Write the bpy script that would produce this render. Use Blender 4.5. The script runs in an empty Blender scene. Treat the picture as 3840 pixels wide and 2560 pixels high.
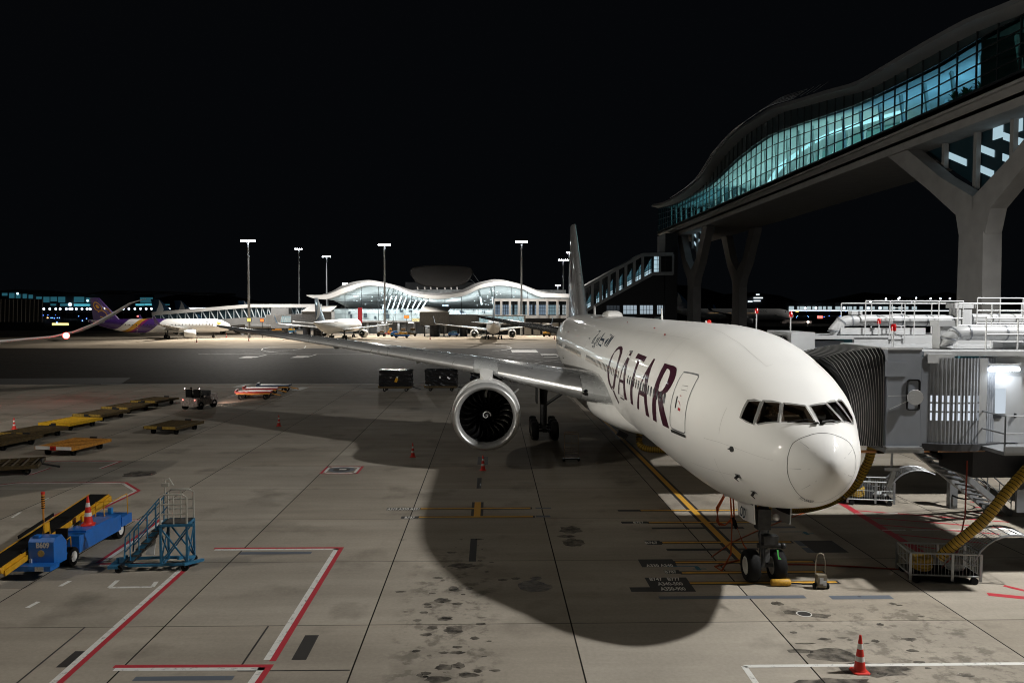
import bpy, bmesh, math, random
from math import sin, cos, pi, radians as RAD, sqrt, atan2
from mathutils import Vector as V, Matrix as M, geometry as geo
SC = bpy.context.scene
COL = SC.collection
random.seed(7)
# ---------------------------------------------------------------- camera
FPX, PIT, YAW, ROL, CH = 3042.4457, .0430, .0269, .0024, 9.4043     # focal length in pixels of a 3840 wide frame
cd = bpy.data.cameras.new('camera'); cam = bpy.data.objects.new('camera', cd); COL.objects.link(cam)
cd.sensor_width = 36; cd.lens = 36*FPX/3840; cd.clip_start = .1; cd.clip_end = 9000
cam.matrix_world = M.Translation((0, 0, CH)) @ M.Rotation(-YAW, 4, 'Z') @ M.Rotation(pi/2-PIT, 4, 'X') @ M.Rotation(ROL, 4, 'Z')
SC.camera = cam
SC.view_settings.view_transform = 'Standard'; SC.view_settings.look = 'None'
SC.view_settings.exposure = 0; SC.view_settings.gamma = 1
SC.cycles.use_denoising = True; SC.cycles.filter_width = 1.05
SC.cycles.max_bounces = 6; SC.cycles.diffuse_bounces = 2; SC.cycles.glossy_bounces = 3
SC.cycles.transparent_max_bounces = 12; SC.cycles.sample_clamp_indirect = 4
SC.cycles.caustics_reflective = False; SC.cycles.caustics_refractive = False
# ---------------------------------------------------------------- night sky
W = bpy.data.worlds.new('World'); SC.world = W; W.use_nodes = True
bg = W.node_tree.nodes['Background']
sky = W.node_tree.nodes.new('ShaderNodeTexSky'); sky.sky_type = 'NISHITA'; sky.sun_disc = False
sky.sun_elevation = RAD(-6); sky.sun_rotation = RAD(200)
W.node_tree.links.new(sky.outputs[0], bg.inputs[0]); bg.inputs[1].default_value = .35
bg2 = W.node_tree.nodes.new('ShaderNodeBackground'); bg2.inputs[0].default_value = (.34, .42, .55, 1); bg2.inputs[1].default_value = .0045
ad = W.node_tree.nodes.new('ShaderNodeAddShader'); W.node_tree.links.new(bg.outputs[0], ad.inputs[0]); W.node_tree.links.new(bg2.outputs[0], ad.inputs[1]); W.node_tree.links.new(ad.outputs[0], W.node_tree.nodes['World Output'].inputs[0])
# ---------------------------------------------------------------- apron floodlights (kept with their masts further down)
def spot(name, loc, aim, watts, col=(1, .965, .91), size=150, r=.55, blend=.25):
    l = bpy.data.lights.new(name, 'SPOT'); l.energy = watts; l.color = col; l.spot_size = RAD(size); l.spot_blend = blend; l.shadow_soft_size = r
    o = bpy.data.objects.new(name, l); COL.objects.link(o); o.location = loc
    o.rotation_euler = (V(aim)-V(loc)).to_track_quat('-Z', 'Y').to_euler(); return o
spot('floodlight_beam', (34, 22, 28), (6, 40, 0), 104000, (.99, .98, .95))
spot('floodlight_beam', (-44, 20, 30), (2, 42, 0), 22000, (1, .93, .82))
spot('added_fuselage_fill_beam', (-38, 24, 12), (8, 46, 6.5), 52000, (1, .96, .86), 74, .06, .35)  # added fill beam for the fuselage side, no known lamp there
# ---------------------------------------------------------------- helpers
def ray(u, v):
    u -= 1920; v -= 1280; c, s = cos(ROL), sin(ROL); u, v = c*u+s*v, -s*u+c*v
    d = V((u/FPX, 1, -v/FPX)); d = M.Rotation(-PIT, 3, 'X') @ d
    return M.Rotation(-YAW, 3, 'Z') @ d
def G(x, y, z=0):            # point of the apron seen at (x, y) of the 3840 wide photograph
    d = ray(x, y); t = (z-CH)/d.z; return V((d.x*t, d.y*t, z))
def AY(x, y, Y):             # point seen at (x, y) at depth Y
    d = ray(x, y); t = Y/d.y; return V((d.x*t, Y, CH+d.z*t))
def zoomed(ox, oy, s): return lambda x, y, z=0: G(ox+x/s, oy+y/s, z)
class MB:
    def __init__(s): s.v = []; s.f = []
    def add(s, vs, fs):
        n = len(s.v); s.v += [tuple(p) for p in vs]; s.f += [tuple(i+n for i in f) for f in fs]; return s
    def box(s, c, d, rz=0, R=None):
        R = R or M.Rotation(rz, 3, 'Z'); c = V(c); x, y, z = d[0]/2, d[1]/2, d[2]/2
        s.add([c+R@V((a*x, b*y, e*z)) for e in (-1, 1) for a, b in ((-1, -1), (1, -1), (1, 1), (-1, 1))],
              [(3, 2, 1, 0), (4, 5, 6, 7), (0, 1, 5, 4), (1, 2, 6, 5), (2, 3, 7, 6), (3, 0, 4, 7)]); return s
    def bar(s, a, b, w, h=None):          # square bar between two points
        a, b = V(a), V(b); h = h or w; d = b-a; L = d.length; d.normalize()
        up = V((0, 0, 1)) if abs(d.z) < .98 else V((0, 1, 0)); x = d.cross(up).normalized(); y = x.cross(d)
        R = M((x, d, y)).transposed(); return s.box((a+b)/2, (w, L, h), R=R)
    def ring(s, c, d, r, n, up=None):
        d = V(d).normalized(); up = V((0, 0, 1)) if abs(d.z) < .95 else V((0, 1, 0)); x = d.cross(up).normalized(); y = x.cross(d)
        return [V(c)+r*(cos(2*pi*k/n)*x+sin(2*pi*k/n)*y) for k in range(n)]
    def loft(s, rings, closed=True, caps=True):
        n = len(rings[0]); b = len(s.v); m = n if closed else n-1
        vs = [p for r in rings for p in r]; fs = []
        for i in range(len(rings)-1):
            for k in range(m): k2 = (k+1) % n; fs.append((i*n+k, i*n+k2, (i+1)*n+k2, (i+1)*n+k))
        if caps and closed: fs += [tuple(range(n))[::-1], tuple((len(rings)-1)*n+k for k in range(n))]
        return s.add(vs, fs)
    def cyl(s, a, b, r, r2=None, n=12, caps=True):
        a, b = V(a), V(b); return s.loft([s.ring(a, b-a, r, n), s.ring(b, b-a, r if r2 is None else r2, n)], True, caps)
    def tube(s, pts, r, n=6, caps=True):
        pts = [V(p) for p in pts]; rr = []
        for i, p in enumerate(pts):
            d = pts[min(i+1, len(pts)-1)]-pts[max(i-1, 0)]; rr.append(s.ring(p, d, r[i] if isinstance(r, (list, tuple)) else r, n))
        return s.loft(rr, True, caps)
    def lathe(s, prof, o, axis, n=32):     # prof: (distance along axis, radius)
        o, a = V(o), V(axis).normalized(); return s.loft([s.ring(o+a*h, a, max(r, 1e-4), n) for h, r in prof], True, False)
    def prism(s, poly, z0, z1, tf=None):
        tf = tf or (lambda p: p); n = len(poly)
        return s.loft([[tf(V((x, y, z))) for x, y in poly] for z in (z0, z1)])
    def quad(s, *p): return s.add(p, [tuple(range(len(p)))])
    def sphere(s, c, r, n=12, m=8, sc=(1, 1, 1)):
        rr = [[V(c)+V((r*sc[0]*sin(pi*j/m)*cos(2*pi*k/n), r*sc[1]*sin(pi*j/m)*sin(2*pi*k/n), -r*sc[2]*cos(pi*j/m))) for k in range(n)] for j in range(m+1)]
        for q in (0, m): rr[q] = [p+V((1e-5*cos(k), 1e-5*sin(k), 0)) for k, p in enumerate(rr[q])]
        return s.loft(rr)
    def build(s, name, mat, parent=None, smooth=None, mats=None):
        me = bpy.data.meshes.new(name); me.from_pydata([tuple(p) for p in s.v], [], s.f); me.validate()
        bm = bmesh.new(); bm.from_mesh(me); bmesh.ops.recalc_face_normals(bm, faces=bm.faces); bm.to_mesh(me); bm.free()
        if smooth is not None:
            me.polygons.foreach_set('use_smooth', [True]*len(me.polygons)); me.set_sharp_from_angle(angle=RAD(smooth))
        me.materials.append(mat); o = bpy.data.objects.new(name, me); COL.objects.link(o)
        if parent: o.parent = parent
        return o
def tag(o, label, cat, group=None):
    o['label'] = label; o['category'] = cat
    if group: o['group'] = group
    return o
def thing(name, label, cat, loc=(0, 0, 0), rz=0, group=None):
    o = bpy.data.objects.new(name, None); COL.objects.link(o); o.location = loc; o.rotation_euler = (0, 0, rz); o.empty_display_size = .3
    return tag(o, label, cat, group)
def struct(o, label=None):
    o['kind'] = 'structure'
    if label: o['label'] = label
    return o
def kids(o): return [c for c in bpy.data.objects if c.parent == o]
def dup(o, loc=None, rz=None, label=None, parent=None):
    c = o.copy(); COL.objects.link(c)
    if parent: c.parent = parent
    if loc is not None: c.location = loc
    if rz is not None: c.rotation_euler = (0, 0, rz)
    if label: c['label'] = label
    for k in kids(o): dup(k, parent=c)
    return c
# ---------------------------------------------------------------- materials
MT = {}
def mat(name, col, rough=.5, metal=0, coat=0, var=.08, scale=3.0, bump=0, emit=None, es=0, spec=.5):
    if name in MT: return MT[name]
    m = bpy.data.materials.new(name); m.use_nodes = True; MT[name] = m
    N, L = m.node_tree.nodes, m.node_tree.links; p = N['Principled BSDF']
    p.inputs['Base Color'].default_value = (*col, 1); p.inputs['Roughness'].default_value = rough; p.inputs['Metallic'].default_value = metal
    p.inputs['Coat Weight'].default_value = coat; p.inputs['Specular IOR Level'].default_value = spec
    if emit: p.inputs['Emission Color'].default_value = (*emit, 1); p.inputs['Emission Strength'].default_value = es
    if var:
        t = N.new('ShaderNodeTexCoord'); n = N.new('ShaderNodeTexNoise'); n.inputs['Scale'].default_value = scale; n.inputs['Detail'].default_value = 6
        L.new(t.outputs['Object'], n.inputs['Vector'])
        r = N.new('ShaderNodeMapRange'); r.inputs['From Min'].default_value = .3; r.inputs['From Max'].default_value = .7
        r.inputs['To Min'].default_value = 1-var; r.inputs['To Max'].default_value = 1+var; L.new(n.outputs[0], r.inputs['Value'])
        h = N.new('ShaderNodeHueSaturation'); h.inputs['Color'].default_value = (*col, 1); L.new(r.outputs[0], h.inputs['Value']); L.new(h.outputs[0], p.inputs['Base Color'])
        q = N.new('ShaderNodeMapRange'); q.inputs['To Min'].default_value = max(rough-.1, .02); q.inputs['To Max'].default_value = min(rough+.12, 1)
        L.new(n.outputs[0], q.inputs['Value']); L.new(q.outputs[0], p.inputs['Roughness'])
        if bump:
            b = N.new('ShaderNodeBump'); b.inputs['Strength'].default_value = bump; b.inputs['Distance'].default_value = .02; L.new(n.outputs[0], b.inputs['Height']); L.new(b.outputs[0], p.inputs['Normal'])
    return m
def glow(name, col, s):
    if name in MT: return MT[name]
    m = bpy.data.materials.new(name); m.use_nodes = True; MT[name] = m; N = m.node_tree.nodes
    N.remove(N['Principled BSDF']); e = N.new('ShaderNodeEmission'); e.inputs[0].default_value = (*col, 1); e.inputs[1].default_value = s
    m.node_tree.links.new(e.outputs[0], N['Material Output'].inputs[0]); m.cycles.emission_sampling = 'NONE'; return m
def glass(name, tint, refl=.12, rough=.02):
    if name in MT: return MT[name]
    m = bpy.data.materials.new(name); m.use_nodes = True; MT[name] = m; N, L = m.node_tree.nodes, m.node_tree.links
    N.remove(N['Principled BSDF']); t = N.new('ShaderNodeBsdfTransparent'); t.inputs[0].default_value = (*tint, 1)
    g = N.new('ShaderNodeBsdfGlossy'); g.inputs['Roughness'].default_value = rough; lw = N.new('ShaderNodeLayerWeight'); pw = N.new('ShaderNodeMath'); pw.operation = 'POWER'; pw.inputs[1].default_value = 5; L.new(lw.outputs['Facing'], pw.inputs[0]); f = N.new('ShaderNodeMath'); f.operation = 'MULTIPLY_ADD'; f.inputs[1].default_value = .85; f.inputs[2].default_value = .04; L.new(pw.outputs[0], f.inputs[0])
    mx = N.new('ShaderNodeMixShader'); L.new(f.outputs[0], mx.inputs[0]); L.new(t.outputs[0], mx.inputs[1]); L.new(g.outputs[0], mx.inputs[2])
    L.new(mx.outputs[0], N['Material Output'].inputs[0]); return m
def text_bm(mb, s, size, tf, w=None, bold=0.0):
    """lettering as flat faces; tf maps (x right, y up) to a point, w stretches the line to that width"""
    c = bpy.data.curves.new('lettering', 'FONT'); c.body = s; c.size = size; c.offset = bold; c.resolution_u = 3
    o = bpy.data.objects.new('lettering', c); COL.objects.link(o); dg = bpy.context.evaluated_depsgraph_get(); dg.update()
    me = bpy.data.meshes.new_from_object(o.evaluated_get(dg)); xs = [p.co.x for p in me.vertices] or [0, 1]
    x0, x1 = min(xs), max(xs); k = (w/(x1-x0)) if w else 1
    mb.add([tf((p.co.x-x0)*k, p.co.y) for p in me.vertices], [tuple(f.vertices) for f in me.polygons])
    bpy.data.objects.remove(o); bpy.data.meshes.remove(me); return mb
WHITE = mat('white_aircraft_paint', (.81, .80, .775), .45, 0, .35, .02, .6, spec=.12)
# ================================================================ apron
def ground_mat():
    m = bpy.data.materials.new('apron_concrete'); m.use_nodes = True; N, L = m.node_tree.nodes, m.node_tree.links; p = N['Principled BSDF']
    def math_(op, a, b=None, c=None):
        n = N.new('ShaderNodeMath'); n.operation = op
        for i, q in enumerate((a, b, c)):
            if q is None: continue
            if isinstance(q, (int, float)): n.inputs[i].default_value = q
            else: L.new(q, n.inputs[i])
        return n.outputs[0]
    def noise(scale, detail=5, vec=None, rough=.55):
        n = N.new('ShaderNodeTexNoise'); n.inputs['Scale'].default_value = scale; n.inputs['Detail'].default_value = detail; n.inputs['Roughness'].default_value = rough
        L.new(vec or pos, n.inputs['Vector']); return n.outputs[0]
    def rng(v, a, b, c=0, d=1):
        n = N.new('ShaderNodeMapRange'); n.inputs[1].default_value = a; n.inputs[2].default_value = b; n.inputs[3].default_value = c; n.inputs[4].default_value = d; L.new(v, n.inputs[0]); return n.outputs[0]
    def mix(f, a, b):
        n = N.new('ShaderNodeMix'); n.data_type = 'RGBA'
        for i, q in ((0, f), (6, a), (7, b)):
            if isinstance(q, (int, float)): n.inputs[i].default_value = q
            elif isinstance(q, tuple): n.inputs[i].default_value = (*q, 1)
            else: L.new(q, n.inputs[i])
        return n.outputs[2]
    pos = N.new('ShaderNodeNewGeometry').outputs['Position']
    sp = N.new('ShaderNodeSeparateXYZ'); L.new(pos, sp.inputs[0]); X, Y = sp.outputs[0], sp.outputs[1]
    S = 5.9865; gx = math_('DIVIDE', math_('ADD', X, 3.57+S*200), S); gy = math_('DIVIDE', math_('ADD', Y, -23.718+S*200), S)
    def line(g, w):
        fr = math_('FRACT', math_('ADD', g, .5)); d = math_('ABSOLUTE', math_('SUBTRACT', fr, .5)); return rng(d, w*.6/S, w/S, 1, 0)
    jx = line(gx, .028); jy = math_('MULTIPLY', line(gy, .02), rng(Y, 24, 60, .9, .35))
    joint = math_('MAXIMUM', jx, jy)
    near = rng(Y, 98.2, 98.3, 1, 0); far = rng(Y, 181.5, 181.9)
    cell = N.new('ShaderNodeCombineXYZ'); L.new(math_('FLOOR', gx), cell.inputs[0]); L.new(math_('FLOOR', gy), cell.inputs[1])
    wn = N.new('ShaderNodeTexWhiteNoise'); L.new(cell.outputs[0], wn.inputs['Vector'])
    base = mix(rng(wn.outputs['Value'], 0, 1), (.318, .280, .228), (.375, .338, .284))
    mp = N.new('ShaderNodeMapping'); mp.inputs['Scale'].default_value = (.12, 1, 1); L.new(pos, mp.inputs[0])
    streak = noise(.9, 6, mp.outputs[0]); big = noise(.16, 4); fine = noise(9, 6); blot = noise(1.6, 7, None, .65); grain = noise(60, 3)
    v = math_('MULTIPLY', math_('MULTIPLY', rng(streak, .3, .7, .86, 1.1), rng(big, .3, .7, .84, 1.12)), math_('MULTIPLY', rng(fine, .3, .7, .93, 1.06), rng(grain, .3, .7, .93, 1.07)))
    # oil and rubber where engines and nose wheels stand
    def band(v, a, b, s): return math_('MULTIPLY', rng(v, a-s, a), rng(v, b, b+s, 1, 0))
    oil = math_('MAXIMUM', math_('MULTIPLY', band(X, -2.3, -.2, .7), band(Y, 17, 29, 3)), math_('MULTIPLY', band(X, 9.3, 13.6, 1), band(Y, 14, 24.5, 1.2)))
    spots = math_('MULTIPLY', oil, rng(blot, .50, .60)); wear = rng(noise(.33, 5), .56, .72, 0, .35)
    v = math_('MULTIPLY', v, math_('SUBTRACT', 1, math_('MAXIMUM', math_('MULTIPLY', spots, .40), wear)))
    hs = N.new('ShaderNodeHueSaturation'); L.new(base, hs.inputs['Color']); L.new(v, hs.inputs['Value'])
    conc = mix(joint, hs.outputs[0], (.018, .016, .014))
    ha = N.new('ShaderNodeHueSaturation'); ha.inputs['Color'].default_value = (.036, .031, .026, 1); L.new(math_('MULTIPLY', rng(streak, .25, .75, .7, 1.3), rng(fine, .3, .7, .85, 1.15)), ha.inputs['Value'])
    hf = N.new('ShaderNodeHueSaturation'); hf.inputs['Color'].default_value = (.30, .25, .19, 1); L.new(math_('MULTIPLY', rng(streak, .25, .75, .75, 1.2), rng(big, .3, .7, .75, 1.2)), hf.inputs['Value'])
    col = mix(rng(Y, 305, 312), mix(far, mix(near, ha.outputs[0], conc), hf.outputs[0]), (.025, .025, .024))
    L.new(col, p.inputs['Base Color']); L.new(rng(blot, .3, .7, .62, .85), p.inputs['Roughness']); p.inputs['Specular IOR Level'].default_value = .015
    b = N.new('ShaderNodeBump'); b.inputs['Strength'].default_value = .25; b.inputs['Distance'].default_value = .01; L.new(math_('SUBTRACT', fine, math_('MULTIPLY', joint, .6)), b.inputs['Height']); L.new(b.outputs[0], p.inputs['Normal'])
    return m
gm = MB(); gm.quad((-3000, -200, 0), (3000, -200, 0), (3000, 6000, 0), (-3000, 6000, 0))
struct(gm.build('ground', ground_mat()), 'concrete and asphalt airport apron at night')
# ---------------------------------------------------------------- painted markings
def paint(name, col, worn=.35, rough=.7):
    m = bpy.data.materials.new(name); m.use_nodes = True; N, L = m.node_tree.nodes, m.node_tree.links; p = N['Principled BSDF']
    t = N.new('ShaderNodeNewGeometry'); n = N.new('ShaderNodeTexNoise'); n.inputs['Scale'].default_value = 5; n.inputs['Detail'].default_value = 8; n.inputs['Roughness'].default_value = .7; L.new(t.outputs['Position'], n.inputs[0])
    r = N.new('ShaderNodeMapRange'); r.inputs[1].default_value = .6-worn*.12; r.inputs[2].default_value = .68-worn*.1; L.new(n.outputs[0], r.inputs[0])
    mx = N.new('ShaderNodeMix'); mx.data_type = 'RGBA'; mx.inputs[6].default_value = (*col, 1); mx.inputs[7].default_value = (col[0]*.35+.06, col[1]*.35+.055, col[2]*.35+.05, 1)
    q = N.new('ShaderNodeMath'); q.operation = 'MULTIPLY'; q.inputs[1].default_value = min(1, worn*2); L.new(r.outputs[0], q.inputs[0]); L.new(q.outputs[0], mx.inputs[0])
    L.new(mx.outputs[2], p.inputs['Base Color']); p.inputs['Roughness'].default_value = rough; return m
PW_, PR, PY, PK, PB, PT = paint('white_paint', (.66, .65, .61), .45), paint('red_paint', (.42, .022, .035), .35), paint('yellow_paint', (.62, .33, .035), .3), paint('black_paint', (.022, .022, .022), .15), paint('slate_paint', (.10, .115, .14), .3), paint('teal_paint', (.02, .13, .19), .2)
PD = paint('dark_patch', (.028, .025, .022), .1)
def stripe(mb, a, b, w, z, off=0):
    a, b = V((*a[:2], z)), V((*b[:2], z)); d = (b-a).normalized(); n = V((-d.y, d.x, 0)); a = a+n*off; b = b+n*off
    mb.quad(a-n*w/2, b-n*w/2, b+n*w/2, a+n*w/2); return mb
def poly(mb, pts, z): mb.add([V((p[0], p[1], z)) for p in pts], [tuple(range(len(pts)))]); return mb
def rect(mb, a, b, z):     # axis aligned between two ground points
    return poly(mb, [(a[0], a[1]), (b[0], a[1]), (b[0], b[1]), (a[0], b[1])], z)
c2 = zoomed(2250, 1750, 2.489); c3 = zoomed(1300, 1800, 3.408); c4 = zoomed(1900, 1500, 3.408); c5 = zoomed(0, 1780, 3.075); c6 = zoomed(0, 1400, 2.904); c7 = zoomed(800, 1450, 3.408); c8 = zoomed(0, 1900, 1.68); c1 = zoomed(2900, 1600, 2.489); cb = zoomed(2700, 2100, 3.408); cf = zoomed(800, 1200, 2.138)
yel, blk, whi, red, sla, tea, drk, ltr = MB(), MB(), MB(), MB(), MB(), MB(), MB(), MB()
LX = 9.42
def bar_y(x0, x1, Y, w=.17): blk.box(((x0+x1)/2, Y, .0055), (x1-x0+.16, w+.16, .003)); yel.box(((x0+x1)/2, Y, .0095), (x1-x0, w, .003))
blk.box((LX, 63.75, .0045), (.56, 71.5, .003)); yel.box((LX, 63.75, .0125), (.27, 71.5, .003))
def P2(x, y): return c2(x, y)
for x0, x1, y in ((378, 1480, 405), (455, 1480, 517), (580, 1785, 703), (702, 1995, 887), (762, 2085, 983), (835, 2215, 1080)):
    a, b = P2(x0, y), P2(x1, y); bar_y(a.x, b.x, (a.y+b.y)/2)
for x0, y0, x1, y1 in ((167, 398, 365, 416), (198, 508, 445, 528), (483, 560, 1345, 580), (425, 686, 568, 727), (620, 758, 1480, 782), (372, 860, 700, 935), (603, 961, 745, 997), (452, 1030, 850, 1166), (283, 1121, 482, 1165)):
    a, b = P2(x0, y1), P2(x1, y0); A, B = P2(x0, y0), P2(x1, y1); rect(blk, ((a.x+A.x)/2, a.y), ((b.x+B.x)/2, b.y), .0052)
def label(s, x0, x1, yb, yt):
    a, b, t = P2(x0, yb), P2(x1, yb), P2(x0, yt); text_bm(ltr, s, (t.y-a.y)*1.38, lambda x, y: V((a.x+x, a.y+y, .0105)), b.x-a.x, .012)
for q in (('B757', 315, 412, 526, 510), ('B767', 430, 545, 719, 696), ('A330 A340', 436, 690, 933, 908), ('B787', 615, 722, 992, 966), ('B747   B777', 470, 757, 1062, 1034), ('A340-500', 545, 782, 1105, 1076), ('A350-900', 572, 808, 1153, 1122)): label(*q)
for s, x0, x1, yb, yt in (('A319 A320 A321', 512, 925, 381, 357), ('B737', 738, 868, 487, 464)):
    a, b, t = c3(x0, yb), c3(x1, yb), c3(x0, yt); text_bm(ltr, s, (t.y-a.y)*1.38, lambda x, y: V((a.x+x, a.y+y, .0105)), b.x-a.x, .012)
for x0, y0, x1, y1 in ((505, 353, 938, 383), (690, 459, 922, 489)): rect(blk, c3(x0, y1), c3(x1, y0), .0052)
a = c3(945, 363); b = G(1989, 1905); bar_y(a.x, b.x, a.y, .2); a = c3(925, 471); b = G(1999, 1936); bar_y(a.x, b.x, a.y, .2)
a, b = c3(1665, 470), c3(1665, 280); blk.box((a.x, (a.y+b.y)/2, .0058), (.55, b.y-a.y, .003)); yel.box((a.x, (a.y+b.y)/2, .0098), (.3, b.y-a.y, .003))
rect(blk, c3(1560, 1038), c3(1668, 745), .0052); rect(blk, c3(1660, 105), c3(1725, -30), .0052)
rect(blk, G(1790, 1742), G(1830, 1712), .0052)
rect(sla, c4(370, 1384), c4(565, 1370), .0052); rect(sla, c4(375, 1495), c4(555, 1470), .0052)
rect(sla, c2(560, 1235), c2(1900, 1197), .0052); rect(sla, c2(2170, 1235), c2(2700, 1197), .0052); rect(sla, c2(1870, 740), c2(1985, 686), .0052); rect(sla, c2(1940, 802), c2(2030, 750), .0052); rect(sla, c2(1600, 571), c2(1812, 553), .0052); rect(sla, c2(1600, 517), c2(1700, 502), .0052)
rect(drk, c2(2010, 800), c2(2160, 686), .0056)
for q in (c2(1860, 612), c2(842, 938)):
    tea.box((q.x-.25, q.y+.12, .006), (1.1, .06, .003)); tea.box((q.x+.25, q.y-.1, .0062), (.16, .4, .003)); tea.box((q.x+.3, q.y-.16, .0065), (.5, .07, .003))
rect(sla, c8(1503, 299), c8(1968, 281), .0052); rect(sla, c8(830, 1096), c8(1480, 1062), .0052)
def rw(pts, w=.16, flip=1, close=False):         # red outer line with a white inner line
    for a, b in zip(pts[:-1], pts[1:]): stripe(red, a, b, w, .0060, 0); stripe(whi, a, b, w*1.05, .0052, -flip*w*1.02)
    for a in pts: red.box((a[0], a[1], .0062), (w, w, .001))
rw([c8(1362, 261), c8(2152, 257), c8(1722, 962)], .17, 1)
rw([c8(738, 1004), c8(1700, 1000), c8(1610, 1130), c8(1560, 1260)], .17, 1)
rw([c8(640, 358), c8(1208, 357), c8(350, 1130), c8(150, 1330)], .17, 1)
rw([c8(620, 348), c8(900, 160), c8(1010, 80)], .16, 1)
rw([c5(-700, 210), c5(190, 90), c5(1450, 88), c5(1605, 183), c5(1175, 388), c5(1010, 470)], .16, 1)
rw([c5(1000, 515), c5(535, 512), c5(790, 390), c5(1280, 390)], .13, 1); rw([c5(1340, 517), c5(1680, 519)], .12, 1)
rw([c6(-700, 957), c6(1322, 955), c6(1110, 1032)], .13, 1); rw([c6(545, 1030), c6(350, 1098), c6(-500, 1100)], .13, 1)
rw([c7(1460, 1020), c7(1908, 1018), c7(1832, 1108), c7(1372, 1108), c7(1460, 1020)], .15, 1)
def disc(mb, c, r, z, n=24): poly(mb, [(c.x+r*cos(2*pi*k/n), c.y+r*sin(2*pi*k/n)) for k in range(n)], z)
q = c7(1640, 1058); disc(sla, q, .75, .0055); disc(drk, q, .5, .0075); whi.box((q.x+.05, q.y+.1, .0092), (.4, .3, .001)); q = c5(900, 446); disc(red, q, .8, .0055); disc(drk, q, .5, .0075)
q = cb(1075, 683); disc(whi, q, .235, .0052); disc(drk, q, .2, .0072)
a = cb(308, 1352); b = cb(2045, 1342); rr = V((17.6, a.y, 0)); e = V((G(3560, 2560).x+.0, 19.6, 0))
for s, t in ((a, rr), (a, V((a.x, 19, 0))), (rr, V((rr.x, 19, 0)))): stripe(whi, s, t, .16, .0054)
for s, t in (((172, 634), (243, 596)), ((378, 499), (440, 466)), ((690, 507), (960, 504)), ((960, 504), (985, 470)), ((690, 507), (740, 462))): stripe(whi, c8(*s), c8(*t), .15, .0053)
for s, t in (((140, 492), (235, 430)), ((490, 296), (560, 268))): stripe(whi, c5(*s), c5(*t), .12, .0053)
rect(drk, c8(350, 1010), c8(600, 906), .0046); rect(drk, c8(1835, 963), c8(2010, 806), .0046)
for s, t in (((535, 757), (105, 1109)), ((1690, 750), (1498, 1032)), ((1498, 1032), (2205, 1027))): stripe(drk, c8(*s), c8(*t), .055, .0044)
# red hatching beside the air bridge
A, B = c1(600, 690), c1(1400, 1180); stripe(red, A, B, .34, .006)
for s, t in (((710, 775), (2205, 888)), ((850, 842), (2150, 945)), ((970, 912), (2110, 1000)), ((1120, 1000), (2000, 1088)), ((1290, 1100), (1540, 1140)), ((560, 690), (740, 712)), ((1835, 697), (2110, 730)), ((1870, 745), (2140, 778)), ((1830, 785), (2140, 830))): stripe(red, c1(*s), c1(*t), .15, .0054)
for s, t in (((765, 810), (960, 812)), ((1028, 808), (1160, 806)), ((1015, 962), (1235, 962)), ((1290, 961), (1560, 960)), ((1590, 960), (1860, 958)), ((1890, 957), (2120, 956))): stripe(whi, c1(*s), c1(*t), .1, .0068)
stripe(red, c1(2000, 1560), c1(2400, 1600), .3, .006); stripe(red, c1(2150, 1480), c1(2480, 1560), .2, .0054)
# service road and taxiway lines
for v, x0, x1, w in ((511, -900, 1345, .22), (538, 0, 970, .2), (537, 1165, 1345, .2), (564, -40, 1345, .22), (273, -120, 1290, .4)): a, b = cf(x0, v), cf(x1, v); stripe(whi, a, (b.x, a.y), w, .0056)
for k in range(5):
    for x0, v0, x1, v1 in ((188, 536, 283, 513), (660, 562, 738, 537)):
        f = (k+.5)/5; q = cf(x0+(x1-x0)*f, v0+(v1-v0)*f); whi.box((q.x, q.y, .006), (1.0, .75, .002))
for s, t in (((105, 622), (195, 597)), ((195, 597), (632, 597)), ((632, 597), (545, 622)), ((545, 622), (105, 622)), ((150, 600), (300, 620)), ((200, 618), (400, 600))): stripe(whi, cf(*s), cf(*t), .14, .0056)
for s, t in (((200, 303), (365, 290)), ((615, 302), (775, 287))): rect(whi, cf(*s), cf(*t), .0056)
for s, t in (((330, 300), (425, 277)), ((745, 300), (825, 275)), ((1470, 300), (1700, 222))): stripe(whi, cf(*s), cf(*t), .35, .0056)
rect(whi, G(1520+800/2.138*.0+400, 1321), G(2010, 1312), .0056); rect(whi, G(2035, 1336), G(2085, 1327), .0056)
for pts in ([(742, 207), (730, 225), (640, 240), (520, 245), (420, 248), (386, 240), (395, 228), (450, 217), (560, 210)], [(250, 262), (420, 258), (600, 246)], [(420, 250), (520, 262), (660, 268)]):
    for s, t in zip(pts[:-1], pts[1:]): stripe(whi, cf(*s), cf(*t), .22, .0054)
cg = zoomed(1600, 1300, 3.336)
for pts in ([(720, 96), (900, 95)], [(640, 86), (1660, 86)], [(830, 122), (1000, 118)], [(1010, 125), (1500, 175), (1720, 200)], [(1240, 235), (1450, 185), (1690, 155)], [(1030, 0), (1060, 12), (1040, 28), (960, 44), (820, 52)]):
    for s, t in zip(pts[:-1], pts[1:]): stripe(whi, cg(*s), cg(*t), .2, .0058)
rect(whi, cg(1465, 128), cg(1620, 106), .0056)
cu = zoomed(1400, 850, 2.8)
for pts in ([(1250, 1300), (1340, 1296), (1440, 1280), (1450, 1268), (1400, 1255), (1290, 1246)], [(0, 1175), (300, 1205)]):
    for s, t in zip(pts[:-1], pts[1:]): stripe(whi, cu(*s), cu(*t), .3, .0054)
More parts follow.
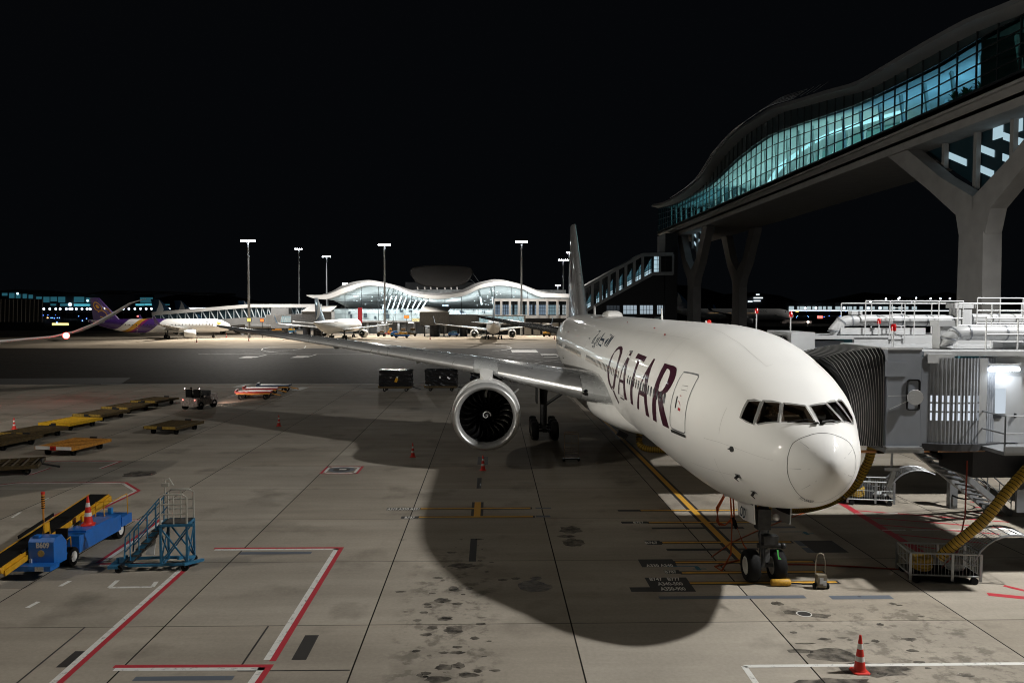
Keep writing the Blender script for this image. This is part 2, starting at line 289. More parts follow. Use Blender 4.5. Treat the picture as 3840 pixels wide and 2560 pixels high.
for mb, n, m, l in ((blk, 'black_marking', PK, 'black painted outlines and label boxes on the stand'), (yel, 'yellow_marking', PY, 'yellow lead-in line and stop bars on the stand'), (whi, 'white_marking', PW_, 'white painted lines on apron and service road'), (red, 'red_marking', PR, 'red painted stand outlines and hatching'), (sla, 'overpainted_marking', PB, 'slate grey painted-over bars'), (tea, 'teal_marking', PT, 'teal arrow marks near the nose wheel'), (drk, 'pavement_patch', PD, 'dark pavement patches, covers and sealed joints'), (ltr, 'stand_lettering', PW_, 'aircraft type lettering by the stop bars')):
    struct(mb.build(n, m), l)
# oil stains with shapes of their own
def stain_mat():
    m = bpy.data.materials.new('oil_stain'); m.use_nodes = True; N, L = m.node_tree.nodes, m.node_tree.links; p = N['Principled BSDF']; p.inputs['Base Color'].default_value = (.03, .026, .022, 1); p.inputs['Roughness'].default_value = .5
    g = N.new('ShaderNodeNewGeometry'); n = N.new('ShaderNodeTexNoise'); n.inputs['Scale'].default_value = 3; n.inputs['Detail'].default_value = 7; L.new(g.outputs['Position'], n.inputs[0])
    r = N.new('ShaderNodeMapRange'); r.inputs[1].default_value = .35; r.inputs[2].default_value = .75; r.inputs[3].default_value = .28; r.inputs[4].default_value = .85; L.new(n.outputs[0], r.inputs[0]); L.new(r.outputs[0], p.inputs['Alpha']); return m
st = MB(); rnd = random.Random(3)
def blob(c, rx, ry, z): ph = [rnd.uniform(.72, 1.12) for _ in range(18)]; poly(st, [(c.x+rx*ph[k]*cos(2*pi*k/18), c.y+ry*ph[k]*sin(2*pi*k/18)) for k in range(18)], z)
zz = .0041
for x, y, rx, ry in ((2140, 1985, .5, .6), (2150, 2032, .45, .6), (2000, 2195, .6, .6), (2010, 2168, .22, .2), (1936, 2168, .16, .14), (1660, 2250, .3, .2), (1700, 2360, .3, .35), (1622, 2352, .18, .15), (1665, 2500, .25, .2), (1720, 2495, .2, .2), (1575, 2530, .09, .09), (2917, 2262, .2, .2), (2970, 2295, .3, .2), (3070, 2307, .4, .2), (3120, 2455, .75, .5), (3000, 2440, .4, .15), (3280, 2510, .9, .5), (3140, 2560, 1.1, .3), (3090, 2395, .2, .1), (1730, 2120, .5, .3), (530, 1776, 1.0, .9), (2125, 2010, .4, .2), (1700, 2205, .2, .2), (1760, 2205, .15, .15), (1590, 2295, .14, .1), (1668, 2320, .25, .15), (1716, 2425, .15, .1), (1755, 2530, .3, .15), (1640, 2545, .35, .2), (1560, 2440, .12, .1), (2975, 2370, .12, .08), (3020, 2412, .3, .06), (3160, 2390, .2, .06)):
    blob(G(x, y), rx, ry, zz); zz += .00004
for k in range(80):
    if k % 3: x = rnd.gauss(-1.2, .8); y = rnd.uniform(19, 33)
    else: x = rnd.gauss(11.5, 1.2); y = rnd.uniform(17, 26)
    r = rnd.uniform(.02, .12); blob(V((x, y, 0)), r*rnd.uniform(1, 2.2), r, zz); zz += .00001
so = st.build('oil_stains', stain_mat()); so['kind'] = 'stuff'; so['label'] = 'dark oil and rubber stains on the concrete'
# ================================================================ the big airliner on the stand
LETTERS={
'Q':[([(19.93,-1.754),(20.57,-1.728),(21.06,-1.660),(21.42,-1.566),(21.58,-1.491),(21.68,-1.396),(21.67,-1.306),(21.55,-1.220),(21.29,-1.120),(21.11,-1.054),(20.82,-0.998),(20.30,-0.976),(19.79,-0.983),(19.31,-1.018),(18.92,-1.080),(18.75,-1.151),(18.67,-1.245),(18.61,-1.336),(18.54,-1.410),(18.64,-1.488),(18.75,-1.573),(18.94,-1.640),(19.43,-1.729)],[(19.98,-1.689),(20.18,-1.672),(20.53,-1.635),(20.84,-1.550),(21.02,-1.476),(21.06,-1.381),(21.11,-1.302),(21.07,-1.218),(21.02,-1.123),(20.76,-1.083),(20.52,-1.051),(20.27,-1.037),(19.96,-1.049),(19.56,-1.093),(19.44,-1.116),(19.31,-1.163),(19.14,-1.264),(19.07,-1.348),(19.12,-1.441),(19.21,-1.504),(19.42,-1.594),(19.59,-1.645),(19.98,-1.689)]),
 ([(19.91,-1.750),(19.39,-1.858),(19.00,-1.952)],[(19.42,-1.725),(18.92,-1.824),(18.45,-1.895)])],
'A1':[([(16.87,-0.991),(17.00,-1.052),(17.08,-1.154),(16.81,-1.254),(16.67,-1.332),(16.56,-1.415),(16.43,-1.525),(16.26,-1.619),(16.26,-1.755)],[(16.56,-0.993),(16.48,-1.053),(16.37,-1.153),(16.28,-1.234),(16.14,-1.318),(16.04,-1.401),(15.89,-1.515),(15.73,-1.601),(15.47,-1.750)]),
 ([(17.09,-1.162),(17.20,-1.233),(17.37,-1.343),(17.46,-1.433),(17.70,-1.542),(17.91,-1.644),(18.09,-1.740)],[(16.78,-1.185),(16.89,-1.241),(17.09,-1.328),(17.12,-1.387),(17.42,-1.534),(17.52,-1.632),(17.71,-1.738)]),
 ([(17.35,-1.481),(16.35,-1.473)],[(17.47,-1.528),(16.27,-1.520)])],
'T':[([(15.15,-1.006),(14.43,-1.010),(13.69,-1.014),(12.96,-1.019)],[(15.12,-1.092),(14.40,-1.088),(13.72,-1.090),(12.98,-1.103)]),
 ([(14.44,-1.083),(14.32,-1.178),(14.29,-1.283),(14.31,-1.373),(14.39,-1.449),(14.47,-1.532),(14.47,-1.619),(14.54,-1.759)],[(13.81,-1.085),(13.84,-1.166),(13.82,-1.263),(13.81,-1.338),(13.83,-1.425),(13.87,-1.512),(13.86,-1.598),(13.90,-1.761)])],
'A2':[([(11.52,-1.012),(11.68,-1.132),(11.76,-1.183),(11.54,-1.305),(11.38,-1.392),(11.33,-1.480),(11.20,-1.552),(11.06,-1.674),(11.07,-1.781)],[(11.21,-1.013),(11.11,-1.121),(11.04,-1.177),(10.91,-1.287),(10.82,-1.374),(10.73,-1.459),(10.57,-1.541),(10.43,-1.655),(10.33,-1.780)]),
 ([(11.78,-1.184),(12.01,-1.292),(12.16,-1.363),(12.34,-1.455),(12.46,-1.518),(12.64,-1.604),(12.79,-1.677),(12.97,-1.769)],[(11.60,-1.220),(11.75,-1.305),(11.92,-1.369),(12.08,-1.447),(12.20,-1.509),(12.23,-1.576),(12.31,-1.658),(12.55,-1.767)]),
 ([(12.29,-1.483),(11.18,-1.475)],[(12.22,-1.543),(11.13,-1.542)])],
'R':[([(9.42,-1.025),(9.41,-1.128),(9.44,-1.233),(9.51,-1.317),(9.56,-1.381),(9.55,-1.490),(9.57,-1.582),(9.60,-1.675),(9.66,-1.782)],[(8.73,-1.076),(8.81,-1.184),(8.88,-1.256),(8.86,-1.336),(8.87,-1.391),(8.91,-1.465),(8.94,-1.556),(8.93,-1.645),(9.03,-1.778)]),
 ([(9.42,-1.025),(8.71,-1.020),(8.09,-1.012),(7.77,-1.018),(7.56,-1.044),(7.36,-1.105),(7.30,-1.184),(7.41,-1.271),(7.64,-1.337),(7.88,-1.370),(8.36,-1.406),(8.84,-1.423)],[(8.78,-1.079),(8.66,-1.075),(8.40,-1.077),(8.22,-1.092),(8.10,-1.117),(8.04,-1.140),(7.98,-1.213),(8.09,-1.298),(8.29,-1.346),(8.45,-1.365),(8.65,-1.375),(8.89,-1.373)]),
 ([(8.78,-1.411),(8.67,-1.455),(8.64,-1.513),(8.46,-1.594),(8.25,-1.690),(8.10,-1.772)],[(8.13,-1.381),(8.10,-1.430),(7.91,-1.498),(7.68,-1.580),(7.43,-1.659),(7.23,-1.762)])],
'ar':[([(24.55,-0.813),(24.75,-0.855),(24.61,-0.940),(24.53,-1.007),(24.45,-1.077)],[(24.46,-0.816),(24.33,-0.867),(24.27,-0.941),(24.23,-1.005),(24.30,-1.071)]),
 ([(25.07,-0.810),(25.24,-0.855),(25.06,-0.929),(25.02,-0.999),(25.00,-1.075)],[(24.97,-0.812),(24.88,-0.861),(24.69,-0.930),(24.69,-0.996),(24.82,-1.068)]),
 ([(25.52,-0.891),(25.91,-0.933),(26.00,-0.977),(25.92,-1.028)],[(25.45,-0.892),(25.34,-0.949),(25.34,-0.990),(25.40,-1.029)]),
 ([(25.65,-1.023),(25.49,-1.073)],[(25.46,-1.023),(25.34,-1.069)]),
 ([(26.25,-0.798),(26.09,-0.839)],[(26.04,-0.798),(25.87,-0.839)]),
 ([(25.78,-0.797),(25.66,-0.840)],[(25.57,-0.797),(25.45,-0.840)]),
 ([(31.48,-0.775),(31.36,-0.816)],[(31.22,-0.775),(31.10,-0.816)]),
 ([(31.02,-0.775),(30.93,-0.819)],[(30.77,-0.775),(30.67,-0.819)]),
 ([(30.11,-1.137),(30.09,-1.171)],[(29.86,-1.135),(29.83,-1.169)]),
 ([(29.75,-1.134),(29.74,-1.174)],[(29.50,-1.133),(29.49,-1.172)]),
 ([(28.58,-0.792),(28.67,-0.848),(28.47,-0.932),(28.37,-0.983),(28.29,-1.061)],[(28.47,-0.795),(28.30,-0.855),(28.16,-0.924),(28.02,-0.978),(28.05,-1.057)]),
 ([(28.22,-0.932),(27.52,-0.929),(26.86,-0.931)],[(28.16,-0.980),(27.40,-0.986),(26.67,-0.988)]),
 ([(26.79,-0.965),(26.71,-1.010),(26.63,-1.070)],[(26.83,-0.936),(26.49,-0.996),(26.47,-1.061)]),
 ([(28.38,-1.062),(26.75,-1.066)],[(28.31,-1.075),(26.36,-1.109)]),
 ([(28.95,-1.096),(27.85,-1.098)],[(28.76,-1.107),(27.88,-1.109)]),
 ([(28.96,-0.899),(29.17,-0.943),(29.10,-0.999),(28.96,-1.072)],[(28.85,-0.901),(28.85,-0.946),(28.76,-0.997),(28.71,-1.068)]),
 ([(29.54,-0.931),(29.77,-0.964),(29.61,-1.010),(29.50,-1.067),(29.09,-1.188)],[(29.43,-0.932),(29.38,-0.965),(29.29,-1.013),(29.28,-1.063),(28.87,-1.170)]),
 ([(30.70,-0.829),(30.83,-0.880),(30.89,-0.934),(31.18,-1.005),(31.12,-1.060)],[(30.61,-0.830),(30.54,-0.884),(30.56,-0.941),(30.92,-1.000),(30.82,-1.055)]),
 ([(30.78,-0.936),(30.72,-0.998),(30.55,-1.062)],[(30.55,-0.937),(30.39,-1.000),(30.36,-1.055)]),
 ([(31.12,-1.060),(29.57,-1.061)],[(31.05,-1.070),(29.51,-1.072)]),
 ([(31.17,-1.083),(30.50,-1.079)],[(31.07,-1.099),(30.43,-1.100)]),
 ([(30.17,-1.081),(29.52,-1.081)],[(30.04,-1.101),(29.42,-1.101)])],
}
PANES={
'win_frame':[(2.72,-0.784),(2.60,-0.716),(2.33,-0.567),(2.10,-0.407),(1.85,-0.170),(1.72,0.108),(0.87,0.018),(1.03,-0.398),(1.36,-0.688),(1.56,-0.811),(1.76,-0.936),(1.99,-1.066),(2.28,-1.092),(2.56,-1.110),(2.57,-1.060),(2.64,-0.920)],
'pane1':[(1.96,-0.374),(1.78,-0.176),(1.70,0.067),(1.29,0.017),(0.94,-0.041),(1.09,-0.397),(1.39,-0.653),(1.67,-0.500)],
'pane2':[(2.34,-0.623),(2.18,-0.521),(2.05,-0.420),(1.75,-0.546),(1.48,-0.706),(1.70,-0.848),(1.93,-0.996),(1.98,-0.989),(2.13,-0.808)],
'pane3':[(2.69,-0.803),(2.56,-0.732),(2.43,-0.666),(2.21,-0.847),(2.05,-1.050),(2.30,-1.077),(2.53,-1.091),(2.61,-0.947)],
'post':[(1.73,0.106),(0.87,0.018)],
'door':[(6.82,-1.034),(6.21,-0.999),(5.64,-0.972),(5.55,-0.980),(5.51,-1.101),(5.50,-1.284),(5.49,-1.412),(5.49,-1.572),(5.53,-1.690),(5.67,-1.710),(6.33,-1.724),(6.92,-1.730),(7.03,-1.693),(6.97,-1.570),(6.95,-1.413),(6.90,-1.250),(6.87,-1.116)],
'sill':[(7.00,-1.752),(5.50,-1.726)],
'handle':[(6.54,-1.324),(6.54,-1.465)],
'dwin':[(6.36,-1.175),(5.89,-1.149),(5.84,-1.197),(6.35,-1.223)],
'radome':[(0.76,0.946),(0.67,0.511),(0.62,0.085),(0.62,-0.437),(0.68,-0.911),(0.64,-1.259),(0.63,-1.594),(0.67,-2.002),(0.72,-2.329),(0.82,-2.676),(0.96,-3.032)],
'vane':[(2.56,-1.637),(2.74,-1.661)],
'pit1':[(2.70,-2.094)],
'pit2':[(2.52,-2.409)],
'winrow':[(7.85,-1.419),(8.43,-1.426),(9.05,-1.431),(9.57,-1.430),(10.13,-1.433),(17.46,-1.295),(20.23,-1.324),(23.85,-1.368),(29.82,-1.378)],
'nosetext':[(0.92,-2.717),(0.86,-2.897),(0.85,3.068)],
'door2':[(33.99,-1.010),(32.90,-1.009),(32.74,-1.304),(33.11,-1.413),(33.29,-1.744),(32.06,-1.724)],
'doorx':[(17.44,-1.061),(16.36,-1.066),(17.39,-1.723),(16.35,-1.780)],
'beacon':[(13.13,0.061)],
'dome':[(47.37,0.061),(38.36,0.061)],
'ant':[(22.81,0.061)],
'seam':[(12.78,-0.289),(9.32,-0.290),(6.65,-0.311),(3.61,-0.259),(3.64,-0.166)],
}
def pch(xs, ys):
    n = len(xs); h = [xs[i+1]-xs[i] for i in range(n-1)]; d = [(ys[i+1]-ys[i])/h[i] for i in range(n-1)]; m = [d[0]]+[0]*(n-2)+[d[-1]]
    for k in range(1, n-1):
        if d[k-1]*d[k] > 0: a = 2*h[k]+h[k-1]; b = h[k]+2*h[k-1]; m[k] = (a+b)/(a/d[k-1]+b/d[k])
    def f(x):
        i = max(0, min(n-2, next((j for j in range(n-1) if x < xs[j+1]), n-2))); t = (x-xs[i])/h[i]
        return ys[i]*(1+2*t)*(1-t)**2+m[i]*h[i]*t*(1-t)**2+ys[i+1]*t*t*(3-2*t)+m[i+1]*h[i]*t*t*(t-1)
    return f
FY = [0, .12, .4, .8, 1.3, 1.9, 2.6, 3.5, 4.5, 6, 8, 10.5, 14, 48, 52, 56, 60, 64, 68, 71, 73]
FT = [5.0, 5.33, 5.66, 5.97, 6.27, 6.579, 7.016, 7.553, 7.882, 8.329, 8.629, 8.721, 8.721, 8.721, 8.72, 8.70, 8.62, 8.45, 8.2, 7.95, 7.7]
FB = [5.0, 4.607, 4.235, 3.9, 3.561, 3.379, 3.194, 2.982, 2.774, 2.546, 2.51, 2.518, 2.518, 2.518, 2.62, 3.05, 3.75, 4.6, 5.55, 6.35, 7.0]
FW = [0.0, 0.378, 0.757, 1.116, 1.436, 1.691, 1.973, 2.326, 2.602, 2.797, 2.982, 3.053, 3.053, 3.053, 3.04, 2.93, 2.65, 2.2, 1.55, .95, .35]
FZ = [5.0, 5.0, 5.0, 5.02, 5.06, 5.12, 5.2, 5.3, 5.4, 5.5, 5.58, 5.6, 5.6, 5.6, 5.62, 5.7, 5.95, 6.3, 6.75, 7.1, 7.35]
_q = [sqrt(y) for y in FY]; fT, fB, fW, fZ = pch(_q, FT), pch(_q, FB), pch(_q, FW), pch(_q, FZ)
def FS(y, t, off=0):
    q = sqrt(max(y, 1e-5)); c = cos(t); z0 = fZ(q); p = V((fW(q)*sin(t), y, z0+(fT(q)-z0)*c if c > 0 else z0+(z0-fB(q))*c))
    if off:
        a = FS(y+.02, t)-p; b = FS(y, t+.02)-p; n = a.cross(b)
        if n.length < 1e-9: return p
        n.normalize()
        if n.dot(p-V((0, y+.4, z0))) < 0: n = -n
        p = p+n*off
    return p
PL = thing('airliner', 'large white airliner with maroon lettering parked nose-on at the stand', 'airliner', (9.42, 22, 0), .0018)
BLK = mat('black_rubber', (.006, .006, .006), .75, spec=.2, var=.2, scale=6); DK = mat('dark_gear_metal', (.045, .045, .045), .5, .6, var=.25, scale=8)
CHROME = mat('polished_metal', (.70, .70, .70), .3, .72, var=.04, scale=2); GREYM = mat('grey_paint', (.34, .35, .36), .35, .2, var=.05)
WINGM = mat('wing_grey_paint', (.50, .51, .51), .26, .25, .4, var=.05, scale=1.2); MAROON = mat('maroon_paint', (.040, .005, .016), .5, 0, .25, var=.03, spec=.15)
NAVY = mat('navy_paint', (.012, .03, .055), .5, 0, .25, var=.03, spec=.15); FRAME = mat('window_frame_grey', (.27, .265, .25), .45, .3, var=.06)
CABIN = mat('cockpit_lining', (.055, .038, .026), .7, var=.2); SEAL = mat('door_seal_grey', (.16, .165, .17), .5, var=.05); LINE = mat('panel_line', (.10, .10, .095), .6, var=0)
# fuselage with a real cockpit cut into it
ys = [.012, .05, .12, .22, .34, .5, .7, .95, 1.25, 1.6, 2, 2.4, 2.8, 3.3, 3.9, 4.6, 5.4, 6.3, 7.3, 8.5, 10, 12]+[14+2*k for k in range(18)]+[49.5+1.5*k for k in range(16)]+[73]
NS = 112
fb = MB(); fb.loft([[FS(y, 2*pi*k/NS) for k in range(NS)] for y in ys])
fus = fb.build('fuselage', WHITE, PL, 45)
for k in ('pane1',): PANES[k] = [(y, min(t, -.05)) for y, t in PANES[k]]
cut = MB(); sections = ((1.9, 5.75, 6.2, .8), (2.4, 5.65, 6.5, 1.2), (3.2, 5.55, 6.85, 1.6), (4.4, 5.5, 7.1, 1.9))
cut.loft([[V((x, y, z)) for x, z in ((-w, z0), (w, z0), (w*.75, z1), (-w*.75, z1))] for y, z0, z1, w in sections])
for n in ('pane1', 'pane2', 'pane3'):
    for s in (1, -1):
        o_ = [FS(y, s*t, .12) for y, t in PANES[n]]; i_ = [FS(y, s*t, -.55) for y, t in PANES[n]]; cut.loft([o_, i_])
co = cut.build('cutter', CABIN, PL); bm_ = fus.modifiers.new('cut', 'BOOLEAN'); bm_.object = co; bm_.solver = 'EXACT'; bm_.use_self = True; bm_.material_mode = 'TRANSFER'
dg = bpy.context.evaluated_depsgraph_get(); dg.update(); me2 = bpy.data.meshes.new_from_object(fus.evaluated_get(dg)); fus.modifiers.clear(); fus.data = me2; bpy.data.objects.remove(co)
def wrap(name, rows, m, par, off=.006, n=10, smooth=60):
    """ribbons between two edge lines given as (distance aft, angle), laid on the skin"""
    b = MB()
    for A_, B_ in rows:
        AA, BB = [], []
        for i in range(len(A_)-1):
            k = max(1, int(math.hypot(A_[i+1][0]-A_[i][0], 3*(A_[i+1][1]-A_[i][1]))/.18))
            for j in range(k):
                f = j/k; AA.append([a+(c-a)*f for a, c in zip(A_[i], A_[i+1])]); BB.append([a+(c-a)*f for a, c in zip(B_[i], B_[i+1])])
        AA.append(A_[-1]); BB.append(B_[-1]); rr = []
        wmax = max(math.hypot(a[0]-c[0], 3*(a[1]-c[1])) for a, c in zip(AA, BB)); nn = max(1, int(wmax/.15))
        for a, c in zip(AA, BB): rr.append([FS(a[0]+(c[0]-a[0])*q/nn, a[1]+(c[1]-a[1])*q/nn, off) for q in range(nn+1)])
        b.loft(rr, False, False)
    return b.build(name, m, par, smooth)
for k, nm in (('Q', 'title_letter'), ('A1', 'title_letter'), ('T', 'title_letter'), ('A2', 'title_letter'), ('R', 'title_letter')):
    wrap(nm, LETTERS[k], MAROON, PL)
    wrap(nm, [([(y, -t) for y, t in a], [(y, -t) for y, t in b]) for a, b in LETTERS[k]], MAROON, PL) if k in 'T' else None
wrap('arabic_title', LETTERS['ar'], NAVY, PL)
def ringpath(pts, w, off, name, m, par, close=True):
    cy = sum(p[0] for p in pts)/len(pts); ct = sum(p[1] for p in pts)/len(pts); n = len(pts); out = []
    for i in range(n):
        a, b = pts[i-1], pts[(i+1) % n]; dy, dt = b[0]-a[0], (b[1]-a[1])*3; L = math.hypot(dy, dt) or 1; ny, nt = dt/L, -dy/L
        if ny*(pts[i][0]-cy)+nt*(pts[i][1]-ct)*3 < 0: ny, nt = -ny, -nt
        out.append((pts[i][0]+ny*w, pts[i][1]+nt*w/3))
    A_, B_ = list(pts), out
    if close: A_ = A_+[A_[0]]; B_ = B_+[B_[0]]
    return wrap(name, [(A_, B_)], m, par, off)
def skinpoly(pts, off, name, m, par):
    b = MB(); cy = sum(p[0] for p in pts)/len(pts); ct = sum(p[1] for p in pts)/len(pts); n = len(pts); rings = 5
    rr = [[FS(cy+(p[0]-cy)*max(k/rings, .001), ct+(p[1]-ct)*max(k/rings, .001), off) for p in pts] for k in range(rings+1)]
    b.loft(rr, True, False); return b.build(name, m, par, 40)
PGL = glass('cockpit_glass', (.72, .70, .66))
for n in ('pane1', 'pane2', 'pane3'):
    for s in (1, -1):
        P_ = [(y, s*t) for y, t in PANES[n]]; wnd = skinpoly(P_, -.03, 'cockpit_window', PGL, PL); ringpath(P_, .075 if n != 'pane1' else .055, .012 if n == 'pane2' else .016, 'window_frame', FRAME, wnd)
WARM = glow('lit_cabin_wall', (1, .84, .62), 2.2)
b = MB(); b.box((.85, 4.3, 6.55), (.62, .04, .62)); b.box((.25, 4.31, 6.62), (.25, .04, .3)); b.build('lit_doorway', WARM, PL)
b = MB(); b.box((-.95, 3.9, 6.95), (.18, .05, .05)); b.box((-.55, 2.6, 6.42), (.12, .03, .02)); b.build('cockpit_lamp', glow('warm_lamp', (1, .62, .32), 3), PL)
b = MB(); b.loft([[V((x, y, z)) for x, y, z in ((-w, y, z0-.3), (w, y, z0-.3), (w, y, z0), (-w, y, z0))] for y, z0, w in ((1.78, 5.98, .78), (2.15, 6.1, 1.1), (2.75, 6.08, 1.4))]); b.build('glare_shield', BLK, PL)
for x in (-.62, .62):
    b = MB(); b.box((x, 3.55, 6.2), (.5, .12, .8)); b.box((x, 3.3, 5.9), (.5, .5, .12)); b.build('pilot_seat', BLK, PL)
def person(name, label, loc, pose, cols, group=None, rz=0, par=None):
    """one continuous body: joints with radii grown by a skin, clothing and hair on top"""
    J, E_, R_ = pose
    me = bpy.data.meshes.new('body'); me.from_pydata(J, E_, []); o = bpy.data.objects.new('body', me); COL.objects.link(o)
    sk = o.modifiers.new('skin', 'SKIN')
    for v, r in zip(me.skin_vertices[0].data, R_): v.radius = (r, r)
    me.skin_vertices[0].data[0].use_root = True
    sb = o.modifiers.new('sub', 'SUBSURF'); sb.levels = 1; sb.render_levels = 1
    dg = bpy.context.evaluated_depsgraph_get(); dg.update(); m2 = bpy.data.meshes.new_from_object(o.evaluated_get(dg)); bpy.data.objects.remove(o)
    m2.name = name; o = bpy.data.objects.new(name, m2); COL.objects.link(o); m2.materials.clear()
    for c in cols: m2.materials.append(c)
    for p in m2.polygons:
        p.use_smooth = True; z = p.center.z; x = abs(p.center.x); p.material_index = 0 if z > pose_neck(pose) else (2 if z < pose_hip(pose) else 1)
    o.location = loc; o.rotation_euler = (0, 0, rz); tag(o, label, 'person', group); return o
def pose_neck(p): return p[0][2][2]
def pose_hip(p): return p[0][0][2]-.02
def seated(arm=1):     # pelvis at the origin, facing -Y
    J = [(0, 0, .1), (0, .03, .38), (0, .02, .56), (0, -.01, .66), (0, -.02, .74), (.19, .02, .5), (-.19, .02, .5), (.25, -.12, .26), (-.25, -.12, .26), (.17, -.38, .3), (-.17, -.38, .3), (.1, -.05, .08), (-.1, -.05, .08), (.12, -.46, .1), (-.12, -.46, .1), (.12, -.5, -.33), (-.12, -.5, -.33), (.12, -.62, -.38), (-.12, -.62, -.38)]
    E_ = [(0, 1), (1, 2), (2, 3), (3, 4), (1, 5), (1, 6), (5, 7), (6, 8), (7, 9), (8, 10), (0, 11), (0, 12), (11, 13), (12, 14), (13, 15), (14, 16), (15, 17), (16, 18)]
    return J, E_, [.15, .16, .06, .095, .085, .07, .07, .05, .05, .035, .035, .1, .1, .075, .075, .05, .05, .04, .04]
def standing(lean=0):
    J = [(0, 0, .95), (0, 0, 1.3), (0, 0, 1.5), (0, -.02, 1.6), (0, -.02, 1.68), (.2, 0, 1.42), (-.2, 0, 1.42), (.27, -.04, 1.12), (-.27, -.04, 1.12), (.27, -.2, .93), (-.27, -.14, .9), (.1, 0, .9), (-.1, 0, .9), (.13, -.06, .5), (-.12, .04, .5), (.14, 0, .08), (-.12, .12, .09), (.15, -.14, .04), (-.12, 0, .04)]
    return J, seated()[1], [.14, .16, .055, .095, .085, .065, .065, .048, .048, .033, .033, .09, .09, .07, .07, .048, .048, .04, .04]
SKIN = mat('skin', (.30, .17, .11), .5, var=.05); SHIRT = mat('white_shirt', (.55, .55, .53), .8, var=.05); TROUS = mat('dark_trousers', (.02, .02, .025), .8); HAIR = mat('dark_hair', (.012, .01, .008), .6)
def add_hair(p, m=HAIR, z=.72, y=0):
    b = MB(); b.sphere((0, y, z), .112, 12, 8, (.9, 1, .8)); b.build('hair', m, p, 60)
for x, l in ((-.62, 'pilot in white shirt behind the lit cockpit pane left of the centre post'), (.62, 'pilot in white shirt behind the cockpit pane right of the centre post')):
    q = person('person', l, (9.42+x, 22+3.25, 5.98), seated(), (SKIN, SHIRT, TROUS), 'pilots in the cockpit'); add_hair(q)
l = bpy.data.lights.new('cockpit_light', 'POINT'); l.energy = 26; l.color = (1, .7, .42); l.shadow_soft_size = .1; lo = bpy.data.objects.new('cockpit_light', l); COL.objects.link(lo); lo.location = (9.42+.3, 22+3.9, 7.0)
# radome seam, strips, probes, wipers
R_ = PANES['radome']; full = R_+[(y, -t) for y, t in reversed(R_)]
cen = [(y, t) for y, t in R_ if t < 0]; cen = [(.62, 0)]+[(y, t) for y, t in cen]+[(.95, -3.1416)]
seamA = cen+[(y, 2*pi-abs(t)-2*pi if False else -t) for y, t in reversed(cen[:-1])]
def arc(a, b): return a
seam = [(y, t) for y, t in cen]; seamB = [(y+.014, t) for y, t in cen]
wrap('radome_seam', [(seam, seamB), ([(y, -t) for y, t in seam], [(y, -t) for y, t in seamB])], LINE, PL, .003)
for t in (.35, -.75, -1.75, -2.5, 1.1, 2.0): wrap('lightning_strip', [([(.2, t), (.6, t)], [(.2, t+.02), (.6, t+.009)])], WINGM, PL, .003)
for y in (9.5, 12.9): wrap('skin_seam', [([(y, -1.3+.05*k) for k in range(27)], [(y+.012, -1.3+.05*k) for k in range(27)])], mat('faint_seam', (.42, .41, .39), .5, var=0), PL, .003)
def line_on(name, pts, w, m, off=.003): return wrap(name, [(pts, [(y+w*.7, t+w*.25) for y, t in pts])], m, PL, off)
fs_ = MT['faint_seam']
for pts in ([(12.8, -.29), (9.3, -.29), (6.6, -.31), (3.6, -.26)], [(3.6, -.26), (3.64, -.16)], [(4.0, -1.65), (3.2, -1.62), (1.0, -1.6)], [(3.2, -1.1), (3.2, -1.5)], [(20, -.6), (14, -.6), (9, -.6)], [(45, -.55), (26, -.55)], [(6, -2.1), (3, -2.1)], [(3.6, -1.9), (3.6, -2.3)]): line_on('skin_seam', pts, .012, fs_)
for y, t in (PANES['pit1'][0], PANES['pit2'][0], (PANES['pit1'][0][0], -PANES['pit1'][0][1]), (PANES['pit2'][0][0], -PANES['pit2'][0][1])):
    b = MB(); p = FS(y, t, 0); q = FS(y, t, .13); b.bar(p, q+V((0, -.02, 0)), .035, .09); b.cyl(q+V((0, .05, 0)), q+V((0, -.32, -.02)), .02, .012, 8); b.build('pitot_probe', DK, PL)
    wrap('probe_plate', [([(y-.12, t-.035), (y+.12, t-.035)], [(y-.12, t+.035), (y+.12, t+.035)])], SEAL, PL, .004)
for s in (1, -1):
    y, t = 2.62, -1.65*s; b = MB(); b.cyl(FS(y, t, 0), FS(y, t, .03), .09, None, 16); b.bar(FS(y, t, .03)+V((0, .0, 0)), FS(y, t, .05)+V((-.02*s, .22, -.02)), .02, .04); b.build('airflow_vane', DK, PL)
b = MB(); b.tube([FS(1.0, -.06, .05), FS(1.08, -.2, .06), FS(1.15, -.42, .05), FS(1.24, -.58, .04)], .016); b.box(FS(.93, -.06, .05), (.12, .1, .05)); b.build('wiper', DK, PL)
b = MB(); b.tube([FS(1.0, .1, .05), FS(1.1, .34, .06), FS(1.2, .55, .05)], .016); b.box(FS(.95, .12, .05), (.08, .08, .05)); b.build('wiper', DK, PL)
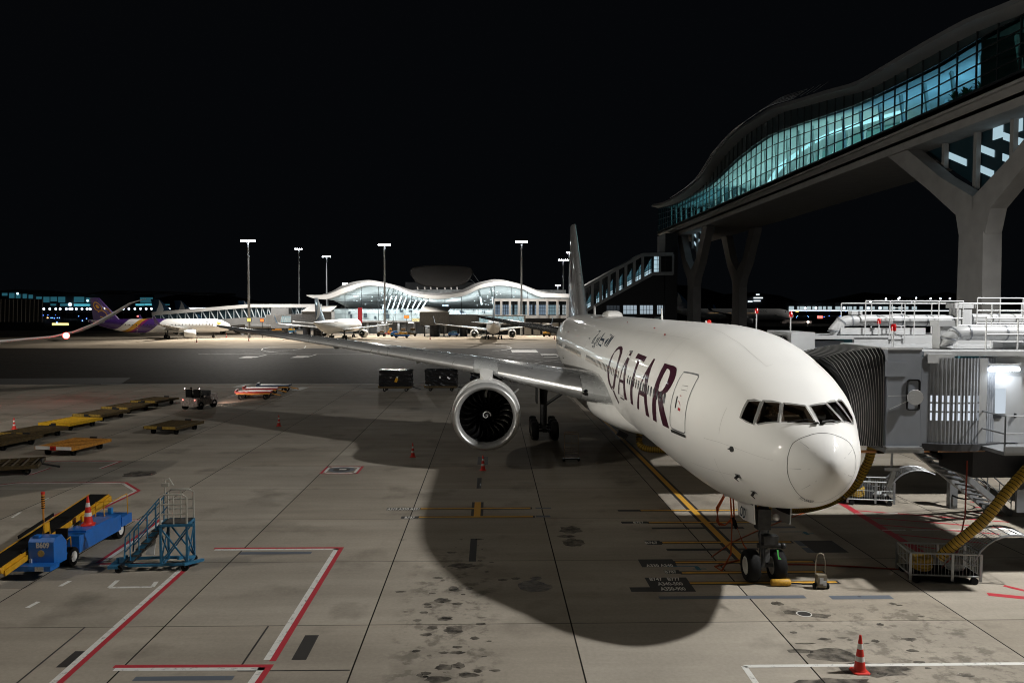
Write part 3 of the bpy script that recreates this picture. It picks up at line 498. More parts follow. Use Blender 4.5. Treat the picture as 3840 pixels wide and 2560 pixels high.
# doors of the cabin
D = PANES['door']
dr = skinpoly(D, .004, 'door', WHITE, PL); ringpath(D, .055, .007, 'door_seal', SEAL, dr); wrap('door_sill', [(PANES['sill'], [(y, t-.035) for y, t in PANES['sill']])], DK, dr, .03)
wrap('handle', [([(6.54, -1.32), (6.54, -1.467)], [(6.43, -1.32), (6.43, -1.467)])], DK, dr, .012); ringpath(PANES['dwin'], .018, .008, 'door_window_frame', LINE, dr)
wrap('door_top_edge', [([(6.82, -1.03), (6.2, -1.0), (5.6, -.965)], [(6.85, -1.015), (6.22, -.98), (5.58, -.945)])], SEAL, dr, .012)
RED = mat('red_mark', (.35, .02, .03), .5, var=0)
b_ = [(6.3, -1.36), (6.16, -1.375), (6.06, -1.4), (6.02, -1.43)]; wrap('door_marking', [(b_, [(y, t-.012) for y, t in b_]), ([(6.25, -1.44), (6.0, -1.44)], [(6.25, -1.475), (6.0, -1.475)]), ([(6.3, -1.29), (6.15, -1.29)], [(6.3, -1.3), (6.15, -1.3)])], RED, dr, .008)
def outline(pts, name='door'):
    d = skinpoly(pts, .004, name, WHITE, PL); ringpath(pts, .028, .007, 'door_seal', SEAL, d); wrap('door_sill', [([(min(p[0] for p in pts), -1.76 if pts[0][1] < 0 else 1.76), (max(p[0] for p in pts), -1.76 if pts[0][1] < 0 else 1.76)], [(min(p[0] for p in pts), -1.785 if pts[0][1] < 0 else 1.785), (max(p[0] for p in pts), -1.785 if pts[0][1] < 0 else 1.785)])], DK, d, .02)
    wrap('door_top_edge', [([(p[0], p[1]) for p in pts[:2]], [(p[0], p[1]*.97) for p in pts[:2]])], SEAL, d, .01)
def dpts(y0, w=1.07, s=-1): return [(y0+w-.1, s*1.03), (y0+.1, s*1.03), (y0, s*1.09), (y0, s*1.66), (y0+.1, s*1.725), (y0+w-.1, s*1.725), (y0+w, s*1.66), (y0+w, s*1.09)]
for y0 in (16.35, 32.6, 47.4, 60.5): outline(dpts(y0))
for y0 in (5.6, 16.35, 32.6, 47.4, 60.5): outline(dpts(y0, s=1))
# cabin windows: one side as single parts, the far side as one
WGL = mat('cabin_window_glass', (.015, .016, .018), .06, 0, .3, var=0); wy = []
for a, b2 in ((7.85, 15.8), (18.05, 31.9), (34.6, 46.8), (49.2, 59.6)):
    y = a
    while y < b2: wy.append(y); y += .533
def winbm(b, y, t):
    s = 1 if t > 0 else -1
    pts = [(y+.135*sgn(cos(a))*abs(cos(a))**.6, t+.062*sgn(sin(a))*abs(sin(a))**.6) for a in [2*pi*k/14 for k in range(14)]]; b.add([FS(p, q, .008) for p, q in pts]+[FS(y, t, .008)], [(k, (k+1) % 14, 14) for k in range(14)])
def sgn(x): return 1 if x > 0 else -1
for y in wy: b = MB(); winbm(b, y, -1.425); b.build('cabin_window', WGL, PL)
b = MB(); [winbm(b, y, 1.425) for y in wy]; o = b.build('cabin_window', WGL, PL); o['kind'] = 'stuff'
# model designation under the nose
b = MB(); text_bm(b, '777-300ER', .2, lambda x, y: FS(.97-y*.85, -2.70-x*.42, .005)); b.build('type_lettering', NAVY, PL)
# crown: antennas, dome, beacon
b = MB(); b.loft([[V((x*.6, 40+y, 8.62+z)) for x, y, z in ((-1, -1.6*k, 0), (-.9, -1.6*k, h*.7), (-.55, -1.6*k, h), (.55, -1.6*k, h), (.9, -1.6*k, h*.7), (1, -1.6*k, 0))] for k, h in ((1, .12), (.85, .42), (0, .5), (-.85, .42), (-1, .12))]); b.build('antenna_dome', WHITE, PL, 50)
for y, h, x in ((21.9, .62, 0), (13.6, .1, .2), (50.5, .8, .0), (48.5, .7, -.15)): b = MB(); b.loft([[V((x-.02, y, 8.7)), V((x+.02, y, 8.7)), V((x+.02, y+.35, 8.7)), V((x-.02, y+.35, 8.7))], [V((x-.01, y+.22, 8.7+h)), V((x+.01, y+.22, 8.7+h)), V((x+.01, y+.4, 8.7+h)), V((x-.01, y+.4, 8.7+h))]]); b.build('blade_antenna', WHITE, PL)
b = MB(); b.sphere((0, 12.6, 8.76), .1, 12, 8); b.build('beacon', mat('red_beacon', (.4, .01, .01), .2, 0, .5, emit=(1, .05, .03), es=.25, var=0), PL, 60)
for y, t in ((13.2, -.62), (17, -.5), (26, -.42)): line_on('crown_marking', [(y, t), (y+.5, t+.02)], .12, RED)
# wings
ST = [(2.2, 21.1, 4.45, 14.6, .125), (3.6, 22.2, 4.62, 13.6, .128), (6, 24.1, 5.0, 11.9, .118), (9.6, 26.9, 5.54, 9.6, .11), (15.3, 31.5, 6.18, 7.2, .10), (21, 36.0, 6.75, 5.4, .10), (27, 40.6, 7.28, 3.8, .095), (30, 43.3, 7.54, 2.5, .09), (31.6, 45.1, 7.7, 1.5, .09), (32.4, 46.4, 7.8, .5, .09)]
def foil(x, t): return 5*t*(.2969*sqrt(max(x, 0))-.126*x-.3516*x*x+.2843*x**3-.1015*x**4)
NX = 16; XC = [.5*(1-cos(pi*k/NX)) for k in range(NX+1)]
def wing_pt(st, x, up, off=0, sg=-1):
    s, y0, z0, c, t = st; h = foil(x, t)*c+off; cam = .018*sin(pi*x)*c; tw = -.035*c*x*(1-s/34); return V((sg*s, y0+x*c-(off if x < .02 else 0), z0+cam+tw+(h if up else -h*.95)))
def stat(s):
    for a, b in zip(ST[:-1], ST[1:]):
        if s <= b[0]: f = (s-a[0])/(b[0]-a[0]); return tuple(p+(q-p)*f for p, q in zip(a, b))
    return ST[-1]
def pylon_nacelle(sg):
    eng = thing_part('engine', PL, (sg*9.6, 23.3, 3.19))
    b = MB(); b.lathe([(.36, 1.935), (.9, 1.985), (1.8, 1.995), (3.2, 1.97), (4.6, 1.86), (5.7, 1.66), (5.72, 1.6), (5.0, 1.55)], (0, 0, 0), (0, 1, 0), 64); b.build('nacelle', WHITE, eng, 40)
    b = MB(); b.lathe([(.95, 1.545), (.6, 1.52), (.4, 1.515), (.22, 1.545), (.09, 1.60), (.02, 1.67), (-.005, 1.72), (.02, 1.78), (.1, 1.845), (.22, 1.895), (.37, 1.938)], (0, 0, 0), (0, 1, 0), 72); b.build('inlet_lip', mat('brushed_lip_metal', (.60, .60, .59), .32, .6, var=.04, scale=3), eng, 80)
    b = MB(); b.lathe([(.94, 1.548), (1.2, 1.58), (1.55, 1.62), (1.9, 1.62)], (0, 0, 0), (0, 1, 0), 64); b.build('inlet_duct', mat('inlet_liner', (.05, .05, .052), .5, .3), eng, 40)
    b = MB(); b.lathe([(4.7, 1.3), (6.2, .95), (7.3, .62), (7.35, .5), (8.4, .05)], (0, 0, 0), (0, 1, 0), 40); b.lathe([(1.9, 1.62), (1.92, .05)], (0, 0, 0), (0, 1, 0), 40); b.build('core_cowl', DK, eng, 40)
    bl = MB(); ed = MB(); n = 22
    for k in range(n):
        a0 = 2*pi*k/n; rows = []; er = []
        for j in range(9):
            f = j/8; r = .42+1.19*f; a = a0+.30*sin(f*2.6)-.12*f; ch = .17+.10*f; tw = .55+.75*f
            le = V((r*cos(a), 1.35+.05*sin(f*3)-.1*f, r*sin(a))); da = ch*1.5*sin(tw)/r; te = V((r*cos(a+da), 1.35+ch*1.6*cos(tw)+.1, r*sin(a+da)))
            rows.append([le, (le+te)/2+V((0, -.03, 0)), te]); er.append([le, le+(te-le)*.1+V((0, -.012, 0))])
        bl.loft(rows, False, False); ed.loft(er, False, False)
    bl.build('fan', mat('fan_blade_black', (.012, .012, .013), .35, .2, var=.1), eng, 60); ed.build('fan_blade_edge', mat('blade_edge_metal', (.09, .085, .075), .35, .9, var=.1), eng, 60)
    b = MB(); b.lathe([(.78, .01), (.84, .1), (1.0, .22), (1.2, .34), (1.5, .43)], (0, 0, 0), (0, 1, 0), 32); sp = b.build('spinner', mat('spinner_black', (.014, .014, .014), .3, var=.05), eng, 60)
    b = MB(); pts = []
    for k in range(40):
        f = k/39; a = 1.3-f*2*pi*1.25; r = .02+.21*f; h = .78+(r/.43)**1.0*.42-.0; pts.append((V((r*cos(a), h-.045, r*sin(a))), (.03+.03*f)))
    b.loft([[p+V((-w*cos(1), 0, w)) if False else p*1.0, V((p.x*(1+w/max(p.xz.length, .05)), p.y, p.z*(1+w/max(p.xz.length, .05))))] for p, w in [(q, ww) for q, ww in pts]], False, False) if hasattr(V((0, 0, 0)), 'xz') else None
    b.build('spiral_mark', mat('spiral_white', (.6, .6, .58), .5, var=0), sp)
    b = MB(); b.loft([[V((w, y, z)), V((0, y-.3*0, z+.02)), V((-w, y, z)), V((-w*.9, y+.02, z-1.0)), V((w*.9, y+.02, z-1.0))] for y, z, w in ((1.5, 1.98, .12), (2.3, 2.2, .34), (3.6, 2.42, .4), (5.6, 2.55, .38), (7.4, 2.5, .2))]); b.build('pylon', WHITE, eng, 50)
    b = MB(); q = V((sin(-1.0*sg)*-1.98 if False else -sg*1.98*sin(.95), 1.3, 1.98*cos(.95))); n_ = q.copy(); n_.y = 0; n_.normalize(); b.add([q, q+V((0, 1.5, 0)), q+V((0, 1.5, 0))+n_*.36, q+V((0, .75, 0))+n_*.36, q+V((.03, .0, .03)), q+V((.03, 1.5, .03))], [(0, 1, 2, 3), (4, 5, 2, 3)]); b.build('strake', WHITE, eng)
    return eng
def thing_part(name, par, loc=(0, 0, 0)):
    o = bpy.data.objects.new(name, None); COL.objects.link(o); o.parent = par; o.location = loc; o.empty_display_size = .3; return o
for sg in (-1, 1):
    b = MB(); b.loft([[wing_pt(st, x, True, 0, sg) for x in XC]+[wing_pt(st, x, False, 0, sg) for x in XC[-2:0:-1]] for st in ST]); w = b.build('wing', WINGM, PL, 40)
    XL = [.14, .10, .065, .04, .02, .008, 0]
    for s0, s1 in ((4.3, 8.9), (10.4, 16.2), (16.25, 22.5), (22.55, 29.6)):
        b = MB(); b.loft([[wing_pt(stat(s0+(s1-s0)*k/6), x, True, .012, sg) for x in XL]+[wing_pt(stat(s0+(s1-s0)*k/6), x, False, .012, sg) for x in (.006, .02, .045, .07)] for k in range(7)], False, False); b.build('leading_edge_slat', CHROME, w, 70)
    for s in (8, 14.5, 21):
        st = stat(s); p = wing_pt(st, .62, False, 0, sg); c = st[3]; b = MB(); b.loft([[p+V((r*.22*cos(a), y*c*.5, -.18*c*.16+(r*.34)*sin(a)-.03*abs(y)*0)) for a in [2*pi*k/10 for k in range(10)]] for y, r in ((-.25, .05), (0, .8), (.35, 1), (.8, .7), (1.1, .05))]); b.build('flap_fairing', WINGM, w, 50)
    p = wing_pt(stat(32.2), 0, True, .02, sg); b = MB(); b.sphere(p, .09, 8, 6); b.build('navigation_light', glow('white_nav_lamp', (.8, .92, 1), 14), w)
    st = stat(4.05); b = MB(); p = wing_pt(st, 0, True, 0, sg); b.sphere(p+V((0, .07, -.03)), .2, 14, 10, (1.2, .55, .85)); b.build('landing_light', mat('lamp_glass', (.01, .01, .012), .05, 0, 1, var=0), w, 60)
    pylon_nacelle(sg)
# belly fairing
b = MB(); rings = []
for y, hw, zt, zb in ((19.8, .5, 3.0, 2.65), (20.6, 1.7, 3.6, 2.5), (21.6, 2.7, 4.4, 2.4), (23, 3.3, 5.0, 2.3), (25.5, 3.6, 5.3, 2.2), (30, 3.7, 5.35, 2.1), (36, 3.7, 5.25, 2.1), (41, 3.4, 4.7, 2.2), (45, 2.4, 3.6, 2.45), (47, .6, 2.9, 2.6)):
    zc = (zt+zb)/2; rings.append([V((hw*sgn(cos(a))*abs(cos(a))**.97, y, zc+(zt-zb)/2*sgn(sin(a))*abs(sin(a))**1.0)) for a in [2*pi*(k+.5)/48 for k in range(48)]])
b.loft(rings); b.build('belly_fairing', WHITE, PL, 60)
b = MB(); b.box((-2.35, 20.75, 2.62), (.55, .25, .3), R=M.Rotation(.5, 3, 'Y')); b.build('air_inlet', BLK, PL)
# tail
def fin_pt(f, x, sd, off=0): y0 = 57.9+9.9*f; c = 15.4+(4.7-15.4)*f; z = 8.35+10.15*f; return V((sd*(foil(x, .095)*c*1.0+off), y0+x*c-(off if x < .02 else 0), z))
b = MB(); b.loft([[fin_pt(f, x, 1) for x in XC]+[fin_pt(f, x, -1) for x in XC[-2:0:-1]] for f in (0, .2, .4, .6, .8, .97, 1)]); fin = b.build('tail_fin', mat('fin_grey_paint', (.26, .255, .255), .45, .1, .3, var=.04), PL, 40)
b = MB(); b.loft([[fin_pt(f, x, 1, .015) for x in (.055, .03, .015, .006, 0)]+[fin_pt(f, x, -1, .015) for x in (.006, .015, .03, .055)] for f in (.02, .25, .5, .75, .98)], False, False); b.build('fin_leading_edge', CHROME, fin, 70)
for sd in (-1, 1):     # running-animal emblem reduced to its large shapes
    for rows in ([((.0, .16), (.0, 1)), ((.1, .2), (.1, 1)), ((.22, .26), (.2, .92)), ((.3, .38), (.27, .72))], [((.33, .42), (.30, .5)), ((.45, .3), (.47, .38)), ((.60, .34), (.61, .44)), ((.72, .62), (.72, .7)), ((.83, .9), (.82, .98))], [((.3, .7), (.34, .86)), ((.43, .64), (.46, .74)), ((.56, .78), (.59, .86)), ((.68, .95), (.69, .99))]):
        b = MB(); R2 = []
        for i in range(len(rows)-1):
            for j in range(6):
                f = j/6; a = [p+(q-p)*f for p, q in zip(rows[i][0], rows[i+1][0])]; c = [p+(q-p)*f for p, q in zip(rows[i][1], rows[i+1][1])]
                R2.append([fin_pt(a[0]+(c[0]-a[0])*u/8, a[1]+(c[1]-a[1])*u/8, sd, .01) for u in range(9)])
        b.loft(R2, False, False); b.build('fin_emblem', MAROON, fin, 60)
for sg in (-1, 1):
    b = MB(); b.loft([[V((sg*s, y0+x*c, z0+h*foil(x, .1)*c)) for x, h in [(x, 1) for x in XC]+[(x, -1) for x in XC[-2:0:-1]]] for s, y0, z0, c in ((1.2, 61.9, 6.72, 8.2), (4, 64.4, 7.17, 6.6), (8, 68.2, 7.8, 4.2), (10.3, 70.3, 8.17, 2.8), (10.77, 71.2, 8.25, 1.6))]); b.build('tailplane', mat('tailplane_metal', (.40, .40, .40), .25, .7, var=.04), PL, 40)
# landing gear
def wheel(name, par, c, r, w, rimm=None):
    o = thing_part(name, par, c); b = MB(); b.lathe([(-w*.42, r*.55), (-w*.5, r*.7), (-w*.48, r*.88), (-w*.36, r*.97), (-w*.15, r), (w*.15, r), (w*.36, r*.97), (w*.48, r*.88), (w*.5, r*.7), (w*.42, r*.55)], (0, 0, 0), (1, 0, 0), 32); b.build('tyre', BLK, o, 50)
    b = MB(); b.lathe([(-w*.42, r*.56), (-w*.46, r*.5), (-w*.25, r*.42), (-w*.22, r*.1), (w*.22, r*.1), (w*.25, r*.42), (w*.46, r*.5), (w*.42, r*.56)], (0, 0, 0), (1, 0, 0), 28); b.build('rim', rimm or mat('wheel_rim_white', (.55, .53, .48), .45, .2), o, 50); return o
ng = thing_part('nose_gear', PL, (0, 5.3, 0))
for x in (-.45, .45): wheel('wheel', ng, (x, 0, .55), .55, .44)
b = MB(); b.cyl((0, 0, .5), (0, .02, 1.3), .10, None, 16); b.cyl((0, .02, 1.2), (0, .08, 2.75), .17, None, 16); b.cyl((-.4, 0, .55), (.4, 0, .55), .07); b.cyl((0, .1, 1.9), (0, 1.7, 2.7), .07); b.bar((.05, -.18, 1.15), (.05, -.22, .72), .16, .05); b.build('strut', mat('gear_grey', (.12, .125, .13), .4, .4, var=.2), ng, 40)
b = MB(); b.box((.12, -.22, 1.5), (.5, .3, .3)); b.cyl((-.28, -.15, 1.28), (.5, -.15, 1.28), .09, None, 12); b.sphere((.62, -.12, 1.25), .11, 10, 8); b.tube([(-.15, -.2, 2.1), (-.28, -.25, 1.7), (-.2, -.25, 1.3), (-.24, -.2, .9)], .03); b.box((-.1, -.1, 2.2), (.45, .4, .7)); b.build('steering_unit', DK, ng, 40)
b = MB(); b.sphere((.28, -.35, 2.3), .12, 12, 8); b.build('taxi_light', CHROME, ng, 60)
b = MB(); b.add([(.3, -.4, 1.2), (.36, -.4, 1.2), (.35, -.46, 1.0), (.4, -.58, .93), (.3, -.55, .92)], [(0, 1, 2, 3, 4)]); b.build('warning_ribbon', mat('green_ribbon', (.03, .30, .04), .7), ng)
for sg, m_ in ((-1, WHITE), (1, GREYM)):
    b = MB(); b.loft([[V((sg*.66, y, z)), V((sg*.62, y, z)), V((sg*(.62-.05), y, z-h)), V((sg*(.66-.05), y, z-h))] for y, z, h in ((-.8, 2.96, .78), (.4, 2.86, .82), (.95, 2.82, .75))]); dd = b.build('gear_door', m_, ng)
    b = MB(); b.box((sg*.6, .05, 2.5), (.02, 1.6, .62)); b.build('door_lining', BLK, dd)
    b = MB(); b.box((sg*.67, .05, 2.86), (.012, 1.72, .1), R=M.Rotation(.0, 3, 'Y')); b.build('door_top_strip', SEAL, dd)
    if sg < 0: b = MB(); text_bm(b, 'OD', .5, lambda x, y: V((-.672+.028-(2.2+y-2.9)*-.064-.035, .42-x*.95, 2.2+y*.95)), .62, .012); b.build('registration_letters', NAVY, dd)
for sg in (-1, 1):
    mg = thing_part('main_gear', PL, (sg*5.49, 36.4, 0))
    for y in (-1.46, 0, 1.46):
        for x in (-.7, .7): wheel('wheel', mg, (x, y, .66), .66, .52, mat('dark_rim', (.2, .19, .17), .5, .3))
    b = MB(); b.bar((0, -1.6, .68), (0, 1.6, .68), .3, .25); b.cyl((0, 0, .66), (0, .1, 4.4), .24, .3, 16); b.cyl((0, .1, 2.2), (-sg*2.6, -1.2, 4.2), .11, None, 10); b.cyl((0, .1, 2.0), (-sg*.6, 2.4, 4.2), .1, None, 10)
    for y in (-1.46, 0, 1.46): b.cyl((-.75, y, .66), (.75, y, .66), .1, None, 10)
    b.box((sg*.5, .2, 3.4), (.08, 1.7, 1.9)); b.build('strut', DK, mg, 40)
# ================================================================ passenger bridges on the right
JW = mat('bridge_white_paint', (.48, .49, .50), .4, .1, var=.07, scale=1.5); JG = mat('bridge_grey_panel', (.20, .215, .24), .45, .25, var=.08, scale=1.2); JD = mat('bridge_dark_steel', (.035, .036, .04), .6, .3, var=.2)
CANV = mat('canopy_fabric', (.030, .030, .031), .8, var=.25, scale=2); PIPING = mat('canopy_piping', (.22, .22, .21), .5, var=.1); GALV = mat('galvanised_steel', (.27, .28, .29), .38, .6, var=.12, scale=4)
TGL = glass('tunnel_glass', (.38, .62, .68)); FLUO = glow('fluorescent_tube', (.86, .93, 1), 16); INSIDE = mat('bridge_interior', (.5, .52, .53), .7)
RLAMP = mat('red_lamp', (.45, .01, .012), .2, 0, .5, emit=(1, .03, .03), es=.02, var=0)
def bellows(par, yw0, yw1, zb, zt, ytop, ybot, xc, npl, side=.42):
    """folding canopy: pleats fanned between the cab frame and the skin"""
    F0 = []; pts = [(yw0, zb), (yw0, zt-.25), (yw0+.25, zt), (yw1-.25, zt), (yw1, zt-.25), (yw1, zb)]
    path = []
    for a, b in zip(pts[:-1], pts[1:]):
        n = max(1, int(math.hypot(a[0]-b[0], a[1]-b[1])/.35)); path += [(a[0]+(b[0]-a[0])*k/n, a[1]+(b[1]-a[1])*k/n) for k in range(n)]
    path.append(pts[-1]); rings = []; pip = []
    cy = (yw0+yw1)/2
    for k in range(2*npl+1):
        f = k/(2*npl); out = .09 if k % 2 else 0; row = []
        for y, z in path:
            h = (z-zb)/(zt-zb)
            # skin position on the port side at this height
            zz = z if z < zt-.3 else z; ang = math.acos(max(-1, min(1, (zz-5.6)/3.1))) if abs(zz-5.6) < 3.1 else .3
            xs = fW(sqrt(max(y-22, .5)))*sin(ang)+.06; x0 = 9.42+xs; x1 = xc
            g = f; x = x0+(x1-x0)*g
            ny = (y-cy)/abs(yw1-yw0)*2; nz = 1 if z > zt-.3 else 0
            row.append(V((x, y+out*(1 if y > cy else -1)*(0 if nz else 1), z+out*nz-(.55*(1-f)**1.5)*h*h*.6)))
        rings.append(row)
        if k % 2: pip.append(row)
    b = MB(); b.loft(rings, False, False); bl = b.build('canopy', CANV, par)
    for row in pip[::1]: b = MB(); b.tube([p+V((0, -.012 if p.y < cy else .012, .0)) for p in row], .009, 5); b.build('canopy_piping', PIPING, bl)
    b = MB(); b.tube([p+V((-.04, 0, 0)) for p in rings[0]], .11, 8); b.build('canopy_bumper', BLK, bl)
def rail(par, pts, h=1.05, n=2, r=.022, name='railing', m=None, post=1.2):
    b = MB()
    for k in range(n): b.tube([V(p)+V((0, 0, h*(k+1)/n)) for p in pts], r, 6)
    for p, q in zip(pts[:-1], pts[1:]):
        p, q = V(p), V(q); L = max(1, int((q-p).length/post))
        for k in range(L+1): c = p+(q-p)*k/L; b.cyl(c, c+V((0, 0, h)), r, None, 6)
    return b.build(name, m or JW, par, 50)
def duct(par, pts, r, name='air_duct', m=None):
    b = MB(); b.tube(pts, r, 18); o = b.build(name, m or JW, par, 50); b = MB()
    for p, q in zip(pts[:-1], pts[1:]):
        p, q = V(p), V(q); d = q-p; L = max(1, int(d.length/1.1))
        for k in range(1, L+1): c = p+d*(k/L); dd = d.normalized()*.03; b.cyl(c-dd, c+dd, r*1.05, None, 18, False)
    b.build('duct_band', JG, o, 50); return o
def beacon_post(par, p, h=.75):
    b = MB(); b.cyl(p, V(p)+V((0, 0, h)), .03, None, 8); o = b.build('lamp_post', JW, par, 50); b = MB(); q = V(p)+V((0, 0, h)); b.cyl(q, q+V((0, 0, .14)), .085, .08, 12); b.cyl(q+V((0, 0, .14)), q+V((0, 0, .24)), .1, .06, 12); b.build('warning_lamp', RLAMP, o, 40)
JB = thing('passenger_bridge', 'near passenger bridge docked at the front door with pleated dark canopy and lit service door', 'jet bridge', (0, 0, 0))
bellows(JB, 26.9, 30.2, 4.75, 7.95, 0, 0, 13.25, 15)
b = MB(); b.box((13.85, 28.5, 6.35), (1.15, 3.6, 3.3)); cab = b.build('cab', JG, JB)
b = MB(); b.box((13.85, 28.5, 8.03), (1.2, 3.66, .07)); b.build('cab_roof', JW, cab); b = MB(); b.box((13.85, 28.4, 4.62), (1.3, 3.7, .14)); b.box((13.8, 26.6, 4.72), (1.2, .25, .08)); b.build('cab_floor', GALV, cab)
b = MB(); b.box((13.55, 26.68, 7.35), (.75, .03, .5)); b.build('cab_panel', JG, cab)
def rrect(cx, cz, w, h, r, y, n=5): return [V((cx+sx*(w/2-r)+r*cos(a), y, cz+sz*(h/2-r)+r*sin(a))) for sx, sz, a0 in ((1, 1, 0), (-1, 1, pi/2), (-1, -1, pi), (1, -1, 3*pi/2)) for a in [a0+pi/2*k/(n-1) for k in range(n)]]
o_ = rrect(14.16, 6.48, .46, 1.05, .1, 26.69); i_ = rrect(14.16, 6.48, .36, .95, .07, 26.67); i2 = rrect(14.16, 6.48, .36, .95, .07, 26.71)
b = MB(); b.loft([[p+V((0, .02, 0)) for p in o_], [p+V((0, -.03, 0)) for p in o_], i_, i2], True, False); b.build('window_frame', BLK, cab); b = MB(); b.quad(*i2); b.build('cab_window', mat('lit_window', (.4, .43, .46), .15, emit=(.75, .85, 1), es=.28, var=.2), cab)
b = MB(); b.lathe([(0, .01), (.0, .25), (.03, .26), (.1, .1), (.14, .01)], (14.14, 26.5, 6.42), (.15, 1, 0), 20); b.cyl((14.14, 26.5, 6.42), (14.16, 26.7, 6.42), .02); b.bar((13.3, 26.66, 6.45), (14.1, 26.45, 6.5), .015); b.bar((13.35, 26.66, 6.0), (14.1, 26.45, 6.42), .015); b.build('mirror', JW, cab, 50)
b = MB(); b.box((14.6, 26.95, 6.25), (.28, .3, 3.0)); b.box((14.5, 26.8, 6.25), (.06, .06, 3.0)); b.build('corner_post', JG, JB)
# corrugated rotunda curtain with slots that show the lit inside
def rot(a, r): return (15.75+r*cos(a), 29.6+r*sin(a))
b = MB(); n = 58; a0, a1 = RAD(232), RAD(298); R0 = 2.95
SL = [k for k in range(8, 52, 3)]
zs = [4.85, 5.62, 5.88, 5.94, 6.18, 6.24, 6.46, 7.72]
def cur(k, z): a = a0+(a1-a0)*k/n; r = R0+(.018 if k % 2 else 0); x, y = rot(a, r); return V((x, y, z))
for k in range(n):
    for i in range(7):
        if i in (1, 3, 5) and k in SL: continue
        b.quad(cur(k, zs[i]), cur(k+1, zs[i]), cur(k+1, zs[i+1]), cur(k, zs[i+1]))
b.build('corrugated_curtain', mat('corrugated_metal', (.26, .275, .30), .5, .4, var=.1), JB)
b = MB(); b.loft([[V((*rot(a0+(a1-a0)*k/12, R0-.25), z)) for k in range(13)] for z in (4.9, 7.6)], False, False); b.build('lit_lining', glow('lit_lining', (.82, .9, 1), .85), JB)
b = MB(); b.loft([[V((*rot(RAD(225)+RAD(90)*k/16, R0+.12), z)) for k in range(17)]+[V((17.8, 32, z)), V((13.8, 32, z))] for z in (4.6, 4.84)]); b.build('rotunda_base', JD, JB)
b = MB(); b.box((19.0, 29.5, 7.86), (8.9, 5.4, .16)); b.box((15.1, 26.85, 7.7), (.9, .25, .3)); b.build('roof', JW, JB)
b = MB(); b.box((16.55, 26.85, 6.25), (.26, .28, 2.9)); b.box((18.9, 27.1, 7.35), (4.5, .1, .8)); b.box((20.5, 27.1, 6.25), (5, .12, 3.1)); b.build('wall', JW, JB)
dr2 = MB(); dr2.box((17.38, 27.0, 5.95), (1.3, .06, 2.25)); dr2 = dr2.build('service_door', JW, JB); b = MB(); b.box((17.3, 26.95, 6.25), (.34, .04, .85)); b.build('door_window', glow('door_pane', (.8, .9, 1), .7), dr2); b = MB(); b.box((17.82, 26.94, 5.75), (.05, .06, .16)); b.box((17.2, 26.955, 5.72), (.3, .02, .12)); b.build('handle', JD, dr2)
lp = MB(); lp.box((17.25, 26.8, 7.42), (1.0, .16, .1)); lp.box((17.25, 26.85, 7.5), (1.15, .3, .05)); lp = lp.build('lamp_fitting', JW, JB); b = MB(); b.cyl((16.75, 26.72, 7.34), (17.75, 26.72, 7.34), .07, None, 10); b.build('fluorescent_lamp', FLUO, lp)
l = bpy.data.lights.new('door_light', 'AREA'); l.shape = 'RECTANGLE'; l.size = 1; l.size_y = .12; l.energy = 18; l.color = (.88, .94, 1); o = bpy.data.objects.new('door_light', l); COL.objects.link(o); o.location = (17.25, 26.6, 7.28); o.rotation_euler = (RAD(-12), 0, 0)
b = MB(); b.box((17.8, 26.2, 4.72), (2.6, 1.5, .12)); b.box((17.8, 25.45, 4.85), (2.6, .05, .2)); b.build('landing', GALV, JB)
rail(JB, [(16.55, 26.8, 4.78), (16.55, 25.5, 4.78), (19.1, 25.5, 4.78)], 1.15, 2, .028, m=GALV, post=.75)
# roof equipment of the near bridge
b = MB(); b.box((16.05, 28.4, 8.35), (.42, .5, .8)); b.box((16.05, 28.4, 8.85), (.56, .6, .2)); b.build('duct_box', JW, JB)
duct(JB, [(16.05, 28.1, 8.0), (16.1, 28.1, 8.3), (16.35, 28.1, 8.5), (16.8, 28.1, 8.52), (22, 28.1, 8.5)], .26)
rail(JB, [(16.9, 27.2, 7.95), (23.5, 27.2, 7.95)], 1.1, 2, .03, post=1.0); rail(JB, [(17.2, 29.4, 7.95), (23.5, 29.4, 7.95)], 1.6, 2, .03, post=1.1)
beacon_post(JB, (13.7, 27.2, 8.06), .55); b = MB(); b.box((18.9, 28.6, 8.05), (1.4, .6, .25)); b.box((20.8, 28.2, 8.15), (.9, .5, .35)); b.build('roof_unit', JW, JB)
# undercarriage, service stair
b = MB(); b.cyl((24.5, 30, 0.7), (24.5, 30, 4.7), .35, None, 14); b.box((24.5, 30, .75), (3.6, .7, .5)); b.box((20.6, 29.6, 3.9), (6.5, 2.2, 1.2)); b.box((20.2, 28.2, 3.6), (1.2, 1.0, 1.2)); b.cyl((15.0, 29.2, 4.6), (18.0, 31, 3.4), .12); b.build('drive_column', JD, JB, 40)
for x in (23.0, 26.0): b = MB(); b.lathe([(-.2, .3), (-.24, .55), (-.15, .6), (.15, .6), (.24, .55), (.2, .3)], (x, 30, .6), (1, 0, 0), 24); b.build('wheel', BLK, JB, 40)
b = MB(); b.box((19.35, 28.0, 3.25), (.9, .5, .9)); b.box((18.6, 27.5, 2.7), (.6, .1, .8)); b.build('control_box', JG, JB)
b = MB(); A, B = V((18.0, 33, 3.5)), V((23.4, 36.3, .05)); nrm = V((-.5, .85, 0)).normalized()
for s in (-.5, .5): b.bar(A+nrm*s, B+nrm*s, .12, .28)
for k in range(12): c = A+(B-A)*(k+.5)/12; b.box(c, (.28, 1.0, .05), atan2(B.y-A.y, B.x-A.x))
st_ = b.build('service_stair', GALV, JB)
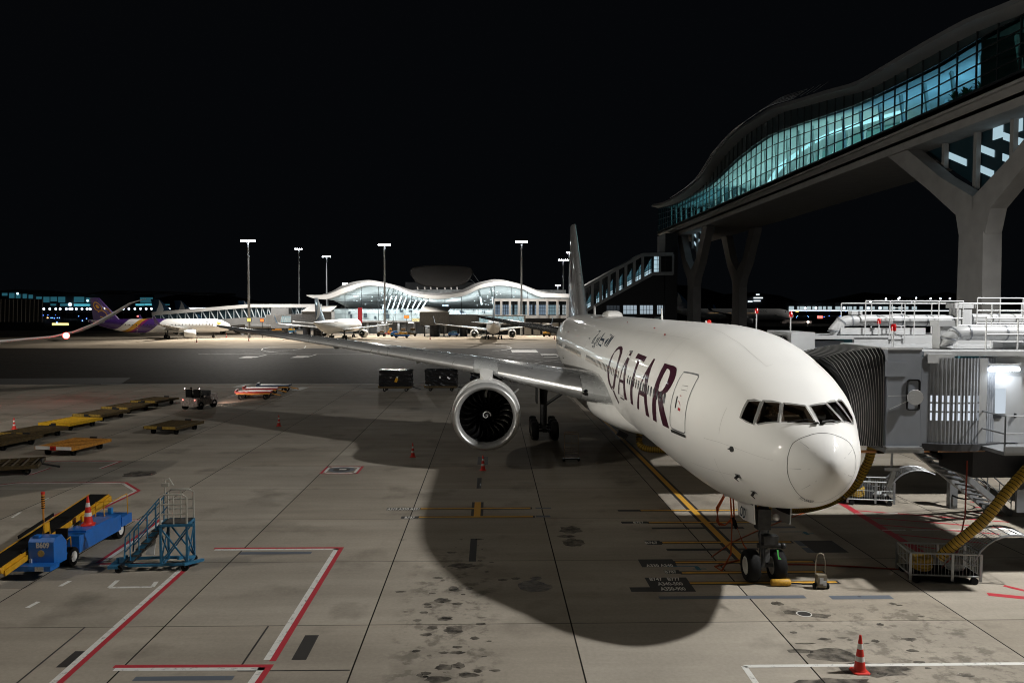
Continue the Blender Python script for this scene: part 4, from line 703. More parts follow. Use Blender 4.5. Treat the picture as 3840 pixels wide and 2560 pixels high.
for s in (-.5, .5):
    b = MB(); b.tube([A+nrm*s+V((0, 0, 1)), B+nrm*s+V((0, 0, 1))], .03); b.tube([A+nrm*s+V((0, 0, .5)), B+nrm*s+V((0, 0, .5))], .02)
    for k in range(7): c = A+(B-A)*k/6+nrm*s; b.cyl(c, c+V((0, 0, 1)), .025, None, 6)
    b.build('handrail', GALV, st_)
b = MB(); b.box((27, 32, 2.2), (5, 5, 4.6)); b.box((23.5, 29, 4.4), (6, 3, .3)); b.build('support_housing', JD, JB)
for z, x in ((4.45, 13.6), (4.45, 15.2)): b = MB(); b.cyl((12.7, 27.4, z), (x+2, 27.6, z), .05, None, 8); b.box((13.4, 27.35, z), (.22, .12, .1)); b.box((15.3, 27.4, z), (.22, .12, .1)); b.build('marker_rail', mat('orange_reflector', (.5, .22, .08), .5), JB)
b = MB(); b.cyl((13.75, 27.2, 4.5), (13.72, 27.2, 3.4), .04); b.box((13.7, 27.1, 3.9), (.5, .1, .1)); b.box((13.7, 27.15, 3.55), (.16, .1, .55), R=M.Rotation(.3, 3, 'Y')); b.build('cable_hanger', GALV, JB)
# second bridge at the next door
J2 = thing('passenger_bridge', 'second passenger bridge further back with glazed tunnel and railed roof ducts', 'jet bridge', (0, 0, 0))
bellows(J2, 37.2, 40.0, 4.9, 8.0, 0, 0, 13.8, 6)
b = MB(); b.box((14.4, 38.6, 6.6), (1.1, 3.3, 3.3)); b.build('cab', JW, J2); b = MB(); b.box((15.7, 38.6, 6.4), (1.5, 2.6, 2.9)); b.build('rotunda', mat('corrugated_metal', (.2, .2, .2)), J2); b = MB(); b.box((16.8, 38.6, 8.02), (3.8, 3.2, .16)); b.box((17.6, 37.1, 7.5), (1.6, .2, 1.0)); b.box((21.4, 37.15, 7.75), (6.8, .16, .55)); b.box((23, 38.6, 8.05), (9.5, 3.0, .14)); b.box((23, 37.15, 4.9), (10, .2, .5)); b.build('tunnel_frame', JW, J2)
b = MB()
for k in range(7): x = 17.3+k*1.5; b.bar((x, 37.12, 5.1), (x, 37.12, 7.6), .08); b.bar((x, 37.14, 5.1), (x+1.5, 37.14, 7.6), .06) if k % 2 else b.bar((x+1.5, 37.14, 5.1), (x, 37.14, 7.6), .06)
b.build('truss', JW, J2); b = MB(); b.quad((17.0, 37.05, 5.1), (27.5, 37.05, 5.1), (27.5, 37.05, 7.5), (17.0, 37.05, 7.5)); b.build('tunnel_glazing', TGL, J2)
b = MB(); b.quad((17.0, 39.9, 4.9), (27.5, 39.9, 4.9), (27.5, 39.9, 7.9), (17.0, 39.9, 7.9)); b.build('tunnel_lining', mat('tunnel_lining', (.12, .2, .23), .6, emit=(.25, .55, .65), es=.03), J2)
duct(J2, [(16.1, 37.6, 7.9), (16.1, 37.6, 8.3), (16.45, 37.6, 8.72), (16.9, 37.6, 8.8), (21.6, 37.6, 8.8)], .27); duct(J2, [(22.6, 37.6, 8.85), (27.5, 37.6, 8.85)], .27)
b = MB(); b.box((22.1, 37.6, 8.75), (.7, .7, 1.3)); b.box((22.1, 37.6, 9.5), (.95, .8, .25)); b.box((17.1, 37.6, 9.15), (.5, .4, .18)); b.box((18.3, 37.4, 8.3), (4.0, .2, .3)); b.box((23.6, 39, 8.6), (1.6, 1, .7)); b.build('roof_unit', JW, J2)
rail(J2, [(17.4, 37.2, 8.1), (22, 37.2, 8.1)], 1.6, 2, .03, post=.95); rail(J2, [(22.6, 37.1, 8.1), (28, 37.1, 8.1)], 1.75, 3, .03, post=.9); rail(J2, [(17.4, 39.8, 8.1), (28, 39.8, 8.1)], 1.5, 2, .03, post=1.5)
b = MB()
for x in (18.55, 19.15): b.cyl((x, 37.0, 7.6), (x, 37.0, 9.55), .025)
for k in range(7): b.cyl((18.55, 37.0, 7.7+k*.28), (19.15, 37.0, 7.7+k*.28), .018)
b.build('ladder', JW, J2); beacon_post(J2, (13.9, 37.2, 8.25), .7); beacon_post(J2, (18.0, 37.1, 8.05), .6); beacon_post(J2, (12.9, 39, 8.2), .9)
b = MB(); b.cyl((17, 38.6, 0), (17, 38.6, 4.8), .4); b.cyl((26, 38.6, 0), (26, 38.6, 4.8), .5); b.box((17, 38.6, .5), (3, .8, .6)); b.build('drive_column', JD, J2, 40)
for b2, x0 in ((J2, 14.2),): b = MB(); b.box((21, 38.6, 4.75), (13, 2.7, .25)); b.build('tunnel_floor', JD, b2)
# hose carts
HY = mat('yellow_hose', (.42, .26, .02), .6, var=.2, scale=2); MESHW = mat('wire_basket', (.36, .38, .37), .45, .5)
def basket(loc, rz, L, W_, H_, label):
    o = thing('hose_cart', label, 'hose cart', loc, rz, 'wire hose carts under the bridge'); b = MB()
    for z, r in ((.28, .03), (.28+H_, .035), (.28+H_*.5, .014)): b.tube([(-L/2, -W_/2, z), (L/2, -W_/2, z), (L/2, W_/2, z), (-L/2, W_/2, z), (-L/2, -W_/2, z)], r, 6)
    nx = int(L/.11)
    for k in range(nx+1):
        x = -L/2+L*k/nx
        for y in (-W_/2, W_/2): b.cyl((x, y, .28), (x, y, .28+H_), .009, None, 4, False)
    for k in range(int(W_/.11)+1):
        y = -W_/2+W_*k/int(W_/.11)
        for x in (-L/2, L/2): b.cyl((x, y, .28), (x, y, .28+H_), .009, None, 4, False)
    b.build('basket', MESHW, o); b = MB()
    for x in (-L/2, L/2, L*.1):
        for y in (-W_/2, W_/2): u_ = MB(); u_.box((x, y, .2+H_/2), (.09, .05, H_+.2)); u_.build('upright', GALV, o); b = MB(); b.box((0, 0, .26), (L, W_, .05)); b.build('tray', JD, o)
    for x in (-L/2+.2, L/2-.2):
        for y in (-W_/2, W_/2): b = MB(); b.cyl((x, y-.05, .12), (x, y+.05, .12), .12, None, 14); b.build('wheel', BLK, o, 40)
    b = MB(); n = 9; pr = [(L/2-.1+1.5*cos(a)*.9, .28+H_*.2+1.3*sin(a)) for a in [pi*.95-pi*.62*k/n for k in range(n+1)]]; pr = [(x+1.2, z) for x, z in pr]
    for y in (-W_/2, W_/2): b.tube([(x, y, z) for x, z in pr], .035)
    for x, z in pr[::1]: b.cyl((x, -W_/2, z), (x, W_/2, z), .016)
    for k in range(1, 8): y = -W_/2+W_*k/8; b.tube([(x, y, z) for x, z in pr], .008, 4)
    b.build('hose_hood', GALV, o); b = MB()
    for k in range(4): b.tube([(-.25*L+.32*cos(a), .3*sin(a), .4+k*.1+.04*cos(a*2)) for a in [2*pi*j/16 for j in range(17)]], .07, 8)
    b.build('coiled_hose', HY, o, 60); b = MB(); b.sphere((.25*L, 0, .42), .22, 8, 6, (1.6, 1.1, .7)); b.build('folded_cover', mat('pale_cover', (.4, .42, .43), .8), o); return o
basket((15.6, 27.5, 0), -.12, 2.3, 1.2, .75, 'wire hose cart at the lower right with the thick yellow hose dropping into it')
basket((18.2, 38.3, 0), -.18, 2.1, 1.1, .85, 'wire hose cart beside the nose under the bridge cab with curved grille hood')
def hose(pts, r, label, name='hose', n=8):
    P_ = []; pts = [V(p) for p in pts]
    for i in range(len(pts)-1):
        p0, p1, p2, p3 = pts[max(i-1, 0)], pts[i], pts[i+1], pts[min(i+2, len(pts)-1)]
        for k in range(n): t = k/n; P_.append(.5*((2*p1)+(p2-p0)*t+(2*p0-5*p1+4*p2-p3)*t*t+(3*p1-p0-3*p2+p3)*t**3))
    P_.append(pts[-1]); o = thing(name, label, 'hose'); b = MB(); b.tube(P_, r, 16); b.build('hose_body', HY, o, 60); b = MB()
    d = 0
    for p, q in zip(P_[:-1], P_[1:]):
        L = (q-p).length; dd = (q-p).normalized()
        while d < L: c = p+dd*d; b.cyl(c-dd*.012, c+dd*.012, r*1.06, None, 16, False); d += r*.75
        d -= L
    b.build('spiral_rib', BLK, o, 60); return o
hose([(18.6, 26.9, 4.3), (17.5, 26.7, 3.25), (16.7, 26.75, 2.2), (16.0, 27.1, 1.35), (15.6, 27.4, .75)], .175, 'thick yellow ribbed hose hanging from the bridge into the lower right cart')
hose([(14.9, 31.0, 4.5), (14.8, 31.2, 3.3), (14.3, 32, 1.9), (13.4, 34, .8), (12.6, 37, .2), (12.0, 41, .18), (11.5, 46, .18)], .17, 'yellow ribbed hose hanging below the bridge cab and trailing behind the nose')
hose([(10.0, 53.5, 2.3), (9.8, 52.6, 1.3), (9.75, 52.3, .5), (10.2, 52, .22), (11.5, 51.5, .2), (14, 50.5, .2), (19, 49, .2)], .2, 'yellow ribbed air hose under the belly beside the lead-in line')
o = thing('hydrant_pillar', 'grey steel service pillar standing behind the wire hose carts', 'pillar', (21.7, 37.2, 0)); b = MB(); b.box((0, 0, .75), (.36, .3, 1.5)); b.build('post', GALV, o); b = MB(); b.box((0, 0, 1.6), (.7, .5, .4)); b.build('head', JG, o); b = MB(); b.tube([(.2+.9*cos(a)+.6, .6*sin(a), .9+.35*sin(a+.6)) for a in [2*pi*k/20 for k in range(21)]], .04); b.build('cable_loop', BLK, o)
# power cables
OC = mat('orange_cable', (.52, .10, .02), .6, var=.15)
def cable(pts, r, label, m=OC, name='cable'): P_ = []; b = MB(); b.tube(pts, r, 6); return tag(b.build(name, m, None, 60), label, 'cable')
def sag(a, b, d, n=10): a, b = V(a), V(b); return [a+(b-a)*k/n-V((0, 0, d*4*k/n*(1-k/n))) for k in range(n+1)]
gpx = V((8.75, 29.4, 2.75))
o = thing('power_cable', 'bundle of orange ground power cables hanging from the belly receptacle', 'cable'); b = MB(); b.box((gpx.x, gpx.y, 2.62), (.3, .25, .3)); b.build('receptacle', WHITE, o)
for k in range(4): b = MB(); b.tube([gpx+V((-.02*k, 0, -.1)), gpx+V((-.35-.03*k, -.1, -.7)), gpx+V((-.45+.04*k, -.15, -1.2-.05*k)), gpx+V((-.1, -.1, -1.35)), gpx+V((.25, 0, -1.1+.02*k))], .025); b.build('cable_loop', OC, o, 60)
b = MB(); b.tube([gpx+V((.2, 0, -.2)), gpx+V((.25, -.05, -1.2)), gpx+V((.5, -.4, -2)), gpx+V((.9, -1.2, -2.7))], .03); b.build('cable_drop', OC, o, 60); b = MB(); b.tube([gpx+V((.1, 0, -.2)), gpx+V((.15, -.1, -1.3)), gpx+V((0, -.5, -2.3)), gpx+V((-.5, -1.1, -2.72)), gpx+V((-.6, -.6, -2.72)), gpx+V((.5, .1, -2.71))], .03); b.build('cable_drop', OC, o, 60)
for k in (.12, .3): b = MB(); b.cyl(gpx+V((.12+k*.4, -.05, -1.0-k*.6)), gpx+V((.2+k*.4, -.1, -1.3-k*.6)), .07, None, 10); b.build('cable_plug', BLK, o, 50)
cable([c2(1040, 840), c2(1240, 700), c2(1480, 592), c2(1700, 505), c2(1900, 430), c2(2060, 362), c2(2200, 300)], .032, 'orange cable lying taut across the stand behind the nose wheel')
pts = [c2(1640, 915), c2(1850, 915), c2(2060, 920), c2(2340, 935), c1(700, 1305), c1(1100, 1330), c1(1300, 1335)]; pts = [p+V((0, 0, .03)) for p in pts]+[V((15.6, 27.6, .1)), V((16.6, 28, .8)), V((17.0, 28.3, 2.0)), V((17.2, 28.6, 3.9))]
cable(pts, .03, 'red orange cable running from the nose gear to the bridge and up', mat('red_cable', (.30, .035, .018), .6))
# wheel chock and chock trolley
o = thing('wheel_chock', 'yellow wheel chock in front of the nose wheels', 'chock', tuple(c2(1685, 1108))); b = MB(); b.loft([[V((x, r*cos(a), .12+r*sin(a))) for a in [2*pi*k/14 for k in range(14)]] for x, r in ((-.33, .09), (-.3, .12), (.3, .12), (.33, .09))]); b.build('block', mat('chock_yellow', (.50, .27, .02), .6, var=.25, scale=12), o, 50); b = MB(); b.tube([(.33, 0, .1), (.8, .1, .03), (1.3, .05, .03)], .02); b.build('rope', BLK, o)
q = c2(2062, 1135); o = thing('chock_trolley', 'small hand trolley with hoop handle beside the nose wheels', 'trolley', (q.x, q.y, 0)); b = MB(); b.box((0, 0, .28), (.3, .22, .42)); b.build('box', mat('trolley_beige', (.22, .19, .14), .6, var=.15), o); b = MB(); b.box((-.03, -.12, .3), (.12, .02, .2)); b.box((.08, -.12, .22), (.1, .02, .16)); b.build('label_plate', JW, o)
b = MB(); b.tube([(-.17, .05, .1), (-.16, .08, .9), (-.1, .1, 1.13), (0, .1, 1.18), (.1, .1, 1.13), (.16, .08, .9), (.17, .05, .1)], .018); b.build('hoop_handle', mat('trolley_beige', (.4, .35, .25)), o, 60)
for x in (-.22, .22): b = MB(); b.cyl((x-.03, 0, .1), (x+.03, 0, .1), .1, None, 14); b.build('wheel', BLK, o, 40)
# ================================================================ elevated glazed bridge on forked columns
CONC = mat('pale_concrete', (.27, .265, .26), .8, var=.12, scale=.6, bump=.1); DKP = mat('dark_cladding', (.022, .024, .027), .6, .2, var=.15, scale=.5); MUL = mat('dark_mullion', (.018, .022, .025), .5, .4, var=0)
BGL = glass('teal_glass', (.36, .68, .71)); CEIL = mat('white_ceiling', (.62, .66, .66), .8, var=.06, scale=.4)
RZ = pch([10, 50, 69, 79, 87, 99, 110, 121, 134, 148, 162, 179, 198, 210, 229], [34.2, 35, 35.6, 36.6, 36.8, 36.9, 38.3, 39.8, 41.4, 41.6, 40.4, 36.8, 36.0, 36.3, 37.7])
GT = pch([10, 50, 71.5, 78, 85.6, 95, 102, 113, 126.5, 138.5, 153, 177.6, 202, 229], [33, 34.4, 35.2, 35.2, 34.9, 35.1, 35.3, 36.2, 37.5, 38.3, 37.7, 35.5, 35.4, 37])
SB = thing('sky_bridge', 'high glazed footbridge with wavy roof on forked concrete columns, lit teal inside', 'bridge')
b = MB(); b.box((55, 128, 29.85), (16, 200, .75)); b.box((55, 128, 28.6), (13.6, 199, 1.75)); b.loft([[V((47.0, y, 30.2)), V((47.0, y, 29.75)), V((48.2, y, 29.0)), V((48.2, y, 28.6))] for y in (28, 228)], False, False); b.build('deck', CONC, SB)
YS = [28+2.5*k for k in range(81)]
b = MB(); b.loft([[V((x, y, z)) for x, z in ((45.2, RZ(y)-.1), (45.4, RZ(y)+.45), (48, RZ(y)+.9), (55, RZ(y)+1.4), (62, RZ(y)+.9), (64.8, RZ(y)+.2), (64, RZ(y)-.3), (47, RZ(y)-.5))] for y in YS]); b.build('roof', mat('roof_metal', (.22, .225, .23), .5, .3, var=.1, scale=.3), SB, 40)
b = MB()
for k in range(5): b.tube([(44.9+.5*k, y, RZ(y)+.55+.35*k) for y in YS if 118 < y < 205], .05, 4)
for y in YS[34:70]: b.bar((44.9, y, RZ(y)+.55), (46.9, y, RZ(y)+1.95), .06)
b.build('roof_walkway', GALV, SB)
b = MB(); b.loft([[V((47.05, y, 30.3)), V((47.05, y, GT(y)))] for y in YS], False, False); b.build('glazing', BGL, SB)
b = MB(); b.loft([[V((47.2, y, GT(y))), V((47.2, y, RZ(y)-.3))] for y in YS], False, False); b.build('louvre_band', mat('louvre_dark', (.03, .05, .055), .4, .4, var=.1), SB)
for y in [29+1.6*k for k in range(125)] if False else []: pass
b = MB(); y = 29.0
while y < 228: b.box((47.1, y, (30.3+RZ(y)-.4)/2), (.16, .12, RZ(y)-30.7)); y += 2.75 if y > 90 else 3.3
for k in range(1, 5): b.loft([[V((46.95+dx, q, 30.3+(GT(q)-30.3)*k/4+dz)) for dx, dz in ((0, 0), (.15, 0), (.15, .1), (0, .1))] for q in YS])
b.loft([[V((46.9+dx, q, 30.2+dz)) for dx, dz in ((0, 0), (.2, 0), (.2, .25), (0, .25))] for q in YS]); b.build('mullions', MUL, SB)
b = MB(); b.loft([[V((x, y, GT(y)+dz)) for x, dz in ((47.6, -.1), (51, .6), (55, .8), (59, .6), (62.8, -.1))] for y in YS], False, False); b.build('ceiling', CEIL, SB, 60)
b = MB(); b.loft([[V((62.9, y, 30.3)), V((62.9, y, GT(y)))] for y in YS], False, False); b.build('far_glazing', mat('far_glazing', (.16, .26, .27), .4, var=.3, scale=.3), SB)
b = MB(); y = 30
while y < 228: b.bar((62.6, y, 30.3), (61.2, y, GT(y)), .25); y += 2.75
y = 60
while y < 226: b.bar((50.5, y, 30.3), (50.5, y+1.3, GT(y)+.3), .32); b.bar((56.5, y+2.5, 30.3), (57.5, y+3.5, GT(y)+.3), .35); y += 5.5
b.build('inner_columns', CEIL, SB)
ceiling_edge = [(176, 31.5), (168, 34), (160, 36.6), (149, 38.2), (138, 38.6), (128, 37.9), (120, 37.2), (112, 36.6)]
b = MB(); b.loft([[V((57.3, y, z-.2)), V((57.3, y, z+h))] for (y, z), h in zip(ceiling_edge, (.2, 1.2, 1.6, .9, .5, .5, .7, .3))], False, False); b.build('lit_ceiling_edge', glow('ceiling_edge_glow', (.85, .98, 1), 1.5), SB)  # lit underside of the ceiling painted as a glowing ribbon
b = MB(); b.loft([[V((60.5, y, z-2.6)), V((60.5, y, z))] for y, z in ((180, 33.5), (170, 34.4), (160, 36), (149, 37.6), (138, 38.2), (126, 37.2), (116, 36.2))], False, False); b.build('lit_wall', glow('bridge_lit_wall', (.30, .55, .50), .62), SB)
b = MB()
for y, z, w in ((205, 31.2, 1.2), (199, 31.8, 2), (196, 32.6, 1.2), (172, 32.4, 2.5), (168, 32.2, 1.6), (101, 31.0, 1.2), (98, 30.9, .8), (88, 31.6, .9), (83.6, 31.0, .5), (80.2, 31.2, .6)): b.quad((59.9, y, z), (59.9, y+w, z), (59.9, y+w, z+.7), (59.9, y, z+.7))
b.build('display_screens', glow('bridge_screens', (.62, .78, 1), 1.6), SB)
b = MB()
for y, z in ((73.2, 33.9), (72.4, 33.4), (70.8, 34), (69.5, 33.5), (75.2, 32.5)): b.box((55, y, z), (5, .12, .06))
b.build('ceiling_lamps', glow('bridge_warm_lamps', (1, .88, .7), 1.4), SB); b = MB(); b.box((51.5, 77.95, 33), (8.5, .2, 5.6)); b.box((58, 64, 33), (.3, 28, 5.4)); b.build('partition', mat('dark_partition', (.03, .028, .024), .6), SB)
for y in [82+5.6*k for k in range(26)]:
    l = bpy.data.lights.new('bridge_light', 'POINT'); l.shadow_soft_size = .5; l.energy = 430 if 118 < y < 182 else (260 if y < 118 else 170); l.color = (.40, .70, 1) if y < 112 else ((.95, 1, .93) if y < 182 else (.35, .8, .9)); o = bpy.data.objects.new('bridge_light', l); COL.objects.link(o); o.location = (54, y, 33.2)
def forked(x, y0, bw, zj, yl, yr, name='column'):
    """shaft with two arms leaning along the bridge"""
    b = MB(); t = 1.05
    b.loft([[V((x-t*.9+i, y, z)) for i, y in ((0, y0-bw*k), (0, y0+bw*k), (2*t*.9, y0+bw*k), (2*t*.9, y0-bw*k))] for z, k in ((0, 1.06), (zj-2.6, .94))])
    for yt, s in ((yl, 1), (yr, -1)):
        pts = [(y0+s*bw*.5, zj-2.8, bw*.5), (y0+s*bw*.66, zj+.3, bw*.67), (y0+s*(bw*.7+abs(yt-y0)*.32), zj+3.4, bw*.5), (yt-s*1.0, 28.4, bw*.56)]
        b.loft([[V((x-t*.8+dx, y+dy, z+(-dy*s*.5 if i else 0))) for dx, dy in ((0, -w), (0, w), (2*t*.8, w), (2*t*.8, -w))] for i, (y, z, w) in enumerate(pts)])
    return b.build(name, CONC, SB, 30)
forked(49.4, 81, 2.2, 19.5, 98.5, 64.5); forked(61.5, 81, 2.2, 19.5, 98.5, 64.5); forked(49.6, 196.5, 3.0, 17.0, 211, 183); forked(61.5, 199, 3.0, 17.0, 212, 186)
# glazed escalator halls standing in the forks
ESC = glow('escalator_light', (.62, .88, 1), .62); ESD = mat('escalator_dark', (.012, .04, .055), .4)
def forkhall(x, y0, yl, yr, zj):
    h = thing_part('escalator_hall', SB); b = MB(); b.add([(x, yl, 28.2), (x, yr, 28.2), (x, y0, zj)], [(0, 1, 2)]); b.build('glazing', ESD, h); b = MB(); n = 3
    for k in range(1, 5): y = yr+(yl-yr)*k/5; zb = 28.2-(28.2-zj)*(1-abs(y-y0)/max(yl-y0, y0-yr)); b.box((x-.5, y, (zb+28.4)/2), (.5, .55, 28.6-zb))
    b.build('posts', CONC, h); b = MB(); s = MB()
    for i in range(-3, 5):
        for j in range(6):
            y = yr+(yl-yr)*(j+.25)/6.2; w = (yl-yr)/8.5; z = zj+2+i*2.1+(y-y0)*.42
            def lim(q): return 28-(28.2-zj)*(1-abs(q-y0)/(max(yl-y0, y0-yr)))
            if z < lim(y)+.2 or z+w*.42 < lim(y+w)+.2 or z > 26.4: continue
            s.quad((x-.06, y, z), (x-.06, y+w, z+w*.42), (x-.06, y+w, z+w*.42+.75), (x-.06, y, z+.75))
    for y in (yr+(yl-yr)*.22, yr+(yl-yr)*.30, yr+(yl-yr)*.38, yr+(yl-yr)*.48): s.quad((x-.06, y, 26.5), (x-.06, y+1.7, 26.5), (x-.06, y+1.7, 28.0), (x-.06, y, 28.0))
    s.build('lit_escalator', ESC, h)
forkhall(51.5, 81.5, 96.5, 66.5, 20.3); forkhall(51.5, 196.8, 209, 185, 18)
b = MB()
for y, z in ((75.5, 28.3), (71.0, 28.3)): b.sphere((48.4, y, z), .14, 8, 6)
b.build('soffit_lamp', glow('soffit_lamp', (.9, .95, 1), 9), SB)
# foliage behind the glass
LEAF = mat('leaf_green', (.03, .09, .035), .6, var=.4, scale=5)
for k, (y, l) in enumerate(((84.5, 'potted palm behind the bridge glass, left of the others'), (82.6, 'potted palm behind the bridge glass, middle of the three'), (80.0, 'potted palm behind the bridge glass next to the dark partition'))):
    o = thing('potted_palm', l, 'plant', (48.6, y, 30.35), 0, 'potted palms in the bridge'); b = MB(); b.lathe([(0, .28), (.5, .38), (.5, .3)], (0, 0, 0), (0, 0, 1), 16); b.build('pot', DKP, o); b = MB(); rr = random.Random(k)
    for j in range(46):
        a = rr.uniform(0, 2*pi); e = rr.uniform(.15, 1.2); L = rr.uniform(.7, 1.35); pts = [V((0, 0, .5))+V((cos(a)*L*t*cos(e), sin(a)*L*t*cos(e), L*t*(1.1*sin(e)+.4)-.55*L*t*t)) for t in (0, .4, .75, 1)]; nn = V((-sin(a), cos(a), 0))
        b.loft([[p-nn*w, p+nn*w] for p, w in zip(pts, (.03, .11, .09, .01))], False, False)
    b.build('crown', LEAF, o)
# escalator building at the foot of the bridge
EB = thing('escalator_building', 'low dark building with a slanting glazed escalator hall beside the forked column', 'building'); YB = 206
def q_(x, y, Y=YB): return AY(x*1.632653, y*1.632653, Y)
a, c, d, e, f, g = q_(1322, 672), q_(1476, 586), q_(1546, 584), q_(1322, 727), q_(1500, 629), q_(1546, 629)
for nm, p in (('roof', (a, c, d)), ('floor_beam', (e, f, g))):
    b = MB()
    for s, t in zip(p[:-1], p[1:]): b.loft([[s+V((0, y, z)) for y, z in ((-.3, -.35), (8, -.35), (8, .5), (-.3, .5))], [t+V((0, y, z)) for y, z in ((-.3, -.35), (8, -.35), (8, .5), (-.3, .5))]])
    b.build(nm, mat('escalator_frame', (.33, .34, .34), .5, .3), EB)
b = MB()
for k in range(9):
    t = k/8; p = a+(c-a)*t; xx = p.x; r = (xx-e.x)/(f.x-e.x); z0 = e.z+(f.z-e.z)*r if r < 1 else f.z; b.box((xx, YB, (p.z+z0)/2), (.7, .5, p.z-z0))
for x in (d.x-3.4, d.x): b.box((x, YB, (d.z+g.z)/2), (.5, .5, d.z-g.z))
b.build('post', MT['escalator_frame'], EB); b = MB(); b.quad(a+V((0, .6, 0)), c+V((0, .6, 0)), d+V((0, .6, 0)), g+V((0, .6, 0)), f+V((0, .6, 0)), e+V((0, .6, 0))); b.build('glazing', mat('escalator_glazing', (.008, .018, .022), .12, var=.1), EB)
b = MB(); n = V((0, -.05, 0))+V((0, .5, 0))
for k in range(8):
    t0, t1 = k/8+.02, (k+1)/8-.02
    for (o0, o1) in ((.35, 1.25),): 
        p, q = e+(f-e)*t0, e+(f-e)*t1; b.quad(p+n+V((0, 0, .4)), q+n+V((0, 0, .4)), q+n+V((0, 0, 1.5)), p+n+V((0, 0, 1.5)))
b.quad(f+n+V((.3, 0, .5)), g+n+V((-3.6, 0, .5)), g+n+V((-3.6, 0, 4.4)), f+n+V((.3, 0, 4.4))); b.build('lit_stair', ESC, EB)
b = MB()
for k in range(8):
    t0, t1 = k/8+.02, (k+1)/8-.02; p, q = e+(f-e)*t0, e+(f-e)*t1; b.quad(p+n+V((0, .05, 1.7)), q+n+V((0, .05, 1.7)), q+n+V((0, .05, 4.3)), p+n+V((0, .05, 2.2)))
b.build('lit_panel', glow('escalator_panel', (.12, .30, .38), .35), EB); b = MB()
for k in range(33): t = k/32; p = e+(f-e)*t; b.box((p.x, YB-.02, p.z+2.3), (.1, .12, 4.4))
for h in (1.1, 2.2, 3.3): b.bar(e+V((0, 0, h)), f+V((0, 0, h)), .1)
for k in range(1, 4): b.box((f.x+(g.x-f.x)*k/5, YB-.02, f.z+2.4), (.12, .12, 4.6)); b.box(((f.x+g.x)/2, YB-.02, f.z+k*1.2), (g.x-f.x, .12, .1))
b.build('mullions', MUL, EB)
wl = MB(); p0, p1 = q_(1318, 730), q_(1548, 730); wl.add([V((p0.x, YB+2, 0)), V((p1.x, YB+2, 0)), V((p1.x, YB+2, g.z)), V((f.x, YB+2, f.z)), V((e.x, YB+2, e.z))], [(0, 1, 2, 3, 4)]); wl.box(((p0.x+p1.x)/2, YB+5.5, 3), (p1.x-p0.x, 6, 6)); wl.build('wall', DKP, EB)
cw = lambda x, y: AY(2000+x/2.8, 800+y/2.8, YB+1.9)
for x0, x1, br in ((770, 905, 0), (945, 1085, 1), (1120, 1255, 1), (1300, 1360, 1)):
    w = MB(); w.quad(cw(x0, 965), cw(x1, 965), cw(x1, 1055), cw(x0, 1055)); w = w.build('window', glow('lit_office_window', (.55, .68, .78), .55) if br else mat('dim_window', (.03, .04, .05), .2, emit=(.4, .5, .6), es=.05), EB); b = MB()
    for k in range(1, 4): p = cw(x0+(x1-x0)*k/4, 965); q = cw(x0+(x1-x0)*k/4, 1055); b.bar(p-V((0, .1, 0)), q-V((0, .1, 0)), .1)
    b.bar(cw(x0, 1010)-V((0, .1, 0)), cw(x1, 1010)-V((0, .1, 0)), .1); b.build('window_bars', MUL, w)
b = MB(); b.box((46.3, 212, 14.4), (3.2, 10, 27.6)); b.build('lift_tower', DKP, EB)
# ================================================================ far pier terminal
TW = mat('fascia_white', (.62, .60, .57), .5, var=.04, scale=.2); TG_ = mat('terminal_roof_grey', (.16, .155, .15), .6, var=.1, scale=.3); TC = mat('terminal_concrete', (.24, .235, .225), .8, var=.12, scale=.4)
PT_ = thing('pier_terminal', 'far pier terminal with a white double wave roof over a brightly lit glass wall', 'terminal'); YT = 275
def t_(x, y, Y=YT): return AY(x*1.632653, y*1.632653, Y)
top = [t_(x, y) for x, y in ((738, 676), (760, 669), (785, 655), (815, 646), (845, 643), (890, 650), (940, 665), (1000, 673), (1050, 668), (1100, 648), (1140, 641), (1190, 650), (1240, 667), (1282, 674))]
rt = pch([p.x for p in top], [p.z for p in top]); so = [t_(x, y) for x, y in ((704, 679), (720, 685), (745, 687), (790, 673), (845, 655), (895, 660), (950, 680), (1000, 686.5), (1060, 680), (1110, 660), (1150, 655), (1195, 662), (1250, 683), (1340, 684))]
sf = pch([p.x for p in so], [p.z for p in so]); fa = [t_(x, y) for x, y in ((704, 677.5), (720, 677.5), (745, 677), (790, 661), (845, 648.5), (895, 654), (950, 673), (1000, 678), (1060, 672), (1110, 652), (1150, 646), (1195, 654), (1250, 673), (1340, 676))]; ft = pch([p.x for p in fa], [p.z for p in fa])
XS = [so[0].x+(so[-1].x-so[0].x)*k/90 for k in range(91)]
b = MB(); b.loft([[V((x, YT, sf(x))), V((x, YT, ft(x))), V((x, YT+.6, ft(x)+.02)), V((x, YT+5.5, sf(x)-.1))] for x in XS]); b.build('fascia', TW, PT_, 40)
b = MB(); b.loft([[V((x, YT+.4, ft(x)+.02)), V((x, YT+1.2, max(rt(x), ft(x)+.05))), V((x, YT+50, max(rt(x), ft(x)))), V((x, YT+50, sf(x))), V((x, YT+5, sf(x)+.1))] for x in XS if top[0].x <= x <= top[-1].x+.5]); b.build('roof', TG_, PT_, 40)
GX0, GX1, ZF = so[1].x+4, 30, 4.6; xs = [GX0+(GX1-GX0)*k/60 for k in range(61)]
b = MB(); b.loft([[V((x, YT+5, ZF)), V((x, YT+5, sf(x)))] for x in xs], False, False); b.build('glass_wall', glass('clear_pier_glass', (.80, .90, .93)), PT_)
b = MB()
for k in range(16): x = GX0+(GX1-GX0)*k/15; b.box((x, YT+4.9, (ZF+sf(x))/2), (.16, .2, sf(x)-ZF))
